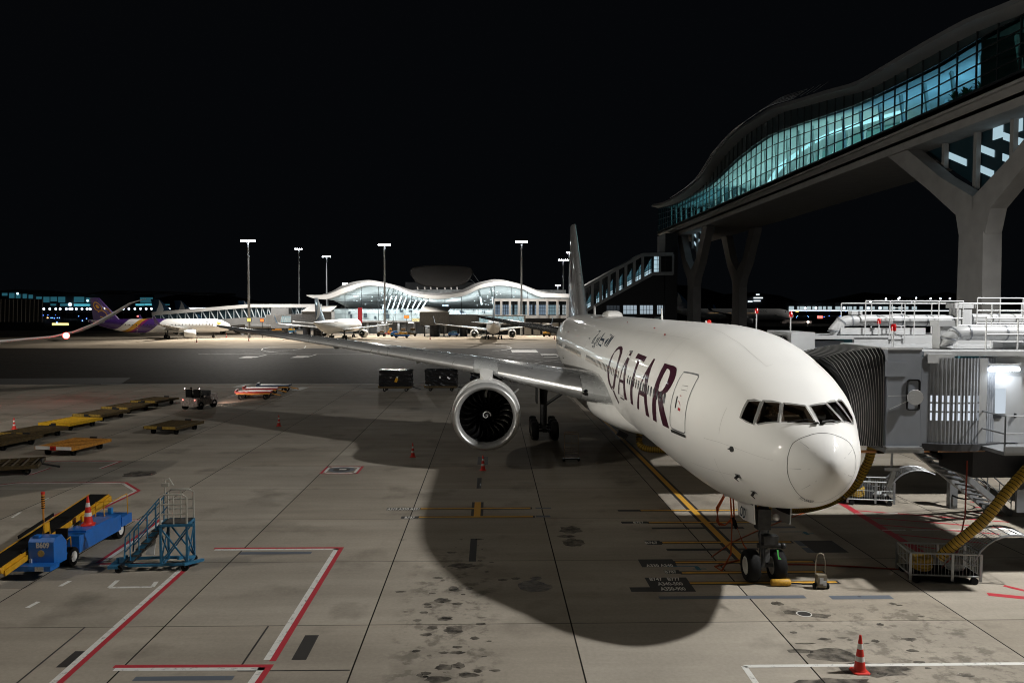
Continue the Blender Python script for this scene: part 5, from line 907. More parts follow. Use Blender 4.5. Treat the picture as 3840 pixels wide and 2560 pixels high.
for z in (6.6, 8.6, 10.8, 13.2): 
    run = [x for x in xs if sf(x) > z+.1]; b.box(((run[0]+run[-1])/2, YT+4.88, z), (run[-1]-run[0], .2, .12)) if z < 11.5 else [b.box(((s+e)/2, YT+4.88, z), (e-s, .2, .1)) for s, e in ((-49.5, -31), (-7, 11))]
b.build('mullions', MUL, PT_)
b = MB(); b.loft([[V((x, YT+14, ZF)), V((x, YT+14, min(sf(x)-.6, 8.4)))] for x in xs], False, False); b.build('inner_wall', mat('pier_inner_wall', (.5, .5, .48), .8, var=.35, scale=.25), PT_)
b = MB(); b.loft([[V((x, YT+y, sf(x)-.15+dz)) for y, dz in ((5.2, 0), (14, -.1), (46, min(0, 8.6-sf(x))))] for x in xs], False, False); b.build('ceiling', mat('pier_ceiling', (.55, .55, .53), .8, var=.1), PT_, 40)
b = MB(); b.box(((GX0+GX1)/2, YT+27, ZF-.2), (GX1-GX0, 44, .4)); b.build('floor', mat('pier_floor', (.25, .25, .24), .4), PT_)
b = MB(); b.box(((GX0+GX1)/2, YT+30, 8.3), (GX1-GX0, 32, .3)); b.quad((GX0, YT+47, ZF), (GX1, YT+47, ZF), (GX1, YT+47, 16), (GX0, YT+47, 16)); b.build('gallery', mat('pier_gallery', (.45, .47, .47), .6, var=.5, scale=.5), PT_)
b = MB()
for k in range(9): x = -38+k*1.7; b.bar((x, YT+12, ZF+3.5), (x+2.4, YT+13, sf(x)-.3), .35)
for x in (-3, 1.2): b.bar((x, YT+14, 10), (x-1, YT+14, sf(x)-.3), .6)
b.build('raking_columns', CEIL, PT_); rnd = random.Random(5); b = MB()
for k in range(26): x = rnd.uniform(-50, 14); b.box((x, YT+13.6, rnd.uniform(ZF+.6, 8)), (rnd.uniform(.3, 1.8), .1, rnd.uniform(.3, 1.6)))
b.build('dark_fittings', mat('pier_fittings', (.05, .06, .07), .5), PT_)
b = MB()
for k in range(70): x = rnd.uniform(-50, -28) if k % 2 else rnd.uniform(-6, 12); t9 = rnd.random(); b.box((x, YT+14+26*t9, sf(x)-.45+min(0, 8.6-sf(x))*t9*.81), (.35, .35, .06))
for k in range(60): x = rnd.uniform(-50, 26); b.box((x, YT+rnd.uniform(7, 13), 8.0), (.4, .3, .06))
b.build('downlights', glow('pier_downlights', (.92, .97, 1), 5), PT_)
b = MB()
for x, z, w, h in ((-38.6, 7.0, .9, 1.2), (-34.6, 6.9, 1.5, .5), (-29.5, 6.6, 1.0, .6), (-17, 8.6, 2.2, 1.4), (-12.6, 6.9, 2.0, .5), (-11, 6.4, 2.4, .6), (3, 6.3, 1.4, .3), (-24, 6.2, 1.2, .6)): b.quad((x, YT+13.2, z), (x+w, YT+13.2, z), (x+w, YT+13.2, z+h), (x, YT+13.2, z+h))
b.build('lit_signs', glow('pier_signs', (.72, .85, 1), 1.6), PT_)
for x in (-49, -41, -33, -24, -15, -6, 3, 10):
    l = bpy.data.lights.new('pier_light', 'AREA'); l.size = 6; l.energy = 2000; l.color = (.93, .98, 1); o = bpy.data.objects.new('pier_light', l); COL.objects.link(o); o.location = (x, YT+9.5, min(sf(x)-.9, 13)); l2 = bpy.data.lights.new('pier_uplight', 'POINT'); l2.energy = 900; l2.color = (.95, .98, 1); l2.shadow_soft_size = .8; o2 = bpy.data.objects.new('pier_uplight', l2); COL.objects.link(o2); o2.location = (x+2, YT+18, 9.6)
b = MB(); b.box(((GX0+GX1)/2+1, YT+4, 4.2), (GX1-GX0+4, 6, .5)); b.build('canopy_slab', TC, PT_); b = MB(); b.box(((GX0+GX1)/2, YT+9, 2), (GX1-GX0, 3, 4))
for k in range(16): x = GX0+(GX1-GX0)*(k+.5)/16; b.box((x, YT+6, 2), (.7, 4, 4)) if k % 3 else b.cyl((x, YT+5, 0), (x, YT+5, 4), 2.2, None, 20)
b.build('base_wall', TC, PT_, 30)
b = MB()
for x in (-36, -27, -19, -45): b.box((x, YT+2.2, 3.85), (1.8, .15, .12))
b.build('canopy_lamps', glow('canopy_lamps', (.9, .96, 1), 10), PT_)
for x in (-40, -31, -22, -50): l = bpy.data.lights.new('canopy_light', 'AREA'); l.size = 2; l.energy = 160; l.color = (.9, .96, 1); o = bpy.data.objects.new('canopy_light', l); COL.objects.link(o); o.location = (x, YT+2.5, 3.7)
# lower block with framed bays
LBk = thing('office_block', 'pale framed block with eight tall window bays below the right end of the wave roof', 'building'); YL = 268
def l_(x, y): return AY(1650+x/2.688, 1040+y/2.688, YL)
A, B = l_(545, 215), l_(1290, 215); b = MB(); b.box(((A.x+B.x)/2, YL+4, (A.z+l_(545, 240).z)/2), (B.x-A.x, 8, A.z-l_(545, 240).z)); z0, z1 = l_(0, 405).z, l_(0, 385).z; b.box(((A.x+B.x)/2, YL+4, (z0+z1)/2), (B.x-A.x, 8, z1-z0+.4))
pil = [545, 617, 705, 795, 887, 983, 1080, 1183, 1285]
for x in pil: p = l_(x, 300); b.box((p.x, YL+.2, (A.z+z0)/2), (.75, .8, A.z-z0))
b.build('frame', TW, LBk)
b = MB(); b.box(((A.x+B.x)/2, YL+6, z0/2), (B.x-A.x, 6, z0)); b.build('base_wall', DKP, LBk)
for x0, x1 in zip(pil[:-1], pil[1:]):
    p, q = l_(x0+8, 385), l_(x1-8, 240); w = MB(); w.quad((p.x, YL+1.2, p.z), (q.x, YL+1.2, p.z), (q.x, YL+1.2, q.z), (p.x, YL+1.2, q.z)); w = w.build('window', mat('bay_glass', (.012, .02, .025), .15, var=.1), LBk)
    b = MB(); zz = l_(0, 275).z; rr = random.Random(x0)
    for k in range(4):
        if rr.random() < .2: continue
        xa = p.x+(q.x-p.x)*(k+.12)/4; xb = p.x+(q.x-p.x)*(k+.88)/4; b.quad((xa, YL+1.1, p.z+.3), (xb, YL+1.1, p.z+.3), (xb, YL+1.1, zz), (xa, YL+1.1, zz))
    b.build('lit_panes', glow('bay_light_%d' % (x0 % 3), ((.34, .52, .60), (.50, .58, .60), (.40, .55, .72))[x0 % 3], (.42, .5, .36)[x0 % 3]), w); b = MB()
    for k in range(1, 4): x = p.x+(q.x-p.x)*k/4; b.box((x, YL+1.0, (p.z+q.z)/2), (.14, .1, q.z-p.z))
    for z in (.3, .55, .78): b.box(((p.x+q.x)/2, YL+1.0, p.z+(q.z-p.z)*z), (q.x-p.x, .1, .12))
    b.build('window_bars', MUL, w)
b = MB(); 
for k in range(6): p = AY(1980+k*34, 1240, 262); b.box((p.x, 263, 2.1), (2.2, 1, 4.2))
b.build('ground_piers', TC, LBk)
# dark roof pavilion with rounded screen
RP = thing('roof_pavilion', 'dark rounded screen rising above the dip of the wave roof', 'building'); cu2 = lambda x, y, Y=325: AY(1400+x/2.8, 850+y/2.8, Y)
ol = [cu2(*p) for p in ((385, 470), (400, 445), (430, 430), (560, 412), (700, 407), (840, 410), (960, 420), (1025, 440), (1045, 480), (1000, 560), (940, 602), (830, 628), (690, 633), (540, 618), (450, 580), (400, 510))]
b = MB(); b.loft([ol, [p+V((0, 6, 0)) for p in ol]]); b.build('screen', mat('screen_bronze', (.060, .052, .045), .6, .1, var=.1, scale=.2, emit=(.5, .45, .4), es=.008), RP); b = MB(); b.tube(ol+[ol[0]], .28, 6); b.build('screen_rim', mat('rim_bronze', (.16, .145, .13), .5, .3), RP, 60)
b = MB(); p, q = cu2(440, 600), cu2(960, 700); b.box(((p.x+q.x)/2, 328, 14), (q.x-p.x+8, 5, 10)); b.build('hall', DKP, RP); b = MB()
for x in (465, 540, 603, 670, 752, 818, 880): p = cu2(x, 650, 325); b.box((p.x, 325.2, p.z), (.5, .2, 1.3), R=M.Rotation(-.15, 3, 'Y'))
b.build('lit_slots', glow('slot_light', (.8, .75, .68), .5), RP); b = MB(); b.bar(cu2(1045, 490), cu2(1110, 580), .1); b.bar(cu2(1010, 545), cu2(1090, 610), .1); b.build('stay_rods', GALV, RP)
# floodlight masts
LAMP = glow('floodlight_face', (.90, .95, 1), 40)
def mast(px, py, Y, label, n=6, w=3.2, watts=0, ground=0, par=None):
    p = AY(px*1.632653, py*1.632653, Y); o = thing('light_mast', label, 'light mast', (p.x, Y, 0), 0, 'floodlight masts'); b = MB(); b.cyl((0, 0, ground), (0, 0, p.z), .42, .24, 16); b.build('pole', mat('mast_steel', (.42, .44, .46), .45, .3), o, 40)
    h = MB(); h.box((0, 0, p.z), (w, .2, .15)); h.box((0, 0, p.z), (.2, w*.7, .15)); h.cyl((0, 0, p.z-.5), (0, 0, p.z+.2), .4, None, 12); h = h.build('head_frame', GALV, o)
    for k in range(n): x = -w/2+w*k/(n-1); f = MB(); f.box((x, -.25, p.z-.05), (.5, .3, .42), R=M.Rotation(-.5, 3, 'X')); f.sphere((x, -.42, p.z-.12), .3, 10, 6, (1, .7, .8)); f.build('floodlight', LAMP, o)
    if watts: spot('mast_beam', (p.x, Y-1.2, p.z-.6), (p.x, Y-26, 0), watts*2.5, (1, .95, .87), 92, .5, .55)
    if watts: spot('mast_beam', (p.x, Y+1.2, p.z-.6), (p.x, Y+16, 6), watts*.95, (1, .98, .95), 112, .5, .6)
    return o
mast(570, 553, 243, 'leftmost tall floodlight mast, rising from the apron behind the nearest wing tip', 6, 3.6, 62000); spot('mast_beam', (-68.5, 241, 27), (-88, 232, 6), 60000, (1, .97, .92), 70, .5, .5)  # second beam added to brighten the purple-tailed jet
mast(686, 572, 330, 'floodlight mast second from left, behind the glazed link bridge', 4, 2.2, 20000)
mast(750, 589, 350, 'shorter floodlight mast behind the left end of the wave roof', 4, 3.0, 20000)
mast(883, 562, 263, 'tall floodlight mast in front of the left wave of the terminal', 8, 3.4, 64000)
mast(1198, 555, 263, 'tall floodlight mast in front of the right wave of the terminal', 6, 3.2, 64000)
mast(1294, 597, 345, 'floodlight mast behind the right end of the wave roof', 5, 3.4, 20000)
mast(1308, 580, 380, 'floodlight mast half hidden by the tail fin of the big airliner', 3, 2, 0)
mast(2232, 600, 400, 'distant floodlight mast behind the right forked column', 4, 3, 0); spot('mast_beam', (236, 398, 30), (165, 440, 5), 70000, (1, .97, .92), 70, .5, .5)  # mast and beam added out of view to light the wide jet
mast(1281, 655, 335, 'small floodlight stub on the right end of the terminal roof', 3, 1.6, 0, 12)
mast(795, 652, 300, 'small floodlight cluster on the left slope of the terminal roof', 4, 2.2, 0, 13)
# the two masts beside the stand that light the near apron
for x, y, z, l in ((34, 22, 28, 'floodlight mast lighting the stand from the bridge side'), (-44, 20, 30, 'floodlight mast lighting the stand from the wing side')):
    o = thing('light_mast', l, 'light mast', (x, y, 0), 0, 'floodlight masts'); b = MB(); b.cyl((0, 0, 0), (0, 0, z+.9), .4, .22, 16); b.build('pole', MT['mast_steel'], o, 40); b = MB(); b.box((0, 0, z+1), (3.4, .2, .15)); b.build('head_frame', GALV, o)
    b = MB(); b.lathe([(.75, .3), (.72, 2.5), (-.22, 2.5), (-.22, 2.54), (.78, 2.54), (.8, .3)], (0, 0, z), (0, 0, 1), 24); b.build('added_visor', JD, o)  # drum added to keep the stand beams off the elevated bridge
o = thing('light_mast', 'low floodlight mast left of the stand aimed at the fuselage', 'light mast', (-38, 24, 0), 0, 'floodlight masts'); b = MB(); b.cyl((-.3, 0, 0), (-.3, 0, 12.2), .2, .16, 12); b.build('pole', MT['mast_steel'], o, 40); b = MB(); b.box((.45, .22, 11.78), (1.3, 2.4, .04), .45); b.box((-.1, 0, 12.05), (.06, 1.2, .6), .45); b.box((.2, .1, 12.35), (.8, 1.2, .04), .45); b.build('added_visor', JD, o)  # mast and plates added; the plates hold the fill beam off the apron
# glazed link bridge left of the terminal
LB = thing('link_bridge', 'long glazed link bridge with white diagonal bracing left of the pier terminal', 'walkway'); YK = 262
def k_(x, y): return AY(780+x/3.2, 1130+y/3.2, YK)
pa, pb, pc = AY(570, 1177, YK), k_(500, 55), k_(1330, 55); qa, qb, qc = AY(570, 1213, YK), k_(500, 190), k_(1330, 190); b = MB()
for s, t in ((pa, pb), (pb, pc)): b.loft([[s+V((0, y, z)) for y, z in ((-.2, -.5), (5, -.5), (5, .6), (-.2, .6))], [t+V((0, y, z)) for y, z in ((-.2, -.5), (5, -.5), (5, .6), (-.2, .6))]])
b.build('roof', TW, LB); b = MB()
for s, t in ((qa, qb), (qb, qc)): b.loft([[s+V((0, y, z)) for y, z in ((-.2, -2.2), (5, -2.2), (5, 0), (-.2, 0))], [t+V((0, y, z)) for y, z in ((-.2, -2.2), (5, -2.2), (5, 0), (-.2, 0))]])
b.build('floor_beam', TC, LB); b = MB(); g_ = MB(); g_.quad(pa+V((0, 1, 0)), pb+V((0, 1, 0)), pc+V((0, 1, 0)), qc+V((0, 1, 0)), qb+V((0, 1, 0)), qa+V((0, 1, 0))); g_.build('glazing', mat('link_glazing', (.012, .022, .026), .1, var=.1, emit=(.3, .5, .6), es=.02), LB); N_ = 24
def at_(t, P_, Q_, R_): return P_+(Q_-P_)*(t*2) if t < .5 else Q_+(R_-Q_)*(t*2-1)
for k in range(N_): u, v = at_(k/N_, pa, pb, pc), at_(k/N_, qa, qb, qc); v2 = at_((k+.7)/N_, qa, qb, qc); b.bar(u+V((0, .5, 0)), v+V((0, .5, 0)), .16); b.bar(u+V((0, .6, 0)), v2+V((0, .6, 0)), .28)
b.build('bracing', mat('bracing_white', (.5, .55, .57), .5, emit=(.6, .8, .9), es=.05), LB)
b = MB()
for x in (-112, -95, -80, -66): b.cyl((x, YK+2.5, 0), (x, YK+2.5, 4), .7, None, 14)
b.build('pier_column', TC, LB, 40)
b = MB(); b.box((-66.5, YK-1, 5.6), (5.5, 5, 6.4)); b.box((-57, YK-4, 5.4), (7, 4, 3.4)); b.box((-62, YK-3, 4.8), (3, 4, 4)); b.build('end_cabin', TC, LB); b = MB(); b.quad((-60, YK-6.1, 4.4), (-54.5, YK-6.1, 4.4), (-54.5, YK-6.1, 6.6), (-60, YK-6.1, 6.6)); b.build('lit_window', glow('link_window', (.62, .82, .9), .75), LB); b = MB()
for k in range(5): b.box((-60+k*1.4, YK-6.2, 5.5), (.12, .1, 2.2))
b.build('window_bars', MUL, LB)
b = MB(); p, q = t_(1600/1.632653*.0+822, 706, 266), t_(832, 742, 266); b.box(((p.x+q.x)/2, 266, (p.z+q.z)/2), (q.x-p.x, .3, p.z-q.z)); o = b.build('red_panel', mat('red_wall_panel', (.42, .02, .03), .5)); tag(o, 'tall red wall panel at the corner of the terminal glass', 'panel')
# bridges at the far stands
def farbridge(x, y, flip, label):
    o = thing('passenger_bridge', label, 'jet bridge', (x, y, 0)); s = flip; b = MB(); b.box((0, 0, 5.6), (9, 5, 4.2)); b.build('rotunda', mat('far_bridge_grey', (.13, .13, .13), .7, var=.2), o); b = MB(); b.add([(-4.8, -2.7, 7.7), (4.2, -2.7, 7.7), (5.2, 2.7, 9.4), (-3.4, 2.7, 9.4)], [(0, 1, 2, 3)]); b.box((0, 0, 7.72), (9.2, 5.2, .1)); b.build('roof', TW, o)
    b = MB(); b.box((s*9, .5, 5.2), (9, 3.4, 3.2)); b.build('cab', mat('far_bridge_grey', (.1, .1, .1)), o); b = MB(); b.box((s*21, .8, 5.2), (15, 3, 3.0)); b.build('tunnel', TC, o); b = MB(); b.quad((s*14, -.75, 4.3), (s*28, -.75, 4.3), (s*28, -.75, 6.3), (s*14, -.75, 6.3)); b.build('lit_glazing', glow('far_tunnel_glass', (.45, .66, .70), .7), o); b = MB()
    for k in range(9): b.bar((s*(14+k*1.6), -.85, 4.3), (s*(14+k*1.6+.8), -.85, 6.3), .14); b.bar((s*(14+k*1.6+.8), -.85, 6.3), (s*(14+k*1.6+1.6), -.85, 4.3), .14)
    b.build('bracing', CEIL, o); b = MB(); b.cyl((0, 0, 0), (0, 0, 3.5), 1.6, None, 16); b.cyl((s*9, 0, 0), (s*9, 0, 3.5), 1.2, None, 14); b.box((-3, -2, 1.6), (.4, .4, 3.2)); b.box((3, -2, 1.6), (.4, .4, 3.2)); b.bar((-4, -2.8, 3.6), (2.5, -2.8, 1.2), .6, .2); b.build('support', JD, o, 30)
    b = MB(); b.bar((s*14, -2.5, .2), (s*21, -2.5, 3.8), .9, .15); b.build('stair', GALV, o); return o
farbridge(-17.4, 255, 1, 'grey passenger bridge with pitched pale roof standing between the two far jets')
farbridge(-53, 252, -.4, 'grey passenger bridge behind the tail of the left far jet')
# lit guide signs and stop panels
def sign(px, py, Y, w, h, txt, col, label, s=1.2, fg=(.02, .02, .02)):
    p = AY(px*1.632653, py*1.632653, Y); o = thing('guide_sign', label, 'sign', (p.x, Y, 0)); b = MB(); b.box((0, .1, p.z), (w+.2, .3, h+.2)); b.build('housing', DKP, o); b = MB(); b.quad((-w/2, -.08, p.z-h/2), (w/2, -.08, p.z-h/2), (w/2, -.08, p.z+h/2), (-w/2, -.08, p.z+h/2)); b.build('lit_face', glow('sign_%.2f_%.2f' % (col[0], col[2]), col, s), o)
    if txt: b = MB(); text_bm(b, txt, h*.95, lambda x, y: V((-w*.42+x, -.1, p.z-h*.34+y)), w*.84); b.build('lettering', glow('sign_ink%.2f' % fg[0], fg, 1) if fg[0] > .3 else mat('sign_black', (.01, .01, .01), .6, var=0), o)
    b = MB(); b.cyl((0, .1, 0), (0, .1, p.z), .09, None, 8); b.build('post', JD, o)
sign(955, 735, 262, 2.3, .9, 'N67', (1, .86, .45), 'lit yellow stand number sign right of the mast before the left wave')
sign(572, 735-.5, 240, 1.1, 1.0, '', (1, .78, .2), 'small lit yellow sign clipped beside the leftmost tall mast'); sign(602, 735.5, 240, 1.0, .8, '', (1, .25, .06), 'black panel with an orange lamp right of the leftmost tall mast', 1.6)
sign(934, 727.5, 262, 1.5, .9, '', (1, .28, .06), 'black docking panel with red figures before the left wave', 1.3); sign(1138, 733, 262, 1.0, .9, '', (1, .30, .08), 'docking panel with red figures behind the tail of the far jet', 1.3)
# ================================================================ other aircraft
def jet(name, label, loc, rz, L, R_, span, ym, body=WHITE, finm=None, group=None, curved=0, windows=False, zc=None, wing=True):
    o = thing(name, label, 'airliner', loc, rz, group); k = R_/2.0; zc = zc or 1.75*R_+.25; tail0 = L*.68
    def S_(y):
        if y < 3*R_: f = y/(3*R_); r = R_*sqrt(max(0, 1-(1-f)**2.2)); return r, r, zc-(1-f)**2*.32*R_
        if y > tail0: f = (y-tail0)/(L-tail0); r = R_*(1-f**1.6*.9); return r*(1-.25*f), r, zc+f**1.5*R_*.72
        return R_, R_, zc
    def sk(y, t, off=0): a, b_, z = S_(y); return V(((a+off)*sin(t), y, z+(b_+off)*cos(t)))
    ys_ = [L*.0005, .02*R_, .06*R_, .15*R_, .3*R_, .5*R_, .8*R_, 1.2*R_, 1.7*R_, 2.3*R_, 3*R_]+[3*R_+(tail0-3*R_)*i/6 for i in range(1, 7)]+[tail0+(L-tail0)*i/9 for i in range(1, 10)]
    b = MB(); b.loft([[sk(y, 2*pi*i/40) for i in range(40)] for y in ys_]); b.build('fuselage', body, o, 50)
    b = MB()
    for s in (1, -1):
        for t0, y0 in ((.12, .62), (.5, .78), (.85, 1.02)): y0 *= R_; b.add([sk(y0, s*t0, .01), sk(y0+.42*R_, s*t0*.8, .01), sk(y0+.5*R_, s*(t0*.8+.3), .01), sk(y0+.12*R_, s*(t0+.33), .01)], [(0, 1, 2, 3)])
    b.build('cockpit_window', WGL, o)
    yw = ym-.16*L; cr = .165*L; zw = zc-.62*R_; half = span/2
    for sg in (1, -1):
        sts = [(R_*.5, yw, zw, cr*1.12, .13), (half*.36, yw+half*.17, zw+half*(.045 if not curved else .032), cr*.66, .115), (half*.7, yw+half*.40, zw+half*(.085 if not curved else .058), cr*.38, .10), (half*.95, yw+half*.57, zw+half*(.118 if not curved else .083), cr*.2, .10)]
        if curved: sts += [(half*.995, yw+half*.62, zw+half*.098, cr*.185, .1), (half*1.035, yw+half*.665, zw+half*.122, cr*.165, .1), (half*1.075, yw+half*.71, zw+half*.155, cr*.135, .1), (half*1.115, yw+half*.755, zw+half*.19, cr*.09, .1), (half*1.15, yw+half*.80, zw+half*.205, cr*.035, .1)]
        rr = []
        for i, (s, y0, z0, c, t) in enumerate(sts):
            n = V((0, 0, 1)) if not curved or i < 4 else V((-.8*sg*(1, 1, 1.2, 1, .5)[i-4], 0, 1)).normalized()
            rr.append([V((sg*s, y0+x*c, z0))+n*foil(x, t)*c for x in XC[::2]]+[V((sg*s, y0+x*c, z0))-n*foil(x, t)*c for x in XC[-3:0:-2]])
        b = MB(); b.loft(rr); w = b.build('wing', WINGM if not curved else WHITE, o, 50)
        if not curved:
            s, y0, z0, c, t = sts[-1]; b = MB(); b.loft([[V((sg*(s-.02+dx), y0+dy+x*cc, z0+h))+V((yy*foil(x, .09)*cc, 0, 0)) for x, yy in [(x, 1) for x in XC[::2]]+[(x, -1) for x in XC[-3:0:-2]]] for dx, dy, cc, h in ((0, 0, c, 0), (.25*k, .5*k, c*.8, .5*k), (.5*k, 1.5*k, c*.4, 2.2*k))]); b.build('winglet', finm or WHITE, w, 50)
        e = thing_part('engine', o, (sg*half*.325, yw-half*.05, zw-R_*.52)); er = .60*R_*(1 if L < 50 else .62); el = er*3.4
        b = MB(); b.lathe([(el*.12, er*.72), (.04, er*.84), (0, er*.9), (.06, er*.97), (el*.2, er*1.05), (el*.5, er*1.02), (el*.78, er*.8), (el*.8, er*.7), (el*.7, er*.66)], (0, 0, 0), (0, 1, 0), 28); b.build('nacelle', body, e, 50)
        b = MB(); b.lathe([(el*.13, er*.75), (el*.14, .02)], (0, 0, 0), (0, 1, 0), 24); b.build('fan', BLK, e); b = MB(); b.lathe([(el*.66, er*.68), (el*.68, er*.5), (el*.95, er*.34), (el*1.12, .02)], (0, 0, 0), (0, 1, 0), 20); b.build('exhaust', DK, e, 50)
        b = MB(); b.lathe([(el*.05, er*.82), (0, er*.9), (.05, er*.96), (el*.08, er*1.0)], (0, 0, 0), (0, 1, 0), 28); b.build('inlet_lip', CHROME, e, 60); b = MB(); b.box((0, el*.62, er*1.12), (.25*k, el*.9, er*.6)); b.build('pylon', body, e)
        b = MB(); b.loft([[V((sg*s, y0+x*c, z0+h*foil(x, .1)*c)) for x, h in [(x, 1) for x in XC[::2]]+[(x, -1) for x in XC[-3:0:-2]]] for s, y0, z0, c in ((.2*R_, L*.885, zc+.55*R_, cr*.5), (span*.17, L*.955, zc+.85*R_, cr*.22))]); b.build('tailplane', WINGM, o, 50)
        g = thing_part('main_gear', o, (sg*1.9*k, ym, 0)); 
        for x in (-.45*k, .45*k): wheel('wheel', g, (x, 0, .55*k), .55*k, .4*k, MT['dark_rim'])
        b = MB(); b.cyl((0, 0, .5*k), (0, 0, zw), .16*k, None, 10); b.cyl((0, 0, 1.2*k), (-sg*1.0*k, 0, zw), .08*k, None, 8); b.build('strut', DK, g)
    g = thing_part('nose_gear', o, (0, L*.135, 0))
    for x in (-.25*k, .25*k): wheel('wheel', g, (x, 0, .4*k), .4*k, .25*k, MT['dark_rim'])
    b = MB(); b.cyl((0, 0, .4*k), (0, 0, zc-R_*.9), .12*k, None, 10); b.build('strut', DK, g)
    zt = zc+R_*.9
    def fp(f, x, sd, off=0): y0 = L*.79+f*L*.135; c = L*.175*(1-f)+L*.062*f; return V((sd*(foil(x, .09)*c+off), y0+x*c, zt+f*3.05*R_))
    b = MB(); b.loft([[fp(f, x, 1) for x in XC[::2]]+[fp(f, x, -1) for x in XC[-3:0:-2]] for f in (-.06, .15, .4, .7, 1)]); fin = b.build('tail_fin', finm or WHITE, o, 40)
    if windows:
        y = 4.6*R_*.6
        while y < L*.8:
            if not (ym-.02*L < y < ym+.01*L):
                for s in (-1, 1): b = MB(); b.add([sk(y+.14*cos(a), s*(1.42)+.09*sin(a), .015) for a in [2*pi*i/8 for i in range(8)]], [tuple(range(8))]); b.build('cabin_window', mat('jet_window', (.05, .05, .05), .2), o)
            y += L*.0245
    return o, sk, fp, fin
def patch(name, fn, rows, m, par, off=.02):
    b = MB()
    for A_, B_ in rows:
        R2 = []
        for i in range(len(A_)-1):
            for j in range(7): f = j/6; a = [p+(q-p)*f for p, q in zip(A_[i], A_[i+1])]; c = [p+(q-p)*f for p, q in zip(B_[i], B_[i+1])]; R2.append([fn(a[0]+(c[0]-a[0])*u/6, a[1]+(c[1]-a[1])*u/6, off) for u in range(7)])
        b.loft(R2, False, False)
    return b.build(name, m, par, 60)
PUR = mat('purple_paint', (.060, .022, .15), .3, 0, .5, var=.03); GOLD = mat('gold_paint', (.60, .30, .03), .35, .2, .3, var=.03); MAG = mat('magenta_paint', (.22, .02, .10), .35, 0, .4, var=.03); TEAL = mat('teal_paint_tail', (.004, .045, .10), .3, 0, .5, var=.03); BRUSH = mat('brush_white', (.7, .7, .68), .4, var=0)
# purple-tailed jet seen side on
o, sk, fp, fin = jet('airliner', 'white jet with purple tail and gold and purple bands parked side-on at the far left', (-76.8, 242.6, 0), RAD(119), 37.6, 1.98, 34, 17.7, WHITE, PUR, None, windows=True)
def band(y0t, y0b, y1t, y1b): return [([(y0t, 0), (y0t+(y0b-y0t)*.5, -1.57), (y0b, -3.14)], [(y1t, 0), (y1t+(y1b-y1t)*.5, -1.57), (y1b, -3.14)]), ([(y0t, 0), (y0t+(y0b-y0t)*.5, 1.57), (y0b, 3.14)], [(y1t, 0), (y1t+(y1b-y1t)*.5, 1.57), (y1b, 3.14)])]
patch('purple_tail_band', sk, band(26.7, 32, 37.4, 37.5), PUR, o); patch('gold_band', sk, band(22.3, 28.6, 23.8, 30), GOLD, o); patch('magenta_band', sk, band(21.5, 27.7, 22.35, 28.6), MAG, o); patch('purple_band', sk, band(17.3, 24, 21.5, 27.7), PUR, o)
b = MB(); text_bm(b, 'THAI', 1.55, lambda x, y: sk(8.3-x*.82, -1.28+y*.5, .03), None, .0); b.build('title_lettering', NAVY, o)
b = MB(); b.add([sk(3.75+.62*cos(a), -1.12+.25*sin(a), .03) for a in [2*pi*i/12 for i in range(12)]], [tuple(range(12))]); b.build('emblem', GOLD, o)
def fring(cx, cf, r0, r1, a0=0, a1=2*pi, n=16):
    return [([(cf+r0*sin(a0+(a1-a0)*i/n), cx+r0*1.1*cos(a0+(a1-a0)*i/n)) for i in range(n+1)], [(cf+r1*sin(a0+(a1-a0)*i/n), cx+r1*1.1*cos(a0+(a1-a0)*i/n)) for i in range(n+1)])]
for sd in (-1,):
    f2 = lambda f, x, off: fp(f, min(max(x, .02), .98), sd, off)
    patch('fin_emblem', f2, fring(.62, .60, .17, .22)+fring(.62, .60, .0, .09)+fring(.55, .26, .14, .19, .5, 5.6)+[([(.56, .18), (.48, .08), (.30, .10)], [(.50, .24), (.44, .14), (.26, .15)])], GOLD, fin, .03)
def teal(fin, fp, sds=(1, -1)):
    for sd in sds: f2 = lambda f, x, off: fp(f, x, sd, off); patch('fin_emblem', f2, [([(.98, .10), (.7, .22), (.42, .38), (.18, .70), (.06, .96)], [(.97, .14), (.72, .46), (.46, .74), (.22, .90), (.07, .985)])], BRUSH, fin, .02)
o, sk, fp, fin = jet('airliner', 'white jet with dark teal tail seen from behind below the left wave', (-41.1, 254.5, 0), RAD(174.5), 44.5, 1.98, 34.5, 22.5, WHITE, TEAL, 'white jets with dark teal tails'); teal(fin, fp)
b = MB(); text_bm(b, 'CATHAY PACIFIC', .8, lambda x, y: sk(12-x*1.0, -1.2+y*.55, .03)); b.build('title_lettering', mat('title_grey', (.12, .14, .14), .4), o)
B0, skb, fpb, finb = jet('airliner', 'white jet seen straight from behind with both engines showing', (.9, 256, 0), RAD(180), 44.5, 1.98, 34.5, 22.5, WHITE, mat('fin_blue_grey', (.12, .2, .27), .35), 'white jets with dark teal tails'); 
o, sk, fp, fin = jet('airliner', 'white jet side-on below the link bridge, teal tail above the purple jet', (-70, 281, 0), RAD(98), 44.5, 1.98, 34.5, 21, WHITE, TEAL, 'white jets with dark teal tails'); teal(fin, fp)
patch('brush_emblem', sk, [([(6.6, -1.35), (6.2, -1.6), (5.2, -1.75)], [(6.5, -1.5), (6.0, -1.8), (5.2, -1.78)])], TEAL, o)
for x, y, l in ((-83.5, 336, 'jet behind the link bridge showing only the middle teal tail'), (-63, 352, 'jet behind the link bridge with its tail beside the leftmost mast')): c = dup(o, (x, y, 0), RAD(98), l)
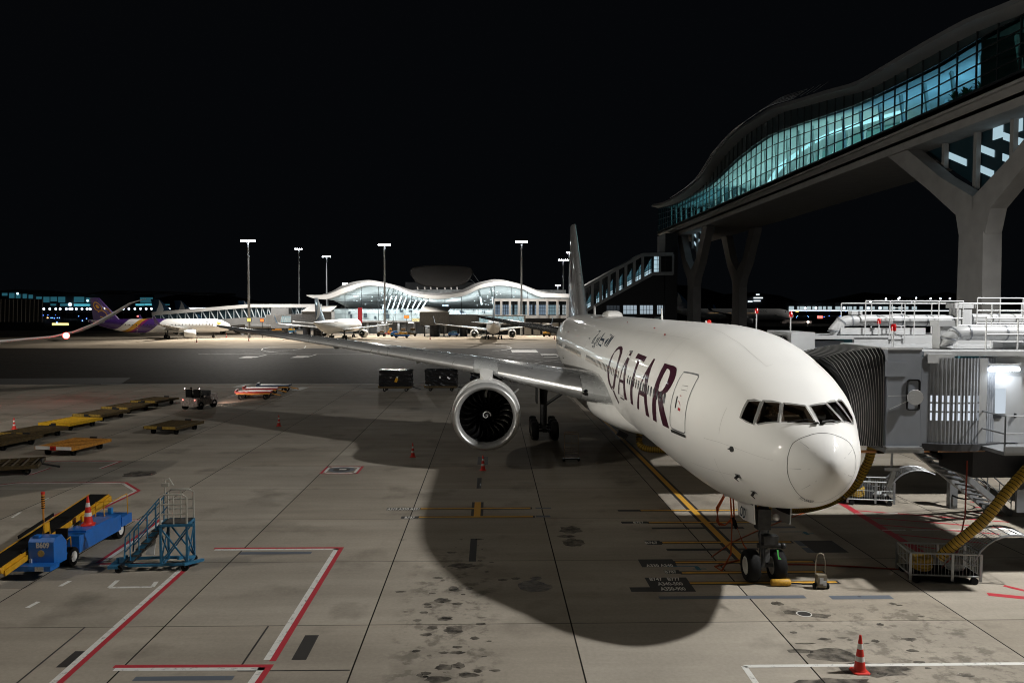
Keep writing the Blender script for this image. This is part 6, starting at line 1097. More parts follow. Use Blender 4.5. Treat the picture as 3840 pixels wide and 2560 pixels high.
# wide jet far right between the columns
o, sk, fp, fin = jet('airliner', 'dim white wide jet far away beyond the right side of the big airliner', (163, 432, 0), RAD(72), 66, 3.05, 64, 33, WHITE, TEAL, None); teal(fin, fp)
b = MB(); text_bm(b, 'CATHAY PACIFIC', 1.6, lambda x, y: sk(26-x*1.0, -1.15+y*.36, .03)); b.build('title_lettering', MT['title_grey'], o)
patch('brush_emblem', sk, [([(10.4, -1.25), (9.9, -1.6), (8.3, -1.75)], [(10.2, -1.4), (9.4, -1.8), (8.3, -1.78)])], TEAL, o)
b = MB()
for y in [18+.9*i for i in range(30)]: b.add([sk(y, -1.38, .03), sk(y+.45, -1.38, .03), sk(y+.45, -1.45, .03), sk(y, -1.45, .03)], [(0, 1, 2, 3)])
b.build('lit_cabin_strip', glow('lit_cabin_windows', (1, .6, .25), .45), o)
# neighbour at the left whose curved wing tip reaches into view
NB, sk, fp, fin = jet('airliner', 'neighbouring wide jet showing only its upswept wing tip with red light', (-74, 41, 0), 0, 66, 3.0, 63.5, 33.5, WHITE, WHITE, None, curved=1)
bpy.context.view_layer.update()
spot('added_wing_beam', (-44, 20.5, 29.6), (-56, 80, 4), 42000, (1, .95, .88), 62, .5, .5)  # extra beam added to brighten the neighbour's wing
SHB = thing('shadow_block', 'low service block just left of the view beside the neighbouring stand', 'building', (-44, 39.6, 0)); b = MB(); b.box((0, 0, 4.1), (36, 3, 8.2)); b.build('wall', TC, SHB); b = MB(); b.box((0, 0, 8.3), (36.4, 3.4, .2)); b.build('roof', TG_, SHB)  # unseen block added only to cast a shadow across the left apron
# ================================================================ ground equipment
BLU = mat('loader_blue_paint', (.012, .13, .46), .38, .05, .2, var=.12, scale=3); YEL = mat('equipment_yellow', (.62, .32, .015), .45, .05, var=.15, scale=4); ORG = mat('cone_red', (.62, .025, .012), .5, var=.08); CWH = mat('cone_white', (.66, .65, .62), .5, var=.06)
def cone_proto():
    o = thing('traffic_cone', '', 'traffic cone', group='traffic cones'); b = MB(); b.loft([[V((x*w, y*w, z)) for x, y in ((-1, -.7), (-.7, -1), (.7, -1), (1, -.7), (1, .7), (.7, 1), (-.7, 1), (-1, .7))] for z, w in ((0, .205), (.025, .2), (.04, .17))]); b.lathe([(.03, .165), (.06, .15), (.09, .135)], (0, 0, 0), (0, 0, 1), 24); b.build('base', ORG, o, 30)
    z = [.085, .28, .40, .58, .71, .92]; r = lambda h: .138-.112*(h-.08)/.84
    for i in range(5): b = MB(); b.lathe([(z[i], r(z[i])), (z[i+1], r(z[i+1]))]+([(.925, .001)] if i == 4 else []), (0, 0, 0), (0, 0, 1), 24); b.build('cone_band', CWH if i in (1, 3) else ORG, o, 40)
    return o
CP = cone_proto(); first = [1]
def cone(p, label, sc=1, rz=0):
    if first: first.pop(); o = CP; o.location = p; o['label'] = label
    else: o = dup(CP, p, rz, label)
    o.scale = (sc, sc, sc); return o
q = cb(1785, 1420); cone((q.x, q.y, 0), 'large red cone with two white bands on the white line at the lower right', 1.05, .2); b = MB()
q = c7(838, 500); cone((q.x, q.y, 0), 'small red cone alone on the open concrete left of the engine', .95)
q = c6(155, 605); cone((q.x, q.y, 0), 'cone at the left edge beside the row of dollies', .95)
q = G(1548, 1712); cone((q.x, q.y, 0), 'dark looking cone in the wing shadow left of the engine', .95)
q = G(1811, 1762); cone((q.x, q.y, 0), 'cone standing in shadow directly below the engine', .95)
q = AY(1105*0+780+222/3.2, 1130+430/3.2, 1); 
for px, py, l in ((849, 1265, 'far cone just ahead of the wing tip light'), (933, 1278, 'far cone in front of the leftmost tall mast base'), (738, 1283, 'far cone below the engine of the purple-tailed jet'), (1613, 1273, 'far cone before the passenger bridge between the far jets'), (2079, 1272, 'far cone close to the rear fuselage of the big airliner')): q = G(px, py); cone((q.x, q.y, 0), l, 1.25)
# pallet dollies
def dolly(label, top, endm, L=3.6, W_=2.7, group='pallet dollies parked in a line', wheels=True):
    o = thing('pallet_dolly', label, 'dolly', group=group); b = MB(); z = .5
    for s in (-1, 1): b.box((0, s*(W_/2-.06), z), (L, .12, .2)); b.box((s*(L/2-.07), 0, z), (.14, W_-.24, .18))
    b.box((0, 0, z-.1), (L*.9, .22, .16)); b.build('frame', top, o); b = MB()
    for k in range(7): x = -L/2+.35+(L-.7)*k/6; b.cyl((x, -W_/2+.14, z+.05), (x, W_/2-.14, z+.05), .055, None, 8)
    for k in range(5): y = -W_/2+.35+(W_-.7)*k/4; b.box((0, y, z-.02), (L-.3, .05, .06))
    b.build('roller_deck', top, o, 40); b = MB(); b.box((0, 0, z-.12), (L-.3, W_-.3, .04)); b.build('under_tray', BLK, o); b = MB()
    for s in (-.27, .27): b.box((s*W_, 0, 0), (.01, .01, .01)) if False else b.box((-L/2-.03, s*W_, z+.04), (.07, W_*.38, .2))
    b.build('end_board', endm, o); b = MB(); b.box((-L/2-.05, 0, z), (.1, .32, .24)); b.box((L/2, 0, z+.1), (.08, .5, .2)); b.build('coupling', DK, o)
    for x in (-L*.33, L*.33):
        for y in (-W_*.34, W_*.34): b = MB(); b.lathe([(-.08, .1), (-.09, .2), (.09, .2), (.08, .1)], (x, y, .2), (0, 1, 0), 16); b.build('wheel', BLK, o, 40)
    b = MB(); b.bar((L/2, 0, .42), (L/2+.9, 0, .18), .09); b.build('tow_bar', DK, o); return o
GRB = mat('grimy_dolly_brown', (.075, .050, .018), .7, .2, var=.45, scale=6); GRY = mat('grimy_yellow', (.30, .19, .03), .65, .1, var=.4, scale=7); DYE = mat('dolly_yellow', (.60, .34, .012), .5, .05, var=.15, scale=5); DOR = mat('dolly_orange', (.48, .21, .03), .55, .1, var=.3, scale=6)
dd = zoomed(0, 1400, 2.904); dl = math.atan2(1, 0)
A0 = dolly('', GRB, GRY); A0b = dolly('', DYE, DYE); A0c = dolly('', DOR, CWH)
b = MB(); b.box((-1.86, 0, .53), (.08, .34, .26)); b.build('coupling_cover', ORG, A0c)
def put(proto, x, y, label, rz, used=set()):
    q = dd(x, y)
    if proto.name in used: return dup(proto, (q.x, q.y, 0), rz, label)
    used.add(proto.name); proto.location = (q.x, q.y, 0); proto.rotation_euler = (0, 0, rz); proto['label'] = label; return proto
RZ_ = RAD(78)
put(A0, 1690, 345, 'darkest dolly at the far right end of the dolly row', RZ_); put(A0, 1395, 415, 'grimy dolly second from the far end of the row', RZ_); put(A0, 1110, 495, 'grimy yellow edged dolly just behind the bright yellow one', RZ_)
put(A0b, 775, 590, 'bright yellow dolly in the middle of the dolly row', RZ_); put(A0, 370, 700, 'grimy dolly just in front of the bright yellow one', RZ_); put(A0, 60, 800, 'grimy dolly cut by the left edge at the near end of the row', RZ_)
o = put(A0c, 810, 850, 'orange dolly with white and red end boards standing beside the row', RZ_); o['group'] = 'single pallet dollies'
o = put(A0, 1900, 630, 'grimy dolly with pale yellow end boards standing alone right of the row', RZ_); o['group'] = 'single pallet dollies'
o = put(A0, 60, 1085, 'dark dolly in shadow at the left edge below the orange one', RAD(20)); o['group'] = 'single pallet dollies'
# cargo wrapped in black foil on its dollies
FOIL = mat('black_foil', (.012, .012, .013), .18, 0, .4, var=.3, scale=5, bump=1)
def foilbox(px, py, label, seed):
    q = cf(px, py); d = dup(A0, (q.x, q.y, 0), 0, 'low dolly carrying the '+('left' if seed == 1 else 'right' if seed == 2 else 'third')+' black wrapped cargo'); d['group'] = 'dollies under wrapped cargo'
    o = thing('wrapped_cargo', label, 'cargo', (q.x, q.y, .62), 0, 'black wrapped cargo units'); rr = random.Random(seed); bm = bmesh.new(); bmesh.ops.create_cube(bm, size=1); bmesh.ops.subdivide_edges(bm, edges=bm.edges, cuts=9, use_grid_fill=True)
    for v in bm.verts: v.co.x *= 3.5+.08*rr.uniform(-1, 1); v.co.y *= 2.5; v.co.z = (v.co.z+.5)*1.72; v.co += V((rr.uniform(-.05, .05), rr.uniform(-.05, .05), rr.uniform(-.04, .04) if v.co.z > .1 else 0))
    me = bpy.data.meshes.new('wrapping'); bm.to_mesh(me); bm.free(); me.materials.append(FOIL); w = bpy.data.objects.new('wrapping', me); COL.objects.link(w); w.parent = o
    b = MB(); b.box((-.1 if seed == 2 else .25, -1.32, .95), (.18, .03, .25)); b.build('label_tag', CWH, o)
    if seed == 1: b = MB(); b.add([(-.1, -1.34, .5), (.2, -1.34, .42), (.35, -1.34, .85), (.1, -1.34, .95)], [(0, 1, 2, 3)]); b.build('hazard_tag', YEL, o)
foilbox(1468, 565, 'black foil wrapped cargo with yellow tag, left of the two on the service road', 1); foilbox(1830, 562, 'black foil wrapped cargo beside the engine on the service road', 2); foilbox(2190, 560, 'black wrapped cargo mostly hidden behind the engine', 3)
# red flat trailers
def trailer(px, py, m, label, rz):
    q = cf(px, py); o = thing('baggage_trailer', label, 'trailer', (q.x, q.y, 0), rz, 'flat baggage trailers'); b = MB(); b.box((0, 0, .75), (3.4, 1.7, .16)); b.box((-1.72, 0, .85), (.1, 1.7, .3)); b.build('deck', m, o); b = MB(); b.box((0, 0, .55), (3.0, .5, .2)); b.box((0, -.87, .62), (3.3, .05, .12)); b.bar((1.7, 0, .55), (2.6, 0, .35), .1); b.build('chassis', DOR, o)
    for x in (-1.2, 1.2):
        for y in (-.7, .7): b = MB(); b.lathe([(-.1, .15), (-.11, .3), (.11, .3), (.1, .15)], (x, y, .3), (0, 1, 0), 16); b.build('wheel', BLK, o, 40)
RDT = mat('trailer_red', (.36, .015, .015), .45, var=.15); NVT = mat('trailer_navy', (.012, .03, .07), .45, var=.15)
trailer(330, 632, RDT, 'bright red flat trailer, nearest of the trailers beside the tow tractor', .12); trailer(385, 603, RDT, 'red flat trailer in the middle behind the nearest red one', .12); trailer(490, 577, NVT, 'dark blue flat trailer at the back of the trailer group', .05)
# tow tractor with two people
q = zoomed(600, 1350, 3.92)(530, 720); TT = thing('tow_tractor', 'open tow tractor with two people aboard lighting the ground ahead', 'tractor', (q.x, q.y+.9, 0), RAD(-14)); GRT = mat('tractor_white_grimy', (.36, .30, .27), .6, .1, var=.5, scale=5)
b = MB(); b.loft([[V((x, y, z)) for x, y in ((-.85, -1.6), (.85, -1.6), (.85, 1.7), (-.85, 1.7))] for z in (.35, .95)]); b.box((0, 1.15, 1.1), (1.5, 1.1, .3)); b.box((0, -1.55, .8), (1.7, .12, .5)); b.build('body', GRT, TT)
b = MB()
for x in (-.4, .4): b.box((x, -.75, 1.15), (.6, .5, .15)); b.box((x, -1.02, 1.5), (.6, .12, .6))
b.build('seat', BLK, TT); b = MB(); b.box((.0, .62, 1.35), (1.5, .08, .5)); b.cyl((-.4, .35, 1.3), (-.4, .2, 1.5), .2, None, 14); b.build('dashboard', DK, TT)
for x in (-.75, .75):
    for y in (-1.05, 1.05): b = MB(); b.lathe([(-.12, .2), (-.14, .36), (.14, .36), (.12, .2)], (x, y, .36), (1, 0, 0), 18); b.build('wheel', BLK, TT, 40)
    b = MB(); b.sphere((x*.8, -1.64, .92), .06, 8, 6); b.build('tail_light', glow('tail_lamp', (1, .25, .2), 3), TT); b = MB(); b.sphere((x, -1.12, 1.9), .06, 8, 6); b.build('side_lamp', glow('tractor_lamp', (1, .85, .8), 3), TT)
    b = MB(); b.sphere((x*.7, 1.72, .8), .1, 8, 6); b.build('headlight', glow('headlamp', (1, .85, .75), 20), TT)
    b = MB(); b.cyl((x, -.95, .9), (x, -.95, 1.95), .03); b.build('roll_bar', DK, TT)
dr_ = V((-sin(RAD(-14)), cos(RAD(-14)), 0)); hp = V((q.x, q.y+.9, 0))+dr_*1.85+V((0, 0, .8)); spot('tractor_headlight_beam', hp, hp+dr_*10+V((0, 0, -.75)), 950, (1, .66, .54), 52, .08, .9)
VEST = mat('reflective_vest', (.45, .46, .42), .7, var=.2)
Mz = M.Rotation(RAD(-14), 3, 'Z')
for x, l in ((-.4, 'person in a pale vest driving the tow tractor'), (.4, 'person in a pale vest riding as passenger on the tow tractor')):
    p = Mz @ V((x, -.7, 0)); o = person('person', l, (q.x+p.x, q.y+.9+p.y, 1.18), seated(), (SKIN, VEST, TROUS), 'people on the tow tractor', RAD(-14)+pi); add_hair(o)
# person walking under the far jet
q2 = G(1150+318/2.24, 1040+512/2.24); o = person('person', 'ground worker in a yellow vest walking under the far teal-tailed jet', (q2.x, q2.y, 0), standing(), (SKIN, mat('hi_vis_yellow', (.45, .55, .04), .7), TROUS), None, .8); add_hair(o, HAIR, 1.66, -.02)
# belt loader
q = c5(640, 1075); BLd = thing('belt_loader', 'blue belt loader with yellow conveyor and fleet lettering at the left edge', 'belt loader', (-16.05, 28.85, 0), RAD(-2)); BLd.scale = (.84, .84, .84)
# local frame: +y runs forward to the far end
def LP(b, n, m, s=None): return b.build(n, m, BLd, s)
b = MB(); b.loft([[V((x, y, z)) for x, z in ((.2, .42), (1.15, .42), (1.15, 1.15), (.2, 1.15))] for y in (1.2, 4.9)]); b.box((.68, 3.0, 1.18), (.9, 2.4, .1)); b.loft([[V((x, y, z)) for x, z in ((-.95, .55), (1.2, .55), (1.2, 1.0), (-.95, 1.0))] for y in (4.9, 5.9)]); b.box((.1, 2.6, .55), (1.9, 6.2, .22)); LP(b, 'body', BLU)
b = MB(); b.loft([[V((x, y, z)) for x, z in ((.1, .45), (1.15, .45), (1.15, z1), (.1, z1))] for y, z1 in ((-.75, 1.45), (-.6, 1.6), (-.15, 1.62), (.2, 1.25))]); b.box((.35, -.55, 1.62), (.25, .2, .12)); LP(b, 'bonnet', BLU)
b = MB(); b.box((.0, -.95, .5), (2.6, .65, .2)); LP(b, 'bumper', BLU); b = MB(); text_bm(b, 'B609', .3, lambda x, y: V((.42+x, -.755+y*.62*.0+(.0), 1.22+y)), .55, .015); LP(b, 'fleet_lettering', CWH)
b = MB(); b.cyl((.62, -.765, .98), (.62, -.75, .98), .14, None, 20); LP(b, 'round_badge', mat('badge_brass', (.40, .28, .08), .5, var=.3, scale=20)); b = MB(); b.box((.2, -.78, .62), (.09, .06, .3)); LP(b, 'bottle', mat('clear_bottle', (.4, .45, .5), .1))
for x in (-.9, .85): b = MB(); b.box((x, -1.29, .5), (.34, .04, .17)); LP(b, 'light_unit', mat('lamp_chrome', (.5, .5, .48), .3, .6, var=.3, scale=20))
for y in (.75, 4.9):
    for x in (1.0, -.85): b = MB(); b.lathe([(-.12, .22), (-.15, .40), (.15, .40), (.12, .22)], (x, y, .40), (1, 0, 0), 24); LP(b, 'tyre', BLK, 40); b = MB(); b.lathe([(-.1, .23), (-.05, .12), (-.03, .02), (.05, .02), (.07, .12), (.12, .23)], (x+.04, y, .40), (1, 0, 0), 20); LP(b, 'rim', CWH, 40)
b = MB(); b.box((.62, .55, .95), (.5, .45, .12)); b.box((.62, .8, 1.3), (.5, .1, .6)); LP(b, 'seat', BLK); b = MB(); b.tube([(1.1, .25, .9), (1.1, .3, 1.25), (1.1, .6, 1.3), (1.1, .62, .85)], .025); b.tube([(.25, .0, 1.5), (.25, .1, 1.95), (.25, .5, 1.95), (.25, .55, 1.4)], .025); b.box((.25, .3, 1.75), (.04, .35, .35)); b.tube([(.3, 4.2, 1.15), (.3, 4.25, 1.9), (1.1, 4.3, 1.95), (1.12, 5.6, 2.0), (1.12, 5.65, 1.0)], .025); b.cyl((.6, 4.4, 1.0), (.6, 4.4, 1.9), .025); LP(b, 'guard_rail', YEL, 50)
c0, c1_ = V((-.55, -2.2, .75)), V((-.45, 6.0, 1.75)); dv = (c1_-c0).normalized(); b = MB()
for s in (-.48, .48): b.bar(c0+V((s, 0, 0)), c1_+V((s, 0, 0)), .07, .26)
b.bar(c0+V((.56, 0, -.12)), c0+dv*3.2+V((.56, 0, -.12)), .08, .22); b.cyl(c0+V((-.55, -.05, 0)), c0+V((.55, -.05, 0)), .12, None, 14); b.bar(c0+dv*5.6+V((.56, 0, -.12)), c1_+V((.56, 0, -.1)), .1, .3); LP(b, 'conveyor_frame', YEL, 40)
b = MB(); b.quad(*[p+V((x, 0, .12)) for p, x in ((c0, -.44), (c0, .44), (c1_, .44), (c1_, -.44))]); b.quad(*[p+V((x, 0, .10)) for p, x in ((c0, -.44), (c1_, -.44), (c1_, .44), (c0, .44))]); LP(b, 'belt', BLK); b = MB(); b.bar(c0+dv*2.6+V((-.5, 0, .26)), c0+dv*5.2+V((-.5, 0, .26)), .05, .14); b.bar(c0+dv*1.2+V((.5, 0, .2)), c0+dv*4.9+V((.5, 0, .2)), .05, .1); LP(b, 'side_guard', BLK)
b = MB(); b.cyl((-1.0, 2.2, .9), (-1.0, 2.2, 2.6), .04); b.cyl((-1.0, 2.2, 2.1), (-1.0, 2.2, 2.75), .07); LP(b, 'marker_post', mat('marker_orange', (.55, .22, .02), .5)); b = MB()
for k in range(6): b.cyl((-1.0, 2.2, 2.12+k*.1), (-1.0, 2.2, 2.16+k*.1), .074, None, 12)
LP(b, 'marker_stripe', BLK, 40); b = MB(); b.cyl((-1.0, 2.2, 2.75), (-1.0, 2.2, 2.86), .08); LP(b, 'marker_lamp', ORG); b = MB()
for k in range(7): b.box((-1.05+.16*k, -2.31, .78), (.06, .03, .12), R=M.Rotation(.5, 3, 'Y'))
LP(b, 'hazard_stripe', BLK); b = MB(); b.box((-1.5, -1.0, 1.2), (.25, .2, .32)); b.tube([(-1.4, -1.0, 1.05), (-1.2, -.9, .95), (-1.05, -.8, .8)], .025); LP(b, 'control_box', DK, 50); b = MB(); b.box((.55, 5.1, 1.28), (.18, .18, .3)); LP(b, 'beacon', mat('loader_light_blue', (.02, .2, .5), .3))
Mb = M.Rotation(RAD(-2), 3, 'Z'); cp = V(BLd.location)+Mb @ (V((.72, 2.75, 1.235))*.84); cone((cp.x, cp.y, cp.z), 'red cone with two white bands standing on the blue belt loader', 1.2, .3)
# aircraft steps
STW = mat('step_blue_paint', (.03, .16, .29), .45, .2, var=.2, scale=5); ALU = mat('pale_tube_rail', (.50, .48, .42), .4, .4, var=.1)
q = c5(1780, 1120); ST_ = thing('access_steps', 'tall blue access steps with a railed platform beside the belt loader', 'steps', (q.x+.1, q.y+.55, 0), RAD(4)); T_ = 1.62
def SP(b, n, m, s=50): return b.build(n, m, ST_, s)
b = MB(); x0, x1, y0, y1 = .05, .95, -.4, .45
for x in (x0, x1):
    for y in (y0, y1): b.bar((x, y, .2), (x, y, T_), .075)
for y in (y0, y1): b.bar((x0, y, .3), (x1, y, T_-.1), .05); b.bar((x1, y, .3), (x0, y, T_-.1), .05); b.bar((x0, y, T_), (x1, y, T_), .09); b.bar((x0-1.1, y, .22), (x1, y, .22), .09)
for x in (x0, x1): b.bar((x, y0, T_), (x, y1, T_), .09); b.bar((x, y0, .22), (x, y1, .22), .08); b.bar((x, y0, .35), (x, y1, 1.35), .045); b.bar((x, y1, .35), (x, y0, 1.35), .045)
b.bar((x1, y0, T_), (x1+.22, y0, T_), .1); SP(b, 'tower_frame', STW); b = MB(); b.box(((x0+x1)/2, (y0+y1)/2, T_+.02), (x1-x0, y1-y0, .05)); SP(b, 'platform', mat('platform_grating', (.07, .065, .06), .6, .3, var=.4, scale=10))
b = MB(); sA, sB = V((x0, 0, T_)), V((-1.15, -.0, .22))
for y in (y0+.05, y1-.05): b.bar(sA+V((0, y, 0)), sB+V((0, y, 0)), .06, .16)
SP(b, 'stringer', STW)
for k in range(6): p = sB+(sA-sB)*(k+.6)/6.5; b = MB(); b.box((p.x, (y0+y1)/2, p.z), (.3, .85, .04)); SP(b, 'tread', mat('platform_grating', (.07, .07, .07)))
for y in (y0, y1):
    b = MB(); u = V((0, y, 1.0)); b.tube([sB+u+V((-.05, 0, -.75)), sB+u, sA+u, sA+u+V((.0, 0, -.9))], .03); b.tube([sB+u+V((0, 0, -.5)), sA+u+V((0, 0, -.5))], .022)
    for k in range(4): p = sB+(sA-sB)*(k+.5)/4; b.cyl(p+V((0, y, 0)), p+u, .022, None, 6)
    SP(b, 'stair_rail', STW)
for y in (y0, y1):
    b = MB(); b.tube([(x0, y, T_), (x0, y, T_+1.0), (x0+.12, y, T_+1.1), (x1-.14, y, T_+1.1), (x1, y, T_+1.0), (x1, y, T_)], .035, 8)
    for z in (.4, .75): b.cyl((x0, y, T_+z), (x1, y, T_+z), .028, None, 8)
    b.cyl(((x0+x1)/2, y, T_), ((x0+x1)/2, y, T_+1.1), .025, None, 8); SP(b, 'platform_rail', ALU)
b = MB(); b.tube([(x0-.1, y1, T_+.7), (x0-.1, y1, T_+1.45), (x0+.05, y1, T_+1.5), (x0+.2, y1, T_+1.25)], .03); b.box((x0-.05, y1-.1, T_+1.3), (.25, .1, .12)); SP(b, 'tall_hoop', ALU)
for x in (-1.35, x1-.05):
    for y in (y0-.08, y1+.08): b = MB(); b.lathe([(-.06, .05), (-.07, .13), (.07, .13), (.06, .05)], (x, y, .13), (0, 1, 0), 14); SP(b, 'castor', BLK, 40)
b = MB(); b.box((-.55, y1-.05, .75), (.3, .04, .8), R=M.Rotation(.1, 3, 'Y')); SP(b, 'notice_board', CWH); b = MB(); b.box((-1.55, 0, .2), (.35, 1.1, .1)); b.cyl((-1.5, -.2, .1), (-1.5, -.2, .45), .05); b.cyl((-1.35, .25, .1), (-1.35, .25, .4), .05); SP(b, 'foot_frame', STW); b = MB(); b.bar((.9, -.7, .3), (1.3, .3, .15), .12, .1); b.bar((.7, -.6, .5), (1.0, .2, .3), .1, .1); SP(b, 'stabiliser', STW)
# trolley frame in the fuselage shadow
q = c4(825, 780); o = thing('tall_trolley', 'tall thin wire trolley standing in the fuselage shadow beside the main wheels', 'trolley', (q.x, q.y, 0)); b = MB()
for x in (-.42, .42): b.bar((x, 0, .2), (x, 0, 1.75), .035)
for z in (.25, 1.1, 1.68, 1.78): b.bar((-.42, 0, z), (.42, 0, z), .03)
for z in (.5, .62, .75, .88): b.bar((-.42, 0, z), (.42, 0, z), .015)
b.bar((0, 0, .3), (0, 0, 1.7), .012); b.build('frame', mat('trolley_bronze', (.30, .20, .10), .5, .3), o); b = MB(); b.box((0, 0, .18), (1.05, .5, .06)); b.build('base', DK, o)
for x in (-.45, .45): b = MB(); b.cyl((x, -.03, .08), (x, .03, .08), .08, None, 12); b.build('wheel', BLK, o, 40)
# far ground vehicles by the terminal
def farcart(px, py, m, m2, label, cat='baggage cart', L=3.4, h=1.6, rz=0):
    q = G(px, py); o = thing('baggage_cart' if cat != 'tractor' else 'baggage_tractor', label, cat, (q.x, q.y, 0), rz); b = MB(); b.box((0, 0, .75), (L, 1.6, .55)); b.build('body', m, o); b = MB(); b.box((L*.1, 0, h*.9), (L*.5, 1.5, h*.35)); b.box((-L*.3, 0, 1.2), (L*.25, 1.4, .4)); b.build('load', m2, o)
    for x in (-L*.33, L*.33):
        for y in (-.7, .7): b = MB(); b.cyl((x, y-.1, .35), (x, y+.1, .35), .35, None, 14); b.build('wheel', BLK, o, 40)
    return o
farcart(1506, 1267, BLU, YEL, 'blue tractor with yellow load driving before the terminal base', 'tractor', 4.6, 1.6); farcart(1480, 1262, STW, BLU, 'small blue cart just left of the blue tractor before the terminal', 'cart', 2.4)
farcart(1510, 1258, mat('cargo_brown', (.2, .14, .09), .7), mat('cargo_brown', (.2, .14, .09)), 'brown container standing behind the blue tractor', 'container', 2.6, 2.2); farcart(1545, 1260, GRB, GRB, 'dark brown container beside the far passenger bridge', 'container', 2.8, 2.4); farcart(1430, 1261, DK, GRB, 'dark cart with pipes left of the red barrier at the terminal', 'cart', 2.6); farcart(1463, 1254, mat('crate_orange', (.55, .22, .03), .6), mat('crate_orange', (.5, .2, .02)), 'orange crate near the base of the mast before the left wave', 'crate', 1.6, 2)
farcart(1090, 1250, STW, YEL, 'blue cart with yellow load behind the far teal jet wing', 'cart', 3.5); farcart(1040, 1250, GRB, mat('crate_orange', (.5, .2, .02)), 'brown cart with orange load below the left winglet of the far jet', 'cart', 4); farcart(1700, 1262, BLU, STW, 'blue cart under the glazed passenger bridge by the far jet', 'cart', 3.2); farcart(2050, 1262, GRB, YEL, 'brown cart with a yellow cylinder right of the right far jet', 'cart', 2.6)
o = thing('barrier', 'red horizontal barrier near the mast at the terminal base', 'barrier', tuple(G(1462, 1262))); b = MB(); b.box((0, 0, 1.0), (3.2, .12, .3)); b.build('board', ORG, o); b = MB(); b.box((-1.3, 0, .5), (.1, .1, 1)); b.box((1.3, 0, .5), (.1, .1, 1)); b.build('legs', DK, o)
# ================================================================ the far side of the airfield
q0 = AY(0, 1108, 620); FT_ = thing('distant_terminal', 'long dark terminal with dim teal windows on the far left skyline', 'terminal'); YF = 620
def d_(x, y, Y=YF): return AY(x/2.8, 1080+y/2.8, Y)
b = MB(); a, c = d_(-700, 60), d_(1400, 60); b.box(((a.x+c.x)/2, YF+20, 11), (c.x-a.x, 36, 14)); b.build('body', DKP, FT_); b = MB(); b.loft([[V((x, YF-4, z)), V((x, YF-4, z+1.6)), V((x, YF+40, z+2)), V((x, YF+40, z))] for x, z in [(d_(px, py).x, d_(px, py).z) for px, py in ((-700, 60), (0, 50), (200, 40), (420, 62), (700, 75), (950, 80), (1150, 45), (1344, 55), (1750, 60), (2300, 75))]]); b.build('roof', mat('far_roof', (.018, .020, .022), .7), FT_)
rnd = random.Random(11); TW1 = glow('far_window_teal', (.03, .15, .20), .55); TW2 = glow('far_window_bright', (.10, .50, .62), .75)
for k, (x0, x1, y0, y1, m) in enumerate(((20, 78, 52, 80, TW1), (95, 152, 52, 105, TW1), (238, 282, 62, 108, TW1), (165, 215, 62, 106, TW1), (455, 520, 92, 150, TW1), (530, 600, 92, 140, TW1), (610, 685, 92, 150, TW1), (775, 885, 92, 150, TW1), (380, 440, 90, 140, TW1), (775, 942, 165, 190, TW2), (630, 720, 160, 190, TW1), (530, 590, 165, 185, TW1), (945, 995, 165, 188, TW1), (300, 345, 70, 110, TW1), (900, 985, 100, 150, TW1))): b = MB(); b.quad(d_(x0, y0, YF-.2), d_(x1, y0, YF-.2), d_(x1, y1, YF-.2), d_(x0, y1, YF-.2)); w = b.build('window', m, FT_)
cc = zoomed(380, 1100, 2.688)
for x0, x1, y0, y1, m in ((345, 432, 104, 124, TW2), (435, 545, 102, 122, TW2), (560, 690, 108, 120, TW1), (795, 825, 105, 120, TW1), (390, 520, 40, 95, TW1)): b = MB(); p = lambda x, y: AY(380+x/2.688, 1100+y/2.688, YF-.2); b.quad(p(x0, y0), p(x1, y0), p(x1, y1), p(x0, y1)); b.build('window', m, FT_)
b = MB()
for x, y, r in ((185, 58, .9), (325, 138, .8), (175, 145, .8), (920, 132, .9), (975, 135, .8), (735, 172, 1.4), (325, 178, .6)): b.sphere(d_(x, y, YF-1), r, 8, 6)
b.build('lamps', glow('far_lamp', (.55, .85, 1), 2.2), FT_)
# road lamps along the far side, taxiway lights
def lamps(pts, name, label, cat, m, r, Y, group, post=True):
    proto = None
    for i, (x, y) in enumerate(pts):
        p = AY(x, y, Y) if Y else G(x, y, .35)
        if proto is None:
            proto = thing(name, label, cat, (p.x, p.y, 0), 0, group); b = MB(); b.sphere((0, 0, 0), r, 8, 6); h = b.build('lamp', m, proto); h.location = (0, 0, p.z); b = MB(); b.cyl((0, 0, -p.z if post else -.3), (0, 0, 0), r*.18, None, 6); pp = b.build('post', JD, proto); pp.location = (0, 0, p.z)
        else:
            c = dup(proto, (p.x, p.y, 0)); 
            for k in kids(c): k.location = (0, 0, p.z)
z5 = lambda x, y: (x/2.8, 1080+y/2.8)
lamps([z5(x, 219) for x in (8, 75, 137, 205, 266, 332, 396, 460, 522, 585, 632, 697, 732, 756, 802, 861, 913, 942, 968, 1008, 1067, 1296)]+[(380+x/2.688, 1100+y/2.688) for x, y in ((222, 155), (278, 155), (338, 155), (395, 155), (452, 155), (505, 155), (556, 155), (602, 155), (648, 155), (685, 155))], 'road_lamp', 'white lamp in the long row along the far airfield road', 'lamp', glow('road_lamp_glass', (.72, .84, 1), 4), .75, 560, 'lamps along the far road')
lamps([(380+x/2.688, 1100+y/2.688) for x, y in [(832+17*k, 150) for k in range(18)]], 'road_lamp', 'small white lamp in the dense row behind the teal tails', 'lamp', glow('road_lamp_glass', (.7, .8, 1), 4), .6, 640, 'dense lamp row behind the tails')
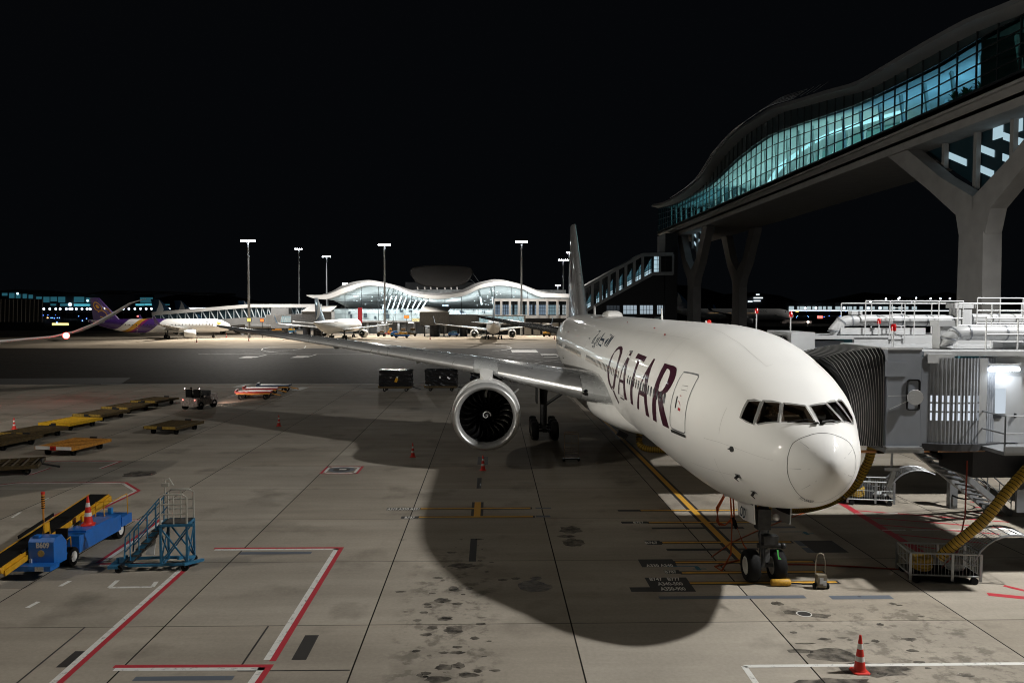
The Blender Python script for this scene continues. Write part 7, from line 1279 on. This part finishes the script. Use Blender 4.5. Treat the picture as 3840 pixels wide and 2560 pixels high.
lamps([z5(x, y) for x, y in ((208, 313), (232, 318), (328, 313), (454, 286), (503, 281), (536, 312), (548, 311), (569, 317), (585, 281), (602, 312), (624, 312), (598, 360), (620, 250), (640, 246), (762, 252), (827, 295), (862, 250), (880, 250), (900, 244), (866, 342), (910, 320), (1030, 244), (1086, 300), (375, 246), (362, 250), (425, 246))]+[(2750+x/2.987, 1080+y/2.987) for x, y in ((708, 327), (720, 313), (833, 312), (842, 324), (951, 311), (1016, 322), (1073, 310), (1196, 310), (1197, 321), (1323, 309), (817, 264), (953, 262), (1038, 263), (1083, 263), (1196, 262), (1260, 268), (1050, 255))], 'taxiway_light', 'small blue light on the dark taxiways', 'light', glow('blue_taxi_lamp', (.10, .22, 1), 9), .26, 0, 'blue taxiway lights', False)
lamps([z5(500, 313), z5(138, 258)], 'taxiway_light', 'amber light on the dark taxiway at far left', 'light', glow('amber_lamp', (1, .45, .12), 5), .5, 0, 'amber taxiway lights', False)
def board(px, py, w, h, col, label, s=2): p = G(px, py, .6); o = thing('taxiway_sign', label, 'sign', (p.x, p.y, 0)); b = MB(); b.box((0, 0, .25+h/2), (w, .3, h)); b.build('lit_face', glow('tsign%d' % int(px), col, s), o); b = MB(); b.box((-w*.35, 0, .12), (.1, .1, .3)); b.box((w*.35, 0, .12), (.1, .1, .3)); b.build('legs', JD, o)
board(634/2.8, 1080+380/2.8, 7.5, .9, (1, .80, .28), 'long lit yellow taxiway sign left of the purple tail'); board(265/2.8, 1080+315/2.8, 3, 1.2, (1, .12, .12), 'lit red taxiway sign at the far left'); board(380+378/2.688, 1100+231/2.688, 3.2, 1.1, (1, .22, .2), 'lit red taxiway sign beside the purple tail'); board(528/2.8, 1080+252/2.8, 6, 1, (1, .62, .1), 'small amber taxiway sign below the road lamps'); board(675/2.8, 1080+252/2.8, 6, 1, (1, .62, .1), 'second amber taxiway sign below the road lamps, further right'); board(2750+970/2.987, 1080+335/2.987, 4.2, 2.2, (1, .16, .12), 'lit red taxiway sign right of the dim wide jet'); board(2750+715/2.987, 1080+266/2.987, 6, 1.2, (1, .62, .1), 'small amber sign under the lit far hall')
FN = thing('blast_fence', 'tall dark slatted blast fence at the far left edge', 'fence'); b = MB(); p, q = AY(-60, 1265-45, 400), AY(158, 1265-45, 400); b.box(((p.x+q.x)/2, 400.4, 7), (q.x-p.x, .2, 11)); b.build('panel', mat('fence_panel', (.05, .048, .044), .7), FN)
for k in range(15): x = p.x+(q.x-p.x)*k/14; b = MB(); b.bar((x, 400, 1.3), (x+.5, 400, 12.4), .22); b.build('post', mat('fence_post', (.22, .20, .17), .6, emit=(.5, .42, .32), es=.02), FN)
# lit hall at the far right, runway-side lamps
HR = thing('distant_hall', 'long low hall lit white beyond the airfield on the right', 'building'); YH = 900; a, c = AY(2958, 1148, YH), AY(3420, 1148, YH); b = MB(); b.box(((a.x+c.x)/2+60, YH+8, 10.5), (c.x-a.x+160, 14, 9)); b.build('body', DKP, HR); b = MB(); b.quad(V((a.x, YH-.2, 5.2)), V((c.x+140, YH-.2, 5.2)), V((c.x+140, YH-.2, 6.3)), V((a.x, YH-.2, 6.3))); b.build('lit_strip', glow('hall_strip', (.85, .95, 1), 1.5), HR); b = MB(); rnd = random.Random(2); x = a.x
while x < c.x: w = rnd.uniform(1.5, 6); b.quad(V((x, YH-.2, 6.9)), V((x+w, YH-.2, 6.9)), V((x+w, YH-.2, 10.4)), V((x, YH-.2, 10.4))); x += w+rnd.uniform(.5, 4)
b.build('lit_bays', glow('hall_bays', (.50, .62, .66), .8), HR); b = MB()
for px in (3020, 3060, 3165, 3256, 3300): b.sphere(AY(px, 1155, YH-2), 1.3, 8, 6)
b.build('lamps', glow('hall_lamps', (.8, .9, 1), 4), HR)
lamps([(2900+x/2.45, 1080+y/2.45) for x, y in ((1035, 99), (1150, 99), (1160, 90), (1312, 92), (1445, 97), (1535, 97), (1622, 96), (893, 128), (1258, 143), (1272, 138), (1298, 148), (1645, 155), (10, 117))], 'distant_lamp', 'bright white lamp on the dark skyline at right', 'lamp', glow('skyline_lamp', (.85, .92, 1), 7), 1.5, 1400, 'skyline lamps at right')
o = thing('distant_tower', 'distant dark block with a few lit windows above the dim wide jet', 'building'); b = MB(); p = AY(2838, 1125, 760); b.box((p.x, 765, 9), (46, 8, 20)); b.build('body', DKP, o); b = MB()
for x, y, w in ((270, 73, 6), (262, 143, 12), (185, 150, 8), (275, 110, 16)): q = AY(2750+x/2.987, 1080+y/2.987, 760); b.box((q.x, 759, q.z), (w*.55, .2, 1.2))
b.build('lit_windows', glow('tower_windows', (.8, .9, 1), 1.3), o)
o = thing('pushback_tractor', 'low pushback tractor with a lamp at the nose of the dim wide jet', 'tractor', tuple(G(2750+700/2.987, 1080+408/2.987))); b = MB(); b.box((0, 0, 1.2), (16, 3, 1.3)); b.box((-5, 0, 2.2), (3, 2.6, .9)); b.build('body', GRT, o); b = MB(); b.sphere((6, -1.7, 1.5), .5, 8, 6); b.build('headlight', glow('headlamp', (1, .9, .8), 4), o)
for x in (-5, 5):
    for y in (-1.3, 1.3): b = MB(); b.cyl((x, y-.2, .7), (x, y+.2, .7), .7, None, 14); b.build('wheel', BLK, o, 40)
hl = MB(); hl.loft([[V((x, 4000, -5)), V((x, 4000, 9.4+h)), V((x, 5200, -5))] for x, h in [(-2900+140*k, max(2, 24+34*sin(k*.7+1)+22*sin(k*1.9)+(40 if 25 < k < 36 else 0))) for k in range(42)]], True, False); struct(hl.build('hills', mat('hill_black', (.012, .013, .014), .9), None, 60), 'dark hills on the far horizon')
# dark sealed asphalt patch on the service road
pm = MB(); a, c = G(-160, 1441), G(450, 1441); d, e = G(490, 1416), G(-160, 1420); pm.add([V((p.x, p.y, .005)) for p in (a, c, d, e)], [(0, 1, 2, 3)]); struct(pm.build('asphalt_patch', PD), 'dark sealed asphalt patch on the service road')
# red light on the neighbour's wing tip
p = AY(248, 1258, 81.5); b = MB(); b.sphere((0, 0, 0), .30, 12, 8); nl = b.build('navigation_light', glow('red_nav_lamp', (1, .06, .05), 30)); nl.location = p; nl.parent = NB; nl.matrix_parent_inverse = NB.matrix_world.inverted()
l = bpy.data.lights.new('navigation_beam', 'POINT'); l.energy = 60; l.color = (1, .03, .02); l.shadow_soft_size = .15; o = bpy.data.objects.new('navigation_beam', l); COL.objects.link(o); o.location = p+V((.1, -.35, .1))
